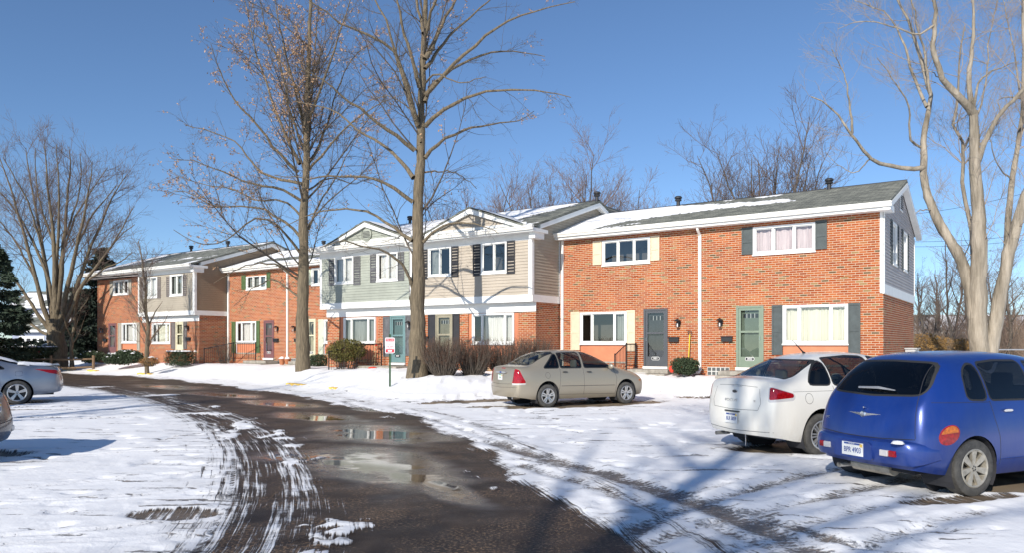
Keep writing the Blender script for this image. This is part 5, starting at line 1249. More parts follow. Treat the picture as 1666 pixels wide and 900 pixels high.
c.line([(-.50,.96),(-.56,.76),(-.52,.66),(0,.645),(.52,.66),(.56,.76),(.50,.96)], 'rear', 0, .003); c.line([(-.74,.36),(0,.34),(.74,.36)], 'rear', 0, .004)
c.line([(-.45,.985),(0,1.0),(.45,.985)], 'rear', 0, .003)
x_ = c.xs(0,.905)-.004; m = MB(); m.prism(ellipse(0,.905,.062,.027,18), lambda u, v: (x_+.01,u,v), lambda u, v: (x_-.006,u,v)); bd = m.build('badge', M['chrome'], c.root); m = MB(); m.prism(ellipse(0,.905,.052,.020,18), lambda u, v: (x_-.005,u,v), lambda u, v: (x_-.008,u,v)); m.build('badge_face', M['dark_metal'], bd)
text_mesh('FOCUS', .055, 'trunk_lettering', M['alu'], c.root, Matrix(((0,0,-1,c.xs(0,.775)-.004),(-1,0,0,.06),(0,1,0,.775),(0,0,0,1))), .002, sx=1.7)
text_mesh('SE', .04, 'trim_lettering', M['alu'], c.root, Matrix(((0,0,-1,c.xs(-.46,.775)-.004),(-1,0,0,-.44),(0,1,0,.785),(0,0,0,1))), .002, sx=1.3)
m = MB(); x_ = c.xs(0,1.0); m.box((c.xs(0,.985)-.004,-.12,.965),(c.xs(0,.985)+.02,.12,.985)); m.build('brake_light', M['alu'], c.root)
m = MB(); m.box((c.xs(.0,.60)-.012,-.17,.605),(c.xs(0,.60)+.02,.17,.625)); m.build('plate_lamp', M['dark_metal'], c.root)
c.plate(0, .515, 'BLR 3859', w=.30, h=.15, size=.075, top='MICHIGAN')
m = MB(); m.tube([(.06,.50,.235),(.32,.50,.235)], .03, 10, cap=False); m.build('exhaust', M['alu'], c.root)
m = MB(); z_ = c.zs(1.42, .0); m.tube([(1.42,0,z_),(1.40,0,z_+.02),(1.18,0,z_+.20)], [.03,.014,.004], 6); m.build('antenna', M['rubber'], c.root)
for y_ in (-.1, .38): 
    m = MB(); m.tube([(.16,y_,.36),(.165,y_,.1 if y_ < 0 else .22)], [.012,.003], 5); m.build('icicle', M['lens_clear'], c.root)
c.seats(2.4, 1.5, M['seat_beige'], .52, 1.15)
m = MB(); m.box((2.8,-.7,.8),(3.15,.7,1.0)); m.build('dashboard', M['seat_dark'], c.root, bevel=.03)
place(c, (4.68, 11.3), R(22), WX0, .75); stretch_up(c, 1.055)
# ---- blue retro hatchback
P_blue = carpaint('paint_blue', (.007,.038,.225), metal=.3, rough=.30, dirt=.22, dcol=(.16,.18,.24), top=1.2)
st = [(.16,.74,.30,.42,.98,.65,1.10,1.12,(0,-.03,-.02,.03,.11,.10,.09)), (.36,.83,.26,.40,1.0,.635,1.36,1.40,(0,0,0,.02,.09,.07,.06)), (.60,.87,.24,.36,1.01,.625,1.49,1.55,(0,0,0,0,.06,.04,.03)), (.80,.875,.23,.34,1.015,.61,1.53,1.59), (1.05,.875,.22,.33,1.02,.605,1.545,1.61), (1.4,.86,.22,.33,1.02,.605,1.555,1.62),
      (1.9,.85,.22,.33,1.015,.605,1.55,1.615), (2.35,.85,.22,.33,1.01,.59,1.51,1.58), (2.65,.85,.22,.33,1.0,.61,1.40,1.46), (2.95,.85,.22,.33,.98,.63,1.22,1.27), (3.2,.85,.22,.33,.96,.62,1.08,1.12), (3.6,.84,.22,.34,.90,.46,1.0,1.04), (4.0,.80,.24,.36,.80,.34,.90,.95), (4.22,.70,.27,.38,.66,.26,.76,.80)]
c = Car('hatchback', 'shiny blue rounded hatchback with a dark rear window in the right foreground', 'car', (0,0), (1,0), car_cage(st, [(.03,.06,.07),(.05,.10,.11),(.05,.10,.11),(.03,.06,.07)], CAPF, .925), 4.29)
WX0, WX1, WR = .82, 3.44, .318
c.arch(WX0, WR, .365); c.arch(WX1, WR, .365)
c.glazed('side_window', [(.80,1.08),(1.12,1.07),(1.12,1.46),(1.0,1.46),(.86,1.36)], 'side', 'car_glass_dark', r=.08)
c.glazed('side_window', [(1.18,1.07),(1.92,1.06),(1.92,1.49),(1.5,1.495),(1.18,1.47)], 'side', 'car_glass_dark')
c.glazed('side_window', [(2.02,1.06),(2.95,1.05),(2.70,1.30),(2.45,1.43),(2.02,1.485)], 'side', 'car_glass')
c.glazed('rear_window', [(-.60,1.13),(0,1.105),(.60,1.13),(.63,1.22),(.54,1.47),(0,1.49),(-.54,1.47),(-.63,1.22)], 'rear', 'car_glass_dark', flt=lambda c_, n: n.x < -.12 and c_.x < 1.2, r=.09)
c.glazed('windscreen', [(-.58,1.14),(.58,1.14),(.52,1.45),(-.52,1.45)], 'front', 'car_glass', flt=lambda c_, n: n.x > .1 and n.z > .3 and 2.3 < c_.x < 3.3)
for ax in ('cr', 'cl'):
    c.region('tail_light', ellipse(.90,.70,.125,.095,24,.75), ax, 'lens_red'); c.region('turn_light', [(p, q) for p, q in ellipse(.905,.708,.105,.075,28,.75) if q > .705+.1*(p-.90)], ax, 'lens_amber')
c.finish(P_blue)
for sd_ in (-1, 1):
    c.line([(1.15,1.05),(1.17,.85),(1.22,.66),(1.24,.34)], 'side', sd_); c.line([(1.97,1.05),(2.0,.6),(1.98,.32)], 'side', sd_); c.line([(3.02,.98),(3.12,.7),(3.08,.32)], 'side', sd_)
    c.line([(1.25,.40),(3.05,.40)], 'side', sd_, .008, 'side_moulding', P_blue); c.line([(.32,1.05),(.80,1.045),(1.15,1.04)], 'side', sd_, .003)
    c.handle(1.40, .94, sd_, M['chrome'], .09); c.handle(2.2, .94, sd_, M['chrome'], .09); c.mirror(2.85, 1.05, sd_, P_blue, 1.1)
    for x_ in (WX0, WX1): wheel(c.root, x_, sd_*.75, WR, .205, 'seven', sd_, M['rim_dirty'], rim_r=.67)
    # rear fender bulge line
c.line([(-.66,.655),(-.62,1.0),(-.54,1.28),(-.50,1.47)], 'rear', 0, .004); c.line([(.66,.655),(.62,1.0),(.54,1.28),(.50,1.47)], 'rear', 0, .004); c.line([(-.66,.645),(-.3,.625),(0,.62),(.3,.625),(.66,.645)], 'rear', 0, .005)
# bumper bar with plate recess
m = MB(); N = 24; prof = [(0,-.14),(-.07,-.135),(-.10,-.07),(-.11,.03),(-.09,.105),(-.06,.125),(.04,.13)]
ring = []
for i in range(N+1):
    y = -.80+1.6*i/N; base = c.xs(max(-.66,min(.66,y)), .52); k = max(0, abs(y)-.60)/.20; dx = .22*k*k; sc = 1-.55*max(0,(abs(y)-.70)/.10)
    ring.append([(base+.02+dx+p[0]*sc*1.15, y, .49+p[1]*sc) for p in prof])
for a_, b_ in zip(ring[:-1], ring[1:]):
    for j in range(len(prof)-1): m.face([a_[j], b_[j], b_[j+1], a_[j+1]])
m.face(ring[0]); m.face(ring[-1]); m.build('rear_bumper', P_blue, c.root, smooth=True)
xb = c.xs(0,.52)-.10
for sd_ in (-1, 1):
    for y0, y1, mt_, nm in ((.46,.54,'lens_red','reflector'),(.355,.459,'lens_clear','reverse_light')):
        m = MB(); xx = c.xs(sd_*(y0+y1)/2,.5)-.105; m.box((xx-.022, sd_*y0, .445), (xx+.05, sd_*y1, .515)); m.build(nm, M[mt_], c.root, bevel=.008)
m = MB(); m.prism(rnd([(-.28,.375),(.28,.375),(.25,.575),(-.25,.575)], .05), lambda u, v: (xb+.03,u,v), lambda u, v: (xb-.010,u,v)); m.build('plate_recess', P_blue, c.root, smooth=True)
m = MB(); m.box((xb-.015,-.152,.400),(xb-.011,.152,.552)); pl = m.build('license_plate', M['plate'], c.root)
m = MB(); m.box((xb-.018,-.12,.526),(xb-.0155,.12,.546)); m.build('plate_band', M['plate_blue'], pl); m = MB(); m.box((xb-.020,-.145,.507),(xb-.0182,-.108,.542)); m.build('plate_sticker', M['yellow'], pl)
text_mesh('BPR 4903', .085, 'plate_number', M['plate_blue'], pl, Matrix(((0,0,-1,xb-.0165),(-1,0,0,0),(0,1,0,.462),(0,0,0,1))), .0008, sx=.74, bold=.0008)
text_mesh('MICHIGAN', .018, 'plate_state', M['plate'], pl, Matrix(((0,0,-1,xb-.0187),(-1,0,0,.01),(0,1,0,.536),(0,0,0,1))), .0004)
x_ = c.xs(0,.87); m = MB(); m.lathe([(0,x_-.028),(.03,x_-.026),(.04,x_-.014),(.04,x_+.01)], 16, (0,0,.875), 'x'); bd = m.build('badge', M['chrome'], c.root, smooth=True)
m = MB()
for s_ in (-1, 1): m.prism([(s_*.035,.858),(s_*.12,.872),(s_*.235,.886),(s_*.12,.890),(s_*.035,.892)], lambda u, v: (x_+.01+abs(u)*.06,u,v), lambda u, v: (x_-.016+abs(u)*.12,u,v))
m.build('badge_wing', M['chrome'], bd)
m = MB(); x2 = c.xs(0,1.17); m.tube([(x2-.02,.22,1.175),(x2-.035,-.08,1.185),(x2-.03,-.30,1.165)], [.012,.016,.006], 5); m.build('wiper', M['alu'], c.root)
m = MB(); xq = c.xs(-.45,.62)-.09; m.lathe([(0,-.0),(.075,.0),(.05,.028),(0,.035)], 7, (xq,-.56,.60)); m.build('snow_lump', M['snow'], c.root, smooth='all')
m = MB(); m.lathe([(0,x_-.012),(.010,x_-.012),(.010,x_+.02)], 8, (0,-.01,.955), 'x'); m.build('key_lock', M['chrome'], c.root)
m = MB(); m.tube([(.12,.40,.22),(.5,.40,.22)], .03, 10, cap=False); m.build('exhaust', M['alu'], c.root); m = MB(); m.tube([(.3,.30,.26),(.3,-.25,.26)], .09, 12); m.build('muffler', M['rim_dirty'], c.root)
text_mesh('PT', .05, 'trim_lettering', M['chrome'], c.root, Matrix(((0,0,-1,c.xs(.56,.79)-.004),(-1,0,0,.56),(0,1,0,.79),(0,0,0,1))), .002)
c.seats(2.2, 1.35, M['seat_dark'], .6, 1.3)
place(c, (5.12, 8.29), R(22.5), WX0, .75)
BLUE = c
# ---- silver coupe at the left
P_silver = carpaint('paint_silver', (.30,.33,.38), metal=.6, rough=.32, dirt=.5, dcol=(.33,.33,.34))
st = [(.15,.74,.32,.40,.90,.58,1.03,1.06,(0,-.03,-.02,0,.0,.0,.0)), (.38,.83,.28,.36,.93,.66,1.07,1.09), (.75,.88,.24,.33,.95,.68,1.07,1.095), (1.15,.90,.22,.3,.96,.66,1.12,1.15), (1.55,.90,.22,.3,.965,.62,1.25,1.285), (1.95,.90,.22,.3,.97,.59,1.345,1.39), (2.4,.90,.22,.3,.97,.59,1.37,1.42),
      (2.8,.90,.22,.3,.965,.60,1.32,1.37), (3.2,.90,.22,.3,.955,.64,1.17,1.21), (3.55,.90,.22,.3,.94,.68,1.01,1.05), (3.95,.89,.23,.32,.88,.62,.93,.97), (4.4,.85,.25,.36,.80,.55,.84,.87), (4.7,.72,.28,.4,.68,.45,.72,.75)]
c = Car('coupe', 'silver coupe with red tail lights and snow on its trunk at the left edge', 'car', (0,0), (1,0), car_cage(st, CAPR, CAPF), 4.85)
WX0, WX1, WR = 1.12, 3.84, .335
c.arch(WX0, WR, .385); c.arch(WX1, WR, .385)
c.glazed('side_window', [(1.42,1.0),(2.10,1.0),(2.10,1.35),(1.85,1.30)], 'side', 'car_glass_dark', r=.04); c.glazed('side_window', [(2.16,1.0),(3.25,.99),(2.85,1.25),(2.5,1.345),(2.16,1.355)], 'side', 'car_glass_dark')
c.glazed('rear_window', [(-.60,1.11),(.60,1.11),(.50,1.33),(-.50,1.33)], 'rear', 'car_glass_dark', flt=lambda c_, n: n.x < -.1 and n.z > .3 and 1.0 < c_.x < 2.1)
c.glazed('windscreen', [(-.62,1.06),(.62,1.06),(.52,1.32),(-.52,1.32)], 'front', 'car_glass_dark', flt=lambda c_, n: n.x > .1 and n.z > .3 and 2.5 < c_.x < 3.6)
for ax in ('cr', 'cl'): c.region('tail_light', rnd([(.50,.80),(.50,.88),(.60,.945),(1.06,.985),(.80,.865)], .02), ax, 'lens_red')
c.finish(P_silver)
for sd_ in (-1, 1):
    c.line([(2.14,.98),(2.10,.6),(2.08,.30)], 'side', sd_); c.line([(3.3,.95),(3.36,.6),(3.32,.3)], 'side', sd_); c.handle(2.4, .9, sd_, P_silver); c.mirror(3.1, 1.0, sd_, P_silver)
    for x_ in (WX0, WX1): wheel(c.root, x_, sd_*.79, WR, .21, 'five', sd_, M['rim_silver'], rim_r=.70)
c.line([(t_[0], t_[1]) for t_ in rnd([(1.0,.80),(1.16,.80),(1.16,.93),(1.0,.93)], .03)]+[(1.0,.86)], 'side', 1, .003, 'fuel_flap')
# spoiler and snow on the deck and roof
m = MB(); m.prism([(.10,1.075),(.34,1.09),(.14,1.12)], lambda u, v: (u,-.62,v), lambda u, v: (u,.62,v)); m.build('spoiler', P_silver, c.root, smooth=True)
def snow_on(car, x0, x1, w0, w1, th=.04, seed=0, name='snow_cover'):
    m = MB(); nx, ny = int((x1-x0)/.07), int((w1-w0)/.07); g = {}
    A, B = np.meshgrid(np.linspace(x0, x1, nx+1), np.linspace(w0, w1, ny+1)); ed = np.minimum(np.minimum(A-x0, x1-A), np.minimum(B-w0, w1-B)); v = ed*4 + (fbm(A*3+seed, B*3, 3, seed)-.45)*1.1
    for j in range(ny):
        for i in range(nx):
            q = [(j,i),(j,i+1),(j+1,i+1),(j+1,i)]
            if all(v[k] > 0 for k in q): m.face([(A[k], B[k], car.zs(A[k], B[k]) + .006 + min(th, max(0, v[k])*th*1.2)) for k in q])
    return m.build(name, M['snow'], car.root, smooth='all')
snow_on(c, .20, 1.12, -.66, .66, .05, 3); snow_on(c, 1.1, 2.05, -.56, .56, .05, 4); snow_on(c, 1.9, 2.9, -.55, .55, .035, 5)
ang = math.atan2(-.52, -.85); ca, sa = math.cos(ang), math.sin(ang)
c.root.rotation_euler = (0,0,ang); cx_, cy_ = -13.75, 20.8      # outer contact of the near rear tyre (the car's left side)
c.root.location = (cx_ - (WX0*ca - .895*sa), cy_ - (WX0*sa + .895*ca), 0)
SILVER = c
# ---- dark grey sedan, only its tail in view
P_dark = carpaint('paint_dark', (.045,.046,.055), metal=.0, rough=.5, dirt=.2, dcol=(.22,.21,.20))
st = [(.14,.78,.26,.36,.88,.60,1.0,1.03,(0,-.05,-.03,.03,.06,.06,.06)), (.36,.86,.25,.35,.92,.68,1.03,1.06), (.75,.89,.22,.33,.95,.69,1.05,1.08), (1.1,.90,.22,.3,.96,.66,1.13,1.16), (1.5,.90,.22,.3,.965,.62,1.32,1.365), (1.95,.90,.22,.3,.97,.60,1.41,1.46), (2.4,.90,.22,.3,.97,.60,1.42,1.47),
      (2.8,.90,.22,.3,.965,.61,1.36,1.41), (3.2,.90,.22,.3,.955,.65,1.19,1.23), (3.55,.90,.22,.3,.94,.68,1.03,1.07), (4.0,.89,.23,.32,.88,.62,.95,.99), (4.5,.85,.25,.36,.80,.55,.86,.89), (4.78,.72,.28,.4,.68,.45,.74,.77)]
c = Car('sedan', 'dark grey sedan with only its rear bumper showing at the left edge', 'car', (0,0), (1,0), car_cage(st, CAPR, CAPF), 4.9)
WX0, WX1, WR = 1.15, 3.95, .33
c.arch(WX0, WR, .38); c.arch(WX1, WR, .38)
c.glazed('side_window', [(1.30,1.0),(2.14,1.0),(2.14,1.37),(1.75,1.35)], 'side', 'car_glass_dark'); c.glazed('side_window', [(2.22,1.0),(3.25,.99),(2.85,1.27),(2.5,1.36),(2.22,1.375)], 'side', 'car_glass_dark')
c.glazed('rear_window', [(-.60,1.12),(.60,1.12),(.50,1.37),(-.50,1.37)], 'rear', 'car_glass_dark', flt=lambda c_, n: n.x < -.1 and n.z > .3 and .8 < c_.x < 2.1)
c.glazed('windscreen', [(-.62,1.08),(.62,1.08),(.52,1.36),(-.52,1.36)], 'front', 'car_glass_dark', flt=lambda c_, n: n.x > .1 and n.z > .3 and 2.5 < c_.x < 3.6)
for ax in ('cr', 'cl'): c.region('tail_light', rnd([(.46,.70),(.50,.94),(.70,.93),(.86,.80),(.84,.72)], .02), ax, 'lens_red')
c.finish(P_dark)
for sd_ in (-1, 1):
    c.line([(2.18,.98),(2.10,.6),(2.08,.30)], 'side', sd_); c.line([(3.3,.95),(3.36,.6),(3.32,.3)], 'side', sd_); c.handle(2.4, .9, sd_, P_dark)
    for x_ in (WX0, WX1): wheel(c.root, x_, sd_*.79, WR, .21, 'six', sd_, M['rim_silver'])
c.line([(-.72,.56),(0,.54),(.72,.56)], 'rear', 0, .006); c.line([(-.58,.60),(-.55,.95),(0,.98),(.55,.95),(.58,.60)], 'rear', 0, .004); c.plate(0, .76, '7XKD 40')
for s_ in (-1, 1): m = MB(); xx = c.xs(s_*.6,.40); m.lathe([(0,xx-.01),(.045,xx-.01),(.05,xx+.01)], 14, (0,s_*.62,.42), 'x'); m.build('fog_light', M['lens_clear'], c.root)
c.root.rotation_euler = (0,0,math.atan2(-.22,-.975)); c.root.location = (-7.40, 10.8, 0)
# ------------------------------------------------------------ trees
rng = np.random.default_rng(11)
def tubes_np(P, Rr, sides, lump=0.0):
    """P [N,k,3], Rr [N,k] -> verts, quads"""
    N, k, _ = P.shape
    T = np.empty_like(P); T[:, 1:-1] = P[:, 2:] - P[:, :-2]; T[:, 0] = P[:, 1]-P[:, 0]; T[:, -1] = P[:, -1]-P[:, -2]
    T /= np.linalg.norm(T, axis=2, keepdims=True) + 1e-9
    ref = np.where(np.abs(T[:, :1, 2:3]) > .85, np.array([1., 0, 0]), np.array([0, 0, 1.])); ref = np.broadcast_to(ref, T.shape)
    U = np.cross(T, ref); U /= np.linalg.norm(U, axis=2, keepdims=True) + 1e-9; Vv = np.cross(T, U)
    a = np.arange(sides) * 2*np.pi/sides
    RJ = Rr[:, :, None, None] * (1 + (rng.normal(size=(N, k, sides, 1))*lump if lump else 0))
    ring = P[:, :, None, :] + (U[:, :, None, :]*np.cos(a)[None, None, :, None] + Vv[:, :, None, :]*np.sin(a)[None, None, :, None]) * RJ
    verts = ring.reshape(-1, 3); idx = np.arange(N*k*sides).reshape(N, k, sides); nx = np.roll(idx, -1, axis=2)
    q = np.stack([idx[:, :-1], nx[:, :-1], nx[:, 1:], idx[:, 1:]], -1).reshape(-1, 4)
    return verts, q
def np_mesh(name, chunks, mt, parent, off=(0,0,0), smooth=True):
    V = []; Q = []; n = 0
    for v, q in chunks: V.append(v); Q.append(q + n); n += len(v)
    V = np.concatenate(V) - np.array(off); Q = np.concatenate(Q); kk = Q.shape[1]
    me = bpy.data.meshes.new(name); me.vertices.add(len(V)); me.loops.add(Q.size); me.polygons.add(len(Q))
    me.vertices.foreach_set('co', V.astype(np.float32).ravel()); me.loops.foreach_set('vertex_index', Q.astype(np.int32).ravel())
    me.polygons.foreach_set('loop_start', np.arange(0, Q.size, kk, dtype=np.int32)); me.polygons.foreach_set('loop_total', np.full(len(Q), kk, dtype=np.int32))
    if smooth: me.polygons.foreach_set('use_smooth', np.ones(len(Q), bool))
    me.update(calc_edges=True); me.materials.append(mt)
    o = bpy.data.objects.new(name, me); col.objects.link(o)
    if parent is not None: o.parent = parent
    return o
def samp(P, Rr, idx, f):
    """point, radius and tangent on parent idx at fraction f"""
    k = P.shape[1]; t = f*(k-1); i = np.clip(t.astype(int), 0, k-2); u = (t-i)[:, None]
    a = P[idx, i]; b = P[idx, i+1]; tan = b-a; tan /= np.linalg.norm(tan, axis=1, keepdims=True)+1e-9
    return a*(1-u)+b*u, Rr[idx, i]*(1-u[:, 0])+Rr[idx, i+1]*u[:, 0], tan
def sprout(P, Rr, Ln, per, f0, f1, ang, ratio, rratio, k=5, up=.15, wob=.12, rmin=.002, lenpow=.6, side_bias=None, minlen=.08, absden=None):
    """child branches; per: mean number per metre of parent"""
    N = len(P); cnt = rng.poisson(np.maximum(per*Ln*(f1-f0), .01)); cnt = np.minimum(cnt, 60)
    idx = np.repeat(np.arange(N), cnt); n = len(idx)
    if n == 0: return None
    f = f0 + (f1-f0)*rng.random(n); p, r, t = samp(P, Rr, idx, f)
    rnd_ = rng.normal(size=(n, 3)); perp = rnd_ - (rnd_*t).sum(1, keepdims=True)*t; perp /= np.linalg.norm(perp, axis=1, keepdims=True)+1e-9
    a = np.radians(rng.normal(ang, 9, n))[:, None]; d = t*np.cos(a) + perp*np.sin(a)
    L = Ln[idx]*ratio*(1-f*.75)**lenpow*rng.uniform(.55, 1.15, n); L = np.maximum(L, minlen)
    r0 = np.minimum(r*.75, np.maximum(L*rratio, rmin))
    Q = np.empty((n, k, 3)); Q[:, 0] = p; step = (L/(k-1))[:, None]
    for i in range(1, k):
        d = d + rng.normal(size=(n, 3))*wob + np.array([0, 0, up]); d /= np.linalg.norm(d, axis=1, keepdims=True); Q[:, i] = Q[:, i-1] + d*step
    tt = np.linspace(0, 1, k)[None]; RR = r0[:, None]*(1-tt*.8); RR = np.maximum(RR, rmin*.6)
    return Q, RR, L
def limb(px_, Y, r0, r1, spread=0.0, k=14, start=None, pw=.75):
    """main limb through photo pixels at distance Y; spread: metres gained in depth by the tip"""
    pts = smooth_pl([(a, b) for a, b in px_], 6); n = len(pts); L = [0]
    for (a, b), (c, d) in zip(pts[:-1], pts[1:]): L.append(L[-1]+math.hypot(c-a, d-b))
    L = np.array(L)/L[-1]; tt = np.linspace(0, 1, k); X = np.interp(tt, L, [p[0] for p in pts]); Z = np.interp(tt, L, [p[1] for p in pts])
    yy = Y + spread*tt**.9
    P = np.stack([(X-CX)/F*yy, yy, EYE+(HY-Z)/F*yy], -1)
    P[1:-1] += rng.normal(size=(k-2, 3))*.02
    return P, r0 + (r1-r0)*tt**pw
def finish_tree(root, name_trunk, limbs, levels, trunk_mat, crown_mat, leaves=None, off=(0,0,0), sides=(10,5,4,3,3), main_sides=9, crown_name='crown', trunk_smooth=True, minor=None):
    """limbs: list of (P, R) arrays with differing k; first ones are trunk and main limbs"""
    ch = []
    for P, Rr in limbs:
        if Rr[0] > .05:      # finer rings with bark lumps and slight kinks
            n2 = 2*len(P)-1; t2 = np.linspace(0, 1, n2); t1 = np.linspace(0, 1, len(P)); P2 = np.stack([np.interp(t2, t1, P[:, i]) for i in range(3)], -1); R2 = np.interp(t2, t1, Rr)*(1+rng.normal(size=n2)*.035)
            ch.append(tubes_np(P2[None], R2[None], main_sides+2, .05))
        else: ch.append(tubes_np(P[None], Rr[None], 6))
    np_mesh('trunk', ch, trunk_mat, root, off)
    k = 14; P0 = np.stack([np.stack([np.interp(np.linspace(0, 1, k), np.linspace(0, 1, len(P)), P[:, i]) for i in range(3)], -1) for P, _ in limbs]); R0 = np.stack([np.interp(np.linspace(0, 1, k), np.linspace(0, 1, len(r)), r) for _, r in limbs])
    L0 = np.linalg.norm(np.diff(P0, axis=1), axis=2).sum(1)
    cur = (P0, R0, L0); allc = []; tips = []
    store = [cur]
    for li, lv in enumerate(levels):
        src = store[lv.pop('src', -1)]
        if lv.pop('skip_trunk', 0): 
            pass
        c = sprout(*src, **lv); store.append(c); allc.append(tubes_np(c[0], c[1], 4 if li == 0 else 3)); tips.append(c)
    np_mesh(crown_name, allc, crown_mat, root, off)
    if leaves:
        n, size, mt, lo = leaves; P, Rr, L = tips[-1]; i = rng.integers(0, len(P), n); f = rng.random(n); p, _, t = samp(P, Rr, i, f)
        # cluster: keep those in the chosen part of the crown
        key = np.sin(p[:, 0]*1.9)+np.sin(p[:, 2]*2.3+p[:, 1])+rng.normal(size=n)*.5; p = p[key > lo]; n = len(p)
        d1 = rng.normal(size=(n, 3)); d1 /= np.linalg.norm(d1, axis=1, keepdims=True); d2 = rng.normal(size=(n, 3)); d2 /= np.linalg.norm(d2, axis=1, keepdims=True)
        s = size*rng.uniform(.6, 1.3, n)[:, None]; p = p + np.array([0, 0, -.02])
        V = np.stack([p, p+d1*s*.5+d2*s*.28, p+d1*s, p+d1*s*.5-d2*s*.28], 1).reshape(-1, 3); Q = np.arange(4*n).reshape(n, 4)
        np_mesh('dry_leaves', [(V, Q)], mt, root, off, smooth=False)
M['dry_leaf'] = mat('dry_leaf', (.44,.27,.15), .8, noise=.3, nscale=5)
def troot(name, x, y, label, cat='tree', group=None, z=None): return empty(name, (x, y, gh(x, y) if z is None else z), 0, label, cat, group)
def at_root(o): return tuple(o.location)
# --- tall straight maple in the middle
Y2 = 25.9
r = troot('maple_tree', (679.5-CX)/F*Y2, Y2, 'tallest bare tree, its straight thick trunk in front of the teal door', z=.5)
lb = [limb([(679,618),(680,560),(680,500),(680,420),(682,330),(684,250),(685,180),(688,110),(690,50),(693,-30),(697,-110),(700,-190)], Y2, .345, .03, .3, 26, pw=.62)]
lb[0][1][0] *= 1.12; lb[0][1][1] *= 1.02
S2 = lambda q: [(500+a/2.25, b/2.25) for a, b in q]
for pts, r0, sp in ((S2([(430,462),(500,400),(600,350),(720,328),(850,332),(965,355)]),.085,-1.5), (S2([(430,578),(480,525),(560,480),(660,455),(770,440),(830,405)]),.075,1.6),
    (S2([(430,372),(460,310),(540,250),(640,200),(740,185),(870,205)]),.08,2.0), (S2([(433,345),(500,270),(600,175),(700,100),(800,50),(980,5)]),.085,-2.4), (S2([(430,215),(480,120),(520,40),(580,-60),(650,-180)]),.09,1.6),
    (S2([(388,650),(340,590),(270,520),(200,485),(90,400),(-40,370)]),.085,2.2), (S2([(392,548),(300,475),(220,420),(130,350),(50,290),(-60,230)]),.085,-2.2), (S2([(386,738),(320,690),(230,650),(120,645),(0,650),(-120,640)]),.075,-1.2),
    (S2([(384,880),(300,820),(220,775),(120,765),(20,782),(-90,830)]),.07,1.6), (S2([(425,885),(470,840),(550,815),(620,820),(700,855)]),.06,-1.3), (S2([(403,455),(370,320),(320,190),(240,135),(120,80),(20,10),(-60,-60)]),.09,-2.8),
    (S2([(400,440),(340,250),(300,100),(250,0),(190,-120),(150,-220)]),.085,2.6), (S2([(410,320),(370,170),(340,60),(325,-60),(300,-200)]),.08,-1.2), ([(671,468),(668,454),(654,430),(625,408),(590,401),(560,390),(520,402)],.065,-1.8),
    (S2([(432,140),(470,0),(540,-120),(640,-220)]),.07,-2.), (S2([(425,120),(400,0),(360,-150),(330,-250)]),.07,2.), (S2([(430,630),(500,625),(560,640),(620,690)]),.035,1.2), (S2([(430,250),(520,130),(640,20),(780,-80)]),.07,2.8),
    (S2([(415,520),(390,420),(345,370),(280,350),(200,380)]),.04,2.6), (S2([(435,300),(480,270),(560,300),(650,280)]),.04,-3.0)):
    lb.append(limb(pts, Y2+.3*.0, r0, .011, sp, 14, pw=.7))
finish_tree(r, 'trunk', lb, [dict(per=1.7, f0=.22, f1=1.0, ang=42, ratio=.34, rratio=.008, k=7, up=.03, wob=.13, rmin=.006, minlen=.6), dict(per=4.2, f0=.12, f1=1.0, ang=42, ratio=.5, rratio=.007, k=5, up=.03, wob=.14, rmin=.0045, minlen=.35), dict(per=5.0, f0=.1, f1=1.0, ang=42, ratio=.55, rratio=.007, k=4, up=.02, wob=.16, rmin=.0034, minlen=.18)],
            M['bark'], M['bark_limb'], leaves=(9000, .085, M['dry_leaf'], .9), off=at_root(r))
# knots on the trunk
# --- second maple to the left
Y1 = 32.2
r = troot('maple_tree', (493-CX)/F*Y1, Y1, 'bare tree with dry tan leaf clusters, its trunk in front of the cream door', z=.5)
lb = [limb([(493,610),(492,560),(491,530),(494,470),(494,420),(494,380),(495,330),(497,270),(498,210),(500,150),(503,80),(505,10),(508,-70),(512,-140)], Y1, .36, .03, -.3, 26, pw=.55)]
S1 = lambda q: [(a/2.1435, b/2.1435) for a, b in q]
for pts, r0, sp in ((S1([(1045,570),(1000,480),(950,350),(900,200),(870,80),(840,-60)]),.085,2.), (S1([(1040,600),(960,520),(900,440),(820,350),(760,230),(735,150)]),.08,-2.), (S1([(1055,640),(960,620),(900,590),(830,500),(740,460),(640,430)]),.075,1.5),
    (S1([(1052,700),(980,660),(880,640),(780,600),(680,560),(600,552)]),.07,-1.8), (S1([(1052,832),(1000,780),(920,730),(850,720),(740,715),(640,665),(565,685)]),.07,1.4), (S1([(1046,880),(960,780),(880,765),(800,830),(700,850),(605,800)]),.06,-2.2),
    (S1([(1075,570),(1120,490),(1150,400),(1180,300),(1230,200),(1310,140)]),.07,2.), (S1([(1075,592),(1120,545),(1200,450),(1320,360),(1400,330)]),.065,-2.), (S1([(1062,462),(1040,350),(1000,200),(970,60),(940,-80)]),.075,-1.), (S1([(1068,440),(1090,300),(1100,150),(1115,-20)]),.07,1.6),
    (S1([(1072,425),(1120,300),(1180,130),(1220,0),(1260,-120)]),.07,-2.4), ([(486,484),(457,463),(441,457),(414,468),(395,486),(380,499)],.05,1.6), ([(486,457),(465,439),(443,429),(411,429),(382,440),(348,462)],.055,-2.4),
    (S1([(1062,520),(1010,380),(985,250),(930,110),(905,-20)]),.06,-3.), (S1([(1056,760),(990,700),(900,700),(820,660),(700,640),(590,600)]),.055,3.), (S1([(1078,660),(1150,620),(1230,640),(1320,610)]),.05,2.), (S1([(1075,800),(1120,700),(1200,560),(1260,440)]),.055,1.), (S1([(1058,450),(1030,300),(940,160),(850,90),(780,60)]),.06,2.5)):
    lb.append(limb(pts, Y1, r0, .011, sp, 14, pw=.7))
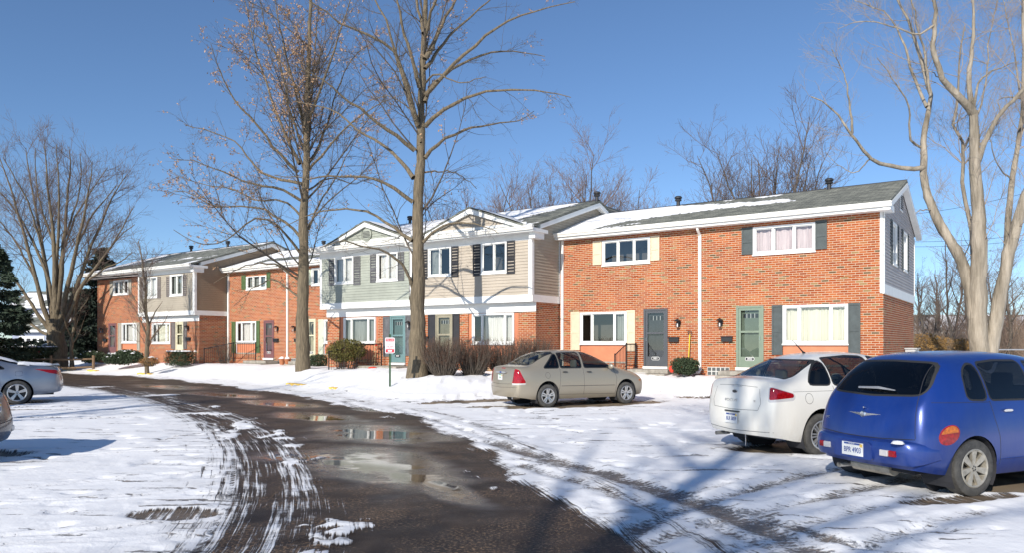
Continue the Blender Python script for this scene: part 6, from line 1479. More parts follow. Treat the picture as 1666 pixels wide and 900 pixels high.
finish_tree(r, 'trunk', lb, [dict(per=2.3, f0=.15, f1=1.0, ang=40, ratio=.34, rratio=.008, k=7, up=.05, wob=.12, rmin=.007, minlen=.6), dict(per=4.6, f0=.1, f1=1.0, ang=40, ratio=.5, rratio=.007, k=5, up=.05, wob=.14, rmin=.005, minlen=.38), dict(per=5.5, f0=.1, f1=1.0, ang=40, ratio=.55, rratio=.007, k=4, up=.04, wob=.16, rmin=.004, minlen=.2)],
            M['bark'], M['bark_limb'], leaves=(36000, .09, M['dry_leaf'], .1), off=at_root(r))
# --- big pale cottonwood at the right
Y3 = 29.0
r = troot('cottonwood_tree', (1600-CX)/F*Y3, Y3, 'huge bare tree with pale forked trunks at the right edge', z=.4)
S5 = lambda q: [(1290+a/1.5, b/1.5) for a, b in q]
lb = []
for pts, r0, r1, sp in ((S5([(455,905),(455,860),(450,760),(455,600),(445,400),(440,270)]),.46,.19,-.4), (S5([(440,275),(405,235),(370,195),(345,130),(345,50),(350,-60)]),.18,.05,-1.6), (S5([(440,275),(430,200),(440,90),(440,0),(445,-80)]),.14,.03,.8), (S5([(452,395),(490,300),(560,220),(640,140)]),.13,.05,-2.),
    (S5([(440,270),(455,200),(490,170),(550,150)]),.07,.02,1.5), (S5([(445,780),(430,700),(405,620),(370,570),(340,510),(318,420)]),.30,.17,.8), (S5([(318,425),(320,350),(335,250),(330,200),(300,100),(265,20),(230,-60)]),.16,.04,1.6), (S5([(320,408),(260,408),(190,385),(140,320),(90,260),(45,235)]),.12,.025,-1.2),
    (S5([(145,325),(138,250),(125,180),(95,120)]),.06,.015,-1.), (S5([(327,260),(290,170),(260,80),(225,30),(150,0)]),.085,.02,2.4), (S5([(318,362),(285,340),(285,270),(250,200),(205,140)]),.06,.015,-2.), (S5([(333,225),(320,120),(300,40),(280,-60)]),.07,.02,-1.), (S5([(342,512),(310,512),(295,520),(270,500)]),.035,.012,-1.),
    (S5([(442,690),(435,560),(415,450),(415,350),(390,310),(402,250),(408,140),(420,60)]),.13,.03,1.8), (S5([(470,905),(485,850),(520,650),(550,530),(600,400),(640,300)]),.34,.16,-1.0), (S5([(524,640),(525,560),(535,440),(560,270),(565,100),(560,-40)]),.16,.06,1.2), (S5([(560,270),(540,120),(520,30),(500,-40)]),.05,.015,2.5),
    (S5([(345,60),(300,80),(230,60),(160,50),(110,70)]),.05,.012,1.), (S5([(372,200),(330,170),(300,180),(280,150)]),.03,.01,1.), (S5([(418,360),(450,290),(470,200),(480,90),(500,0)]),.06,.02,3.), (S5([(190,386),(150,420),(110,400),(80,370)]),.035,.01,1.4), (S5([(535,440),(500,400),(480,340),(500,290)]),.04,.01,-2.), (S5([(560,240),(520,235),(500,250),(520,290)]),.045,.012,-.5)):
    lb.append(limb(pts, Y3, r0*.86, r1*.8, sp, 14, pw=.8))
# a limb starts where its parent is: shift depth of the secondary limbs onto the nearest point of earlier ones
def attach(lb, n0):
    for i in range(n0, len(lb)):
        P = lb[i][0]; best = None
        for j in range(i):
            Q = lb[j][0]; d = np.hypot((Q[:, 0]/Q[:, 1]-P[0, 0]/P[0, 1]), (Q[:, 2]-EYE)/Q[:, 1]-(P[0, 2]-EYE)/P[0, 1]); k = int(d.argmin())
            if best is None or d[k] < best[0]-1e-4: best = (d[k], Q[k, 1])
        dy = best[1]-P[0, 1]; s = (P[:, 1]+dy)/P[:, 1]; P[:, 0] *= s; P[:, 2] = EYE+(P[:, 2]-EYE)*s; P[:, 1] += dy
attach(lb, 1)
M['bark_mix'] = mat('bark_mix', (.44,.38,.30), .95, bump=1.0, bscale=16, stretch=(1,1,.14), col2=(.12,.10,.07), nscale=3.2)
finish_tree(r, 'trunk', lb, [dict(per=2.9, f0=.4, f1=1.0, ang=42, ratio=.40, rratio=.007, k=7, up=.08, wob=.16, rmin=.008, minlen=1.1), dict(per=5.5, f0=.3, f1=1.0, ang=40, ratio=.55, rratio=.006, k=5, up=.08, wob=.16, rmin=.0048, minlen=.7), dict(per=8.0, f0=.1, f1=1.0, ang=36, ratio=.62, rratio=.005, k=4, up=.06, wob=.15, rmin=.0036, minlen=.4)],
            M['bark_mix'], M['twig_tan'], off=at_root(r))
# --- generic bare trees
def bare_tree(x, y, h_, label, seed, stems=1, spread=.25, r0=.2, fork=.25, crown='twig', bark='bark', lv=None, group=None, name='bare_tree', nl=9, ang=38, z=None, up=.12, dens=1.0, width=1.0, cat='tree', dead=None):
    global rng; rng = np.random.default_rng(seed); r = troot(name, x, y, label, cat, group, z); x0, y0, z0 = r.location; lb = []
    tops = []
    for s in range(stems):
        a = rng.uniform(0, 6.28) if stems > 1 else 0; k = 14; t = np.linspace(0, 1, k); sp = spread*h_*(rng.uniform(.5, 1.1) if stems < 7 else (.25+.85*((s*.618) % 1)))*width
        if stems > 1: a = 2*math.pi*s/stems + rng.normal()*.3; ex = math.cos(a)*sp; ey = math.sin(a)*sp
        else: ex, ey = rng.normal()*.03*h_, rng.normal()*.03*h_
        hh = h_*rng.uniform(.82, 1.0); zz = t*hh; fk = fork*h_
        if stems > 1:
            u = np.clip((zz-fk*.5)/(hh-fk*.5), 0, 1)**.85; P = np.stack([x0+ex*u+math.cos(a)*.10*t, y0+ey*u+math.sin(a)*.10*t, z0-.15+zz], -1)
        else: P = np.stack([x0+ex*t, y0+ey*t, z0-.15+zz], -1)
        P[2:] += np.cumsum(rng.normal(size=(k-2, 3))*np.array([.018, .018, 0])*h_*.35, 0)
        lb.append((P, (r0 if stems == 1 else r0*.62)*(1-t*.93)**.9 + .006))
    if stems > 1: 
        t = np.linspace(0, 1, 8); lb.insert(0, (np.stack([np.full(8, x0), np.full(8, y0), z0-.2+t*(fork*.62*h_+.2)], -1), r0*(1.15-.3*t)))
    base = list(lb)
    for s, (P, Rr) in enumerate(base[(1 if stems > 1 else 0):]):
        n = nl if stems == 1 else max(3, int(nl/2))
        for j in range(n):
            f = fork + (1-fork)*(j+.3)/n*.9; k = 10; i = int(f*13); p = P[i]; rr = Rr[i]*.55; L = h_*(.42*(1-f)+.09)*rng.uniform(.8, 1.15)*width*(1 if stems == 1 else .75)
            a = j*2.4 + rng.normal()*.4; th = math.radians(rng.normal(ang, 7)); d = np.array([math.cos(a)*math.sin(th), math.sin(a)*math.sin(th), math.cos(th)]); Q = [p]
            for m_ in range(k-1): d = d + rng.normal(size=3)*.07 + np.array([0, 0, up*.3]); d /= np.linalg.norm(d); Q.append(Q[-1]+d*L/(k-1))
            lb.append((np.array(Q), np.linspace(rr, .008, k)))
    sc = h_/9
    finish_tree(r, 'trunk', lb, lv or [dict(per=2.4/sc*dens, f0=.12, f1=1.0, ang=38, ratio=.42, rratio=.008, k=6, up=up*.6, wob=.12, rmin=.007*sc+.002, minlen=.65*sc), dict(per=4.4/sc*dens, f0=.1, f1=1.0, ang=38, ratio=.55, rratio=.008, k=5, up=up*.5, wob=.13, rmin=.006*sc+.001, minlen=.42*sc), dict(per=3.6/sc*dens, f0=.1, f1=1.0, ang=38, ratio=.6, rratio=.008, k=4, up=up*.5, wob=.13, rmin=.005*sc+.001, minlen=.28*sc)],
                M[bark], M[crown], off=at_root(r), main_sides=7)
    return r
# left big spreading tree
Yl = 46.0
r = troot('maple_tree', (93-CX)/F*Yl, Yl, 'wide bare tree with many upright stems beside the farthest brick house', z=.5); lb = []
rng = np.random.default_rng(5)
lb.append(limb([(93,600),(93,580),(91,545),(88,520)], Yl, .62, .42, 0, 6))
for pts, r0 in (([(90,545),(75,515),(60,460),(45,400),(25,330),(5,270),(-5,245)],.17), ([(88,530),(80,480),(72,420),(60,350),(48,280),(42,240)],.18), ([(90,530),(90,460),(88,400),(80,330),(75,270),(72,232)],.20), ([(92,530),(98,460),(104,390),(110,320),(115,260),(112,238)],.19), ([(96,535),(110,470),(125,400),(140,330),(148,285),(150,262)],.18), ([(96,540),(120,480),(140,420),(165,360),(188,310),(205,285)],.17),
    ([(97,548),(115,510),(130,470),(160,430),(190,385),(218,335)],.14), ([(86,545),(60,510),(35,470),(5,430),(-30,390)],.14), ([(84,550),(60,535),(30,512),(0,495),(-30,488)],.10), ([(92,500),(100,420),(130,340),(175,272)],.11), ([(88,500),(70,430),(30,350),(-20,290)],.12), ([(90,460),(95,380),(95,300),(92,236)],.12), ([(98,540),(118,520),(128,480),(132,430)],.08),
    ([(60,460),(30,400),(0,360),(-30,330)],.08), ([(72,420),(50,340),(20,280),(5,255)],.08), ([(125,400),(150,350),(175,320),(190,300)],.08), ([(130,470),(165,440),(195,425),(215,410)],.07), ([(160,430),(185,395),(205,375),(219,365)],.06), ([(104,390),(125,330),(132,280),(130,250)],.07), ([(88,400),(65,330),(58,280),(58,240)],.07)):
    lb.append(limb([(a, b) for a, b in pts], Yl, r0, .02, rng.uniform(-3, 3), 14, pw=.9))
finish_tree(r, 'trunk', lb, [dict(per=2.6, f0=.3, f1=1.0, ang=36, ratio=.38, rratio=.008, k=6, up=.08, wob=.10, rmin=.010, minlen=1.0), dict(per=3.4, f0=.1, f1=1.0, ang=36, ratio=.55, rratio=.007, k=5, up=.06, wob=.12, rmin=.009, minlen=.7), dict(per=4.2, f0=.1, f1=1.0, ang=38, ratio=.6, rratio=.007, k=4, up=.05, wob=.12, rmin=.007, minlen=.42)], M['bark'], M['twig'], off=at_root(r))
def ax_(px_, Y): return (px_-CX)/F*Y
bare_tree(ax_(117,45.5), 45.5, 6.5, 'thin bare tree with a slim trunk right of the wide spreading tree', 21, r0=.13, fork=.3, nl=9, crown='twig', dens=.8)
bare_tree(ax_(240,38.5), 38.5, 7.6, 'slender young tree in front of the farthest brick house', 22, r0=.12, fork=.28, nl=12, ang=28, crown='twig', dens=1.4, width=.62)
# far trees above the roofs
G = 'bare trees rising behind the roofs'
for i, (px_, Y, top, seed, w_, lab, cr, st_) in enumerate((
    (1250, 52, 205, 31, 1.2, 'wide dark bare tree above the right end of the roof', 'twig', 8),
    (955, 62, 285, 34, 2.1, 'reddish bare tree above the roof vent of the middle house', 'twig_red', 7), (895, 64, 300, 35, 1.5, 'reddish bare tree just left of the roof vent of the middle house', 'twig_red', 5), (808, 60, 305, 36, 1.5, 'bare tree above the small beige gable', 'twig', 5), (765, 55, 292, 37, 1.1, 'bare tree with a few rusty leaves left of the small beige gable', 'twig_red', 4), (1020, 66, 318, 38, 1.2, 'reddish bare tree right of the roof vent of the middle house', 'twig_red', 4))):
    h_ = (HY-top)/F*Y + EYE - .6
    bare_tree(ax_(px_, Y), Y, h_, lab, seed, stems=st_, spread=.26 if Y < 58 else .34, r0=.26, fork=.28, crown=cr, bark='bark_limb', group=G, nl=10, width=w_, ang=30, up=.16, z=.5, dens=1.3)
# thicket to the right of the last house
G = 'thin bare trees in the thicket right of the end wall'
for i, (px_, Y, top, seed, lab) in enumerate(((1508, 44, 440, 51, 'thin bare tree nearest the end wall in the thicket'), (1530, 50, 400, 52, 'bare tree second from the end wall in the thicket'), (1552, 46, 330, 53, 'dark thin trunk just left of the pale cottonwood'), (1575, 58, 400, 54, 'small bare tree behind the left cottonwood trunk'),
    (1622, 54, 400, 55, 'bare tree between the cottonwood trunks'), (1642, 47, 400, 56, 'dark leaning bare tree in front of the pale green house'), (1660, 60, 420, 57, 'bare tree behind the pale green house at the right edge'), (1492, 62, 430, 58, 'low bare tree just behind the end wall'), (1600, 66, 450, 59, 'low bare tree above the snowy roof at the right'))):
    h_ = (HY-top)/F*Y + EYE - .3
    bare_tree(ax_(px_, Y), Y, h_, lab, seed, stems=1 if i % 2 else 2, spread=.16, r0=.14, fork=.25, crown='twig_red' if i % 3 else 'twig', bark='bark_limb', group=G, nl=11, width=.9, ang=40, z=.3, dens=1.1)
# trees beside and behind the camera whose shadows cross the lot
bare_tree(-9.3, -11.4, 19, 'bare tree standing behind the viewer', 71, r0=.36, fork=.5, nl=13, ang=45, z=0)
bare_tree(-17.4, 6.0, 13, 'bare tree on the verge left of the parked dark car', 72, r0=.22, fork=.45, nl=8, z=.2)
bare_tree(-19.5, 9.5, 13, 'bare tree on the verge left of the parked silver coupe', 73, r0=.22, fork=.45, nl=8, z=.2)
# --- evergreens
M['needle'] = mat('needle', (.035,.055,.032), .9, noise=.4, nscale=2)
M['needle_dark'] = mat('needle_dark', (.022,.036,.022), .9, noise=.4, nscale=2)
M['leaf_dark'] = mat('leaf_dark', (.035,.055,.022), .8, noise=.4, nscale=6)
M['leaf_olive'] = mat('leaf_olive', (.13,.115,.025), .85, noise=.4, nscale=6)
M['leaf_rust'] = mat('leaf_rust', (.30,.17,.05), .9, noise=.35, nscale=4)
def blades(p, size, nrm=None, asp=.22, droop=None):
    n = len(p); d1 = rng.normal(size=(n, 3)) if droop is None else droop + rng.normal(size=(n, 3))*.35
    d1 /= np.linalg.norm(d1, axis=1, keepdims=True)+1e-9; d2 = np.cross(d1, rng.normal(size=(n, 3))); d2 /= np.linalg.norm(d2, axis=1, keepdims=True)+1e-9
    s = size*rng.uniform(.6, 1.35, n)[:, None]
    V = np.stack([p, p+d1*s*.5+d2*s*asp, p+d1*s, p+d1*s*.5-d2*s*asp], 1).reshape(-1, 3); return V, np.arange(4*n).reshape(n, 4)
def conifer(x, y, h_, rad, label, seed, mt='needle', z=None, irregular=.25, base=.08, nb=46, per=340, size=.22, name='spruce_tree', snow=0):
    global rng; rng = np.random.default_rng(seed); r = troot(name, x, y, label, z=z); x0, y0, z0 = r.location; off = at_root(r)
    t = np.linspace(0, 1, 8); np_mesh('trunk', [tubes_np(np.stack([np.full(8, x0), np.full(8, y0), z0-.2+t*h_], -1)[None], (.18*h_/9*(1-t*.95))[None], 7)], M['bark_limb'], r, off)
    P = []; D = []; lb = []; S = []
    for i in range(nb*3):
        f = base + (1-base)*rng.random()**.85; a = rng.uniform(0, 6.283); L = rad*((1-f)**.8+.05)*rng.uniform(1-irregular*1.6, 1+irregular*.5); dz = -.12 - .25*(1-f)
        e = np.array([math.cos(a), math.sin(a), 0]); n = int(per*L/rad)+8; u = rng.random(n)**.6; lat = rng.normal(size=n)*.16*L*(1-u*.5); q = np.array([-e[1], e[0], 0])
        p = np.array([x0, y0, z0+f*h_]) + u[:, None]*L*e + lat[:, None]*q; p[:, 2] += dz*L*u*(1.0-.8*u) - np.abs(lat)*.35 + rng.normal(size=n)*.05
        P.append(p); D.append(np.repeat((e*.8+np.array([0, 0, -.25]))[None], n, 0)); tt = np.linspace(0, 1, 5)[:, None]
        lb.append(np.array([x0, y0, z0+f*h_]) + tt*L*.9*e + np.array([0, 0, 1.])*(dz*L*tt*(1-.8*tt)))
    np_mesh('crown', [blades(np.concatenate(P), size, asp=.16, droop=np.concatenate(D))], M[mt], r, off, smooth=False)
    lbn = np.stack(lb); np_mesh('branch', [tubes_np(lbn, np.linspace(.03, .006, 5)[None]*np.ones((len(lbn), 1)), 3)], M['bark_limb'], r, off)
    return r
conifer(ax_(-4,42), 42, 6.8, 2.3, 'dark drooping spruce at the far left edge', 81, z=.3, per=330, size=.26, nb=40)
conifer(ax_(164,56), 56, 8.6, 3.0, 'dark pine behind the farthest brick house', 82, 'needle_dark', z=.3, irregular=.5, base=.1, per=360, size=.38, nb=40, name='pine_tree')
conifer(ax_(145,54), 54, 4.4, 2.6, 'low dark evergreen under the pine', 83, 'needle_dark', z=.3, irregular=.5, base=.05, per=230, size=.34, nb=30, name='pine_tree')
conifer(ax_(118,62), 62, 5.2, 2.8, 'dark evergreen behind the thin bare tree at the left', 84, 'needle_dark', z=.3, irregular=.5, base=.05, per=200, size=.36, nb=26, name='pine_tree')
def shrub(name, x, y, rx_, ry_, h_, label, seed, mt='leaf_dark', n=5000, size=.06, rot=0, boxy=False, z=None, twigs=0, group=None, snow=0, tw='twig_red', low=.0):
    global rng; rng = np.random.default_rng(seed); r = troot(name, x, y, label, 'shrub', group, z); x0, y0, z0 = r.location; off = at_root(r); c, s_ = math.cos(rot), math.sin(rot)
    def tf(q): return np.stack([x0+q[:, 0]*rx_*c-q[:, 1]*ry_*s_, y0+q[:, 0]*rx_*s_+q[:, 1]*ry_*c, z0+q[:, 2]*h_], -1)
    if n:
        q = rng.uniform(-1, 1, size=(n*3, 3)); 
        nn = (np.abs(q[:, 0])**6+np.abs(q[:, 1])**6+np.abs(q[:, 2])**6)**(1/6) if boxy else np.linalg.norm(q, axis=1)
        wob_ = .78+.44*fbm(q[:, 0]*2.2+seed, q[:, 1]*2.2+q[:, 2]*1.7, 3, seed); k = (nn < wob_) & (nn > .45*wob_); q = q[k][:n]; q[:, 2] = low + (1-low)*(q[:, 2]*.5+.5); P = tf(q)
        np_mesh('foliage', [blades(P, size, asp=.3)], M[mt], r, off, smooth=False)
    if twigs:
        a = rng.uniform(0, 6.283, twigs); rr = rng.random(twigs)**.5; hh = rng.uniform(.55, 1.05, twigs); k = 5; t = np.linspace(0, 1, k)[None]
        bx = np.cos(a)*rr; by = np.sin(a)*rr; ex = np.clip(bx*1.0+rng.normal(size=twigs)*.25, -1.05, 1.05); ey = np.clip(by+rng.normal(size=twigs)*.25, -1.05, 1.05)
        X = bx[:, None]*.45+(ex-bx*.45)[:, None]*t**.8; Yy = by[:, None]*.45+(ey-by*.45)[:, None]*t**.8; Z = hh[:, None]*t
        q = np.stack([X, Yy, Z], -1).reshape(-1, 3); P = tf(q).reshape(twigs, k, 3); P[:, 1:] += rng.normal(size=(twigs, k-1, 3))*.02
        Rr = np.linspace(.010, .003, k)[None]*np.ones((twigs, 1)); L = np.linalg.norm(np.diff(P, axis=1), axis=2).sum(1)
        c1 = sprout(P, Rr, L, 7, .3, 1, 38, .38, .006, 4, .03, .2, .0022, minlen=.14); c2 = sprout(*c1, 9, .1, 1, 40, .6, .006, 3, .02, .2, .0018, minlen=.08)
        np_mesh('stems', [tubes_np(P, Rr, 4)], M['bark_limb'], r, off); np_mesh('twigs', [tubes_np(c1[0], c1[1], 3), tubes_np(c2[0], c2[1], 3)], M[tw], r, off)
    if snow:
        q = rng.uniform(-1, 1, size=(snow, 2)); q = q[np.hypot(*q.T) < .95] if not boxy else q; n2 = len(q); m = MB(); m.off = off
        for (a_, b_) in q:
            hz = (1-.35*(a_*a_+b_*b_)**1.2 if not boxy else 1.0)*.97; p = tf(np.array([[a_*.95, b_*.95, hz]]))[0]; s2 = rng.uniform(.04, .12)
            k = 6; ring = [(p[0]+math.cos(i*6.283/k)*s2*rng.uniform(.7, 1.2), p[1]+math.sin(i*6.283/k)*s2*rng.uniform(.7, 1.2), p[2]-.02) for i in range(k)]; top = (p[0], p[1], p[2]+.03+rng.uniform(0, .02))
            for i in range(k): m.face([ring[i], ring[(i+1) % k], top])
        m.build('snow_cap', M['snow'], r, smooth='all', merge=False)
    return r
M['twig_hedge'] = mat('twig_hedge', (.155,.085,.055), .95, noise=.4, nscale=3)
# brown hedge in front of the beige house: separate plants
hg = 'leafless brown shrubs in the hedge'
for i, (px_, Y, w_, h_, lab) in enumerate(((722,25.2,.72,1.28,'first leafless brown shrub of the hedge, beside the tall trunk'), (770,25.7,.75,1.22,'second leafless brown shrub from the tall trunk'), (822,26.1,.8,1.18,'third leafless brown shrub from the tall trunk, behind the beige car'), (868,26.6,.75,1.24,'last leafless brown shrub of the hedge, at the brick corner'), (705,26.6,.5,1.0,'small leafless brown shrub behind the hedge at the khaki door'))):
    shrub('bare_shrub', ax_(px_, Y), Y, w_, .62, h_, lab, 100+i, n=0, twigs=300, rot=-.3, group=hg, tw='twig_hedge')
# evergreen shrubs by the doors
p = W(rp(566,575,-2.8)[0], -2.9); shrub('yew_shrub', p[0], p[1], .88, .75, 1.35, 'round olive green shrub left of the iron railing at the teal door', 120, 'leaf_olive', 7000, .07, z=.55, twigs=40, low=.25)
p = W(rp(518,588,-1.0)[0], -1.0); shrub('yew_shrub', p[0], p[1], .55, .45, .62, 'small dark shrub beside the cream door', 121, 'leaf_dark', 2200, .07, z=.55)
p = W(rp(1114,600,-.8)[0], -.8); shrub('juniper_shrub', p[0], p[1], .5, .42, .62, 'small dark evergreen shrub under the yellow shovel', 122, 'leaf_dark', 4200, .06, z=.6)
p = W(rp(292,582,-3.1)[0], -3.1); shrub('boxwood_hedge', p[0], p[1], .85, .45, .78, 'clipped dark hedge block with a snow cap at the pale cream door', 123, 'leaf_dark', 6000, .06, rot=RROT, boxy=True, z=.55, snow=90)
for px_, ry_, w_, h_, sd, lab in ((208,-3.3,1.25,.82,124,'wide dark yew with snow flecks under the far brown door'), (187,-3.6,.8,.55,125,'low dark yew left of the wide one at the far brown door'), (149,-2.6,1.0,.72,126,'dark yew at the far left corner of the farthest brick house')):
    p = W(rp(px_,582,ry_)[0], ry_); shrub('yew_shrub', p[0], p[1], w_, .6, h_, lab, sd, 'leaf_dark', 5200, .09, rot=RROT, z=.55, snow=26)
shrub('dry_shrub', ax_(243,37.6), 37.6, .5, .45, .5, 'small rusty shrub with snow at the foot of the slender young tree', 127, 'leaf_rust', 700, .06, z=.55, twigs=50, snow=8)
for px_, Y, w_, h_, sd, lab in ((18,44,1.6,1.15,128,'snow topped dark hedge at the far left behind the silver coupe'), (45,45,1.5,1.15,129,'snow topped dark hedge left of the far blue car')):
    shrub('boxwood_hedge', ax_(px_, Y), Y, w_, .8, h_, lab, sd, 'leaf_dark', 6500, .10, boxy=True, z=.4, snow=120)
for i, (px_, Y, w_, h_, lab) in enumerate(((1505,38,1.2,1.9,'rusty brown shrub touching the end wall'), (1540,40,1.5,1.8,'rusty brown shrub right of the one at the end wall'), (1570,41,1.0,1.7,'rusty brown shrub left of the pale cottonwood trunk'))):
    shrub('dry_shrub', ax_(px_, Y), Y, w_, .8, h_, lab, 140+i, 'leaf_rust', 4500, .09, z=.3, twigs=60, tw='twig_tan')
shrub('dry_shrub', ax_(1397,23.6), 23.9, .3, .2, 1.35, 'wispy bare shrub against the right slate shutter', 150, n=0, twigs=14, z=.6, tw='twig_tan')
p = W(-32.9, -.6); shrub('dry_shrub', p[0], p[1], .55, .25, 1.5, 'reddish climbing twigs on the wall beside the green shutter', 151, n=0, twigs=40, z=.6, tw='twig_red')
# tangled undergrowth beyond the end wall, one mass
rng = np.random.default_rng(9)
n = 2600; px_ = rng.uniform(1480, 1720, n); Yq = rng.uniform(46, 72, n); x_ = (px_-CX)/F*Yq; k = 5; t = np.linspace(0, 1, k)[None, :, None]
h_ = rng.uniform(1.0, 3.6, n); b0 = np.stack([x_, Yq, np.full(n, .2)], -1)[:, None]; e0 = b0 + np.stack([rng.normal(size=n)*.9, rng.normal(size=n)*.9, h_], -1)[:, None]; P = b0*(1-t)+e0*t; P[:, 1:] += rng.normal(size=(n, k-1, 3))*.12
Rr = np.linspace(.02, .006, k)[None]*np.ones((n, 1)); L = np.linalg.norm(np.diff(P, axis=1), axis=2).sum(1); c1 = sprout(P, Rr, L, 2.2, .3, 1, 45, .5, .005, 4, .0, .25, .005, minlen=.4)
o = np_mesh('undergrowth', [tubes_np(P, Rr, 3), tubes_np(c1[0], c1[1], 3)], mat('twig_scrub', (.30,.215,.15), .95), None); tag(o, 'tangled leafless undergrowth beyond the end wall', 'undergrowth', kind='stuff')
# ------------------------------------------------------------ street sign, small things, background houses
rng = np.random.default_rng(77)
M['sign_post'] = mat('sign_post', (.03,.09,.035), .6, noise=.3); M['sign_white'] = mat('sign_white', (.80,.78,.78), .5, noise=.05); M['sign_red'] = mat('sign_red', (.55,.01,.025), .5, noise=.1)
x, y = ax_(634.5, 24.4), 24.4; zg = gh(x, y)
S = empty('no_parking_sign', (x, y, zg), R(4), 'red and white fire lane sign on a green post in front of the teal door', 'sign')
m = MB(); m.box((-.03,-.005,-.1),(.03,.005,1.7)); m.box((-.03,-.02,-.1),(-.02,-.0055,1.7)); m.box((.02,-.02,-.1),(.03,-.0055,1.7)); m.build('post', M['sign_post'], S)
zc = 1.67 - .0; w2, h2 = .155, .24; zc = 1.64 - zg
rr2 = lambda a, b, k: rnd([(-a,-b),(a,-b),(a,b),(-a,b)], k, 4)
m = MB(); m.prism([(u, v+zc) for u, v in rr2(.155,.255,.04)], lambda u, v: (u,-.026,v), lambda u, v: (u,-.022,v)); P_ = m.build('sign_panel', M['sign_white'], S)
def flat(poly, yq, mt, nm, par): m = MB(); m.prism(poly, lambda u, v: (u,yq,v), lambda u, v: (u,yq-.0012,v)); return m.build(nm, mt, par)
flat([(-.135,zc+.13),(.135,zc+.13),(.135,zc+.225),(-.135,zc+.225)], -.0265, M['sign_red'], 'header_band', P_)
flat([(-.135,zc-.23),(.135,zc-.23),(.135,zc-.12),(-.135,zc-.12)], -.0265, M['sign_red'], 'footer_band', P_)
flat([(-.065,zc-.20),(.065,zc-.20),(.065,zc-.15),(-.065,zc-.15)], -.0282, M['sign_white'], 'footer_box', P_)
def stext(t, z, s, mt, yq=-.0285, bold=.001): text_mesh(t, s, 'sign_text', mt, P_, Matrix(((1,0,0,0),(0,0,-1,yq),(0,1,0,z),(0,0,0,1))), .0005, bold=bold)
stext('FIRE LANE', zc+.175, .052, M['sign_white']); stext('NO', zc+.085, .05, M['sign_red'], -.027, 0); stext('PARKING', zc+.025, .05, M['sign_red'], -.027, 0); stext('TOW AWAY', zc-.035, .045, M['sign_red'], -.027, .0015); stext('ZONE', zc-.085, .045, M['sign_red'], -.027, .0015)
# yellow painted kerb stones that show through the snow
def at_s(pts, s):
    for (ax, ay), (bx, by) in zip(pts[:-1], pts[1:]):
        l = math.hypot(bx-ax, by-ay)
        if s <= l: return ax+(bx-ax)*s/l, ay+(by-ay)*s/l, math.atan2(by-ay, bx-ax)
        s -= l
    return bx, by, 0
m = MB()
for (x, y, ln) in ((-24.4,43.5,1.3),(-19.0,38.7,1.5),(-8.3,28.6,1.3),(-6.3,26.1,.6)):
    d, s = pl_dist(np.array([x]), np.array([y]), CURB); n = 5; pr = None
    for i in range(n+1):
        ax, ay, a = at_s(CURB, float(s[0])-ln/2+ln*i/n); nx_, ny_ = math.sin(a), -math.cos(a)
        c = [(ax+nx_*.10, ay+ny_*.10, -.05), (ax+nx_*.09, ay+ny_*.09, .17), (ax-nx_*.10, ay-ny_*.10, .175), (ax-nx_*.10, ay-ny_*.10, -.05)]
        if pr:
            for j in range(3): m.face([pr[j], c[j], c[j+1], pr[j+1]])
        else: m.face(c)
        pr = c
    m.face(pr)
o = m.build('kerb', M['yellow'], None); o['kind'] = 'structure'
# shovel and ornament by the slate door
p = W(rp(1120.5,575,-.12)[0], -.14); z0 = gh(p[0], p[1])
S = empty('snow_shovel', (p[0], p[1], z0), RROT, 'yellow handled snow shovel leaning on the brick between slate door and downspout', 'shovel')
m = MB(); m.tube([(0,-.02,.35),(.03,.05,1.42)], .019, 8); m.build('shaft', mat('shovel_yellow', (.80,.55,.03), .4), S)
m = MB(); m.tube([(-.045,.05,1.52),(-.02,.05,1.43),(.03,.05,1.40),(.08,.05,1.43),(.10,.05,1.52),(-.045,.05,1.52)], .013, 6); m.build('grip', M['rubber'], S)
m = MB(); m.prism([(-.2,0),(.2,0),(.2,.36),(-.2,.36)], lambda u, v: (u,-.10+v*.15,v), lambda u, v: (u,-.085+v*.15,v)); m.build('blade', M['dark_metal'], S)
def ball(name, p, r_, mt, label, cat, squash=1.0):
    m = MB(); m.lathe([(r_*math.sin(t), -r_*math.cos(t)*squash) for t in np.linspace(0, math.pi, 11)], 16, (0,0,0)); o = m.build(name, mt, None, smooth='all'); o.location = p; tag(o, label, cat); return o
p = W(rp(1097,597,-.75)[0], -.95); ball('red_ornament', (p[0], p[1], gh(p[0],p[1])+.28), .11, M['red'], 'red plastic ornament beside the dark shrub at the slate door', 'ornament', 1.25)
# sleds and pots near the teal door
p = W(rp(606,575,-2.0)[0], -1.95)
S = empty('wooden_sled', (p[0], p[1], .74), RROT, 'light wooden sled standing upright behind the railing at the teal door', 'sled'); M['wood'] = mat('wood', (.55,.40,.22), .7, noise=.2)
for s_ in (-.07, .07): m = MB(); m.tube([(s_,0,0),(s_+.03,.04,.55),(s_+.09,.09,1.02),(s_+.16,.02,1.12)], .013, 5); m.build('runner', M['wood'], S)
m = MB()
for k in range(4): m.box((-.09+.03*k,.0+.02*k,.2+.2*k),(.11+.03*k,.02+.02*k,.23+.2*k))
m.build('slats', M['wood'], S)
p = W(rp(612,562,-2.0)[0], -2.0); ball('red_bow', (p[0], p[1], 1.62), .055, M['red'], 'small red bow on the railing at the teal door', 'bow')
for i, (px_, rr_, lab) in enumerate(((598,.12,'red sled lying at the left edge of the concrete steps at the teal door'),)):
    p = W(rp(px_,594,-3.2)[0], -2.9); ball('red_sled', (p[0], p[1], gh(p[0],p[1])+.08), .2, M['red'], lab, 'sled', .35)
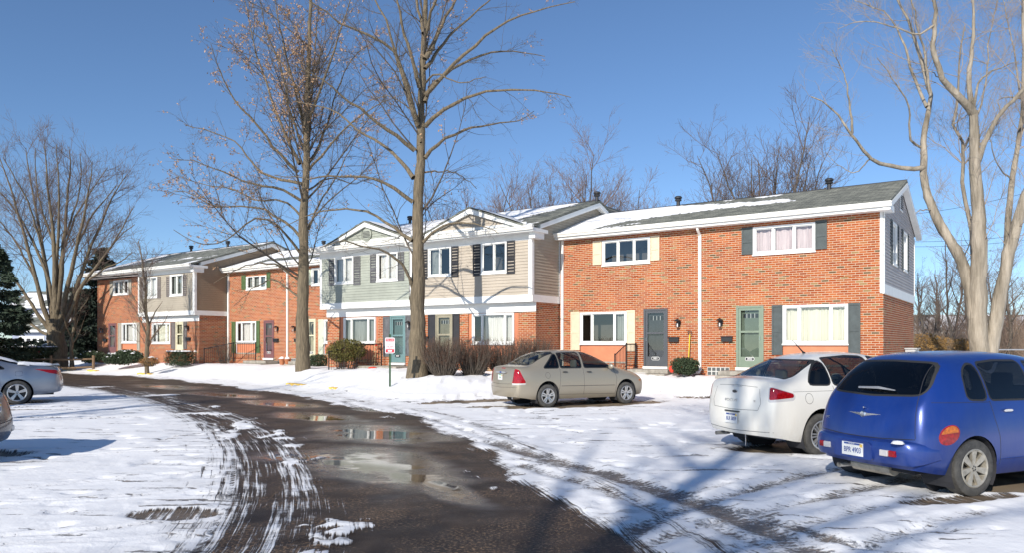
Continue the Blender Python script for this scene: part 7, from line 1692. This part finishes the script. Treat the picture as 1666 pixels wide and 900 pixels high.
# pots with snow at house three
for i, (px_, lab) in enumerate(((464,'snow filled clay planter left of the other one below the glass block window'), (473,'snow filled clay planter right of the other one beside the downspout'))):
    p = W(rp(px_,590,-.5)[0], -.7); S = empty('planter', (p[0], p[1], gh(p[0],p[1])), 0, lab, 'planter')
    m = MB(); m.lathe([(.0,0),(.11,0),(.16,.26),(.18,.27),(.18,.31),(.15,.31),(.14,.2),(0,.2)], 14); m.build('pot', mat('terracotta', (.42,.16,.07), .8, noise=.2), S, smooth=True)
    m = MB(); m.lathe([(.145,.27),(.12,.36),(.06,.41),(0,.42)], 12); m.build('snow_cap', M['snow'], S, smooth='all')
# white trellis
p = W(-33.9, -1.2); S = empty('garden_trellis', (p[0], p[1], gh(p[0],p[1])), RROT, 'small white fan trellis at the corner of the farthest house', 'trellis')
m = MB()
for k in range(5): m.tube([(-.02+k*.01,0,.45),(-.36+.18*k,0,1.85)], .013, 4)
for k in range(4): w_ = .16+.07*k; m.tube([(-w_-.05*0,0,1.1+.22*k),(w_,0,1.1+.22*k)], .013, 4)
m.build('lattice', M['white'], S); m = MB(); m.tube([(0,0,-.1),(0,0,1.1)], .018, 5); m.build('stake', M['wood'], S)
# shepherd hook
p = W(rp(523,570,-.5)[0], -.4); S = MB(); 
pts = [(0,0,0),(0,0,.95)] + [(.08-.08*math.cos(t), 0, .95+.10*math.sin(t)) for t in np.linspace(.3, 3.4, 8)]; S.tube(pts, .008, 5); o = S.build('garden_hook', M['black'], None, smooth=True); o.location = (p[0], p[1], gh(p[0],p[1])-.02); o.rotation_euler = (0,0,RROT); tag(o, 'thin black garden hook in front of the pale green shutter', 'garden hook')
# timber edging
p = W(-43.9, -3.6); S = MB(); S.box((-.7,-.1,-.1),(.7,.1,.16)); o = S.build('timber_edging', M['wood'], None, bevel=.02); o.location = (p[0], p[1], gh(p[0],p[1])); o.rotation_euler = (0,0,RROT); tag(o, 'short timber edging beam left of the wide yew', 'edging')
# utility box on the end wall
p = W(.02, 5.2); S = empty('utility_box', (p[0], p[1], 1.0), RROT, 'grey utility box on the brick end wall', 'utility box'); m = MB(); m.box((0,-.5,0),(.35,.5,.5)); m.build('cabinet', M['alu'], S, bevel=.02); m = MB(); m.box((-.01,-.54,.5),(.40,.54,.54)); m.build('lid', M['alu'], S)
# split rail fence at the far left
M['fence_wood'] = mat('fence_wood', (.20,.13,.075), .9, noise=.4, nscale=8)
F0 = np.array([ax_(12,43.5), 43.5]); F1 = np.array([ax_(152,44.5), 44.5]); z0 = gh(*F0)
S = empty('rail_fence', (F0[0], F0[1], z0), math.atan2(*(F1-F0)[::-1]), 'brown split rail fence in front of the hedges at the far left', 'fence'); L = float(np.linalg.norm(F1-F0))
for k in range(3): m = MB(); m.tube([(L*k/2,0,-.2),(L*k/2,0,1.0)], .075, 7); m.build('post', M['fence_wood'], S, smooth=True)
for k in range(2):
    for z_ in (.30, .78): m = MB(); m.tube([(L*k/2,0,z_),(L*(k+.5)/2,0,z_-.03),(L*(k+1)/2,0,z_+.01)], .055, 6); m.build('rail', M['fence_wood'], S, smooth=True)
# background houses
M['blue_siding'] = mat('blue_siding', (.30,.33,.42), .7, noise=.1); M['pale_green'] = mat('pale_green', (.36,.43,.30), .8, noise=.15, nscale=1)
def simple_house(name, label, x, y, w_, d_, h_, rise, mt, rz=0, z=.2, side='x', wins=(), garage=False):
    S = empty(name, (x, y, z), rz, label, 'house' if not garage else 'garage'); f = lambda a, b, d: (a, -d, b)
    m = MB(); ops = [o for o in wins]; 
    m2 = MB(); siding(m2, f, 0, w_, .2, h_, [o[:4] for o in ops], lap=.2); m2.build('siding', M[mt], S)
    m.box((0,.06,-.3),(w_,d_,h_)); m.build('wall', M[mt], S)
    m = MB(); e = .4; zz = h_-.05
    for y0, z0, y1, z1 in ((-e, zz, d_/2, h_+rise), (d_+e, zz, d_/2, h_+rise)):
        m.face([(-e,y0,z0),(w_+e,y0,z0),(w_+e,y1,z1),(-e,y1,z1)]); m.face([(-e,y0,z0-.15),(w_+e,y0,z0-.15),(w_+e,y1,z1-.15),(-e,y1,z1-.15)]); m.face([(-e,y0,z0),(w_+e,y0,z0),(w_+e,y0,z0-.15),(-e,y0,z0-.15)])
    for xx in (-e, w_+e): m.face([(xx,-e,zz),(xx,d_/2,h_+rise),(xx,d_+e,zz),(xx,d_+e,zz-.15),(xx,d_/2,h_+rise-.15),(xx,-e,zz-.15)])
    rf = m.build('roof', M['shingle'], S)
    A, B = np.meshgrid(np.linspace(-e+.1, w_+e-.1, int(w_/.25)), np.linspace(.02, .97, 22)); v = .5+(fbm(A*.5+y, B*3, 3, int(y))-.62)*2.2; m = MB()
    for j in range(A.shape[0]-1):
        for i in range(A.shape[1]-1):
            q = [(j,i),(j,i+1),(j+1,i+1),(j+1,i)]
            if all(v[k] > 0 for k in q): m.face([(A[k], -e+(d_/2+e)*B[k], zz+(h_+rise-zz)*B[k]+.04+.06*min(1, v[k])) for k in q])
    if m.v: m.build('roof_snow', M['snow'], rf, smooth='all')
    m = MB(); m.box((-e,-e-.03,zz-.2),(w_+e,-e,zz+.02)); m.build('fascia', M['white'], S)
    for (a0, a1, b0, b1) in wins:
        m = MB(); t = .08
        for q in ((a0,a1,b1-t,b1),(a0,a1,b0,b0+t),(a0,a0+t,b0+t,b1-t),(a1-t,a1,b0+t,b1-t),(a0+t,a1-t,(b0+b1)/2-.03,(b0+b1)/2+.03)): m.box((q[0],-.06,q[2]),(q[1],.04,q[3]))
        w0 = m.build('window', M['white'], S); m = MB(); m.face([(a0,-.01,b0),(a1,-.01,b0),(a1,-.01,b1),(a0,-.01,b1)]); m.build('pane', M['car_glass_dark'], w0)
    if garage:
        g0, g1 = garage; m = MB(); m.box((g0,-.05,0),(g1,.03,2.15)); gd = m.build('garage_door', M['white'], S)
        for k in range(4): q0 = g0+(g1-g0)*(k+.18)/4; q1 = g0+(g1-g0)*(k+.82)/4; m = MB(); m.box((q0,-.07,1.62),(q1,-.04,1.95)); m.build('pane', M['dark'], gd)
        m = MB()
        for k in range(1, 4): m.box((g0,-.055,.52*k-.01),(g1,-.045,.52*k+.01))
        m.build('seam', M['sh_grey'], gd)
    return S
simple_house('garage', 'blue grey garage with a white four-pane door and snowy roof at the far left', ax_(28,66), 66, 3.9, 6, 2.75, 1.5, 'blue_siding', 0, .2, garage=(.2, 2.4))
simple_house('far_house', 'tall blue grey house behind the garage at the far left', ax_(20,84), 84, 5.2, 7, 5.6, 1.9, 'blue_siding', 0, .3, wins=((3.6,4.3,3.6,4.8),(1.0,1.7,3.6,4.8)))
simple_house('far_house', 'low pale green house with a snowy roof behind the pale cottonwood', ax_(1440,62), 62, 26, 8, 2.55, 1.5, 'pale_green', R(0), .2, wins=((9.0,10.1,1.1,2.2),(3,4,1.1,2.2),(14,15.2,1.1,2.2)))
simple_house('far_house', 'brown house with a snowy roof seen between the left trees', ax_(95,92), 92, 9, 7, 3.2, 1.7, 'brown_siding', 0, .3, wins=((2,3,1.2,2.4),(6,7,1.2,2.4)))
# pipe rail fence at the right edge
x, y = ax_(1612,33), 33; S = empty('pipe_railing', (x, y, gh(x, y)), 0, 'grey pipe railing at the right edge behind the blue car', 'railing')
m = MB(); m.tube([(0,0,.82),(3.2,-.2,.82)], .028, 8); m.build('rail', M['alu'], S, smooth=True)
for k in range(3): m = MB(); m.tube([(.1+1.5*k,-.1*k,-.3),(.1+1.5*k,-.1*k,.86)], .026, 8); m.build('post', M['alu'], S, smooth=True)
# overhead wires
def wire(label, a, b, sag, r_=.014):
    m = MB(); A = Vector(a); B = Vector(b); m.tube([A.lerp(B, t)-Vector((0,0,sag*4*t*(1-t))) for t in np.linspace(0, 1, 25)], r_, 4); o = m.build('power_line', M['black'], None); tag(o, label, 'power line')
wire('upper overhead wire beyond the roofs at the left', at(-60,398,80), at(760,416,80), .6, .02); wire('lower overhead wire beyond the roofs at the left', at(-60,408,80), at(760,424,80), .6, .02)
wire('uppermost overhead wire behind the pale cottonwood', at(1440,352,60), at(1760,286,55), .5); wire('second overhead wire from the top behind the pale cottonwood', at(1440,392,60), at(1760,368,55), .4); wire('lowest overhead wire behind the pale cottonwood', at(1440,400,60), at(1760,377,55), .4)
# far parked cars: copies of the sedan
def car_copy(src, label, x, y, ang, paint, z=.2, snow=False):
    r = copy_tree(src.root); r.name = 'sedan'; r['label'] = label; r.location = (x, y, z); r.rotation_euler = (0, 0, ang)
    for o in children(r):
        if o.name.startswith(('body', 'door_handle', 'side_mirror')): o.data = o.data.copy(); o.data.materials.clear(); o.data.materials.append(paint)
    return r
P_fb = carpaint('paint_pale_blue', (.16,.24,.33), metal=.5, dirt=.4, dcol=(.4,.4,.4)); P_fs = carpaint('paint_snowed', (.62,.66,.72), dirt=.2, dcol=(.5,.5,.5))
car_copy(BEIGE, 'pale blue sedan parked in front of the garage at the far left', ax_(80,55), 55, math.atan2(.9,-.45), P_fb)
car_copy(BEIGE, 'snow dusted pale car behind the thin bare tree at the left', ax_(136,58), 58, math.atan2(.95,.3), P_fs)
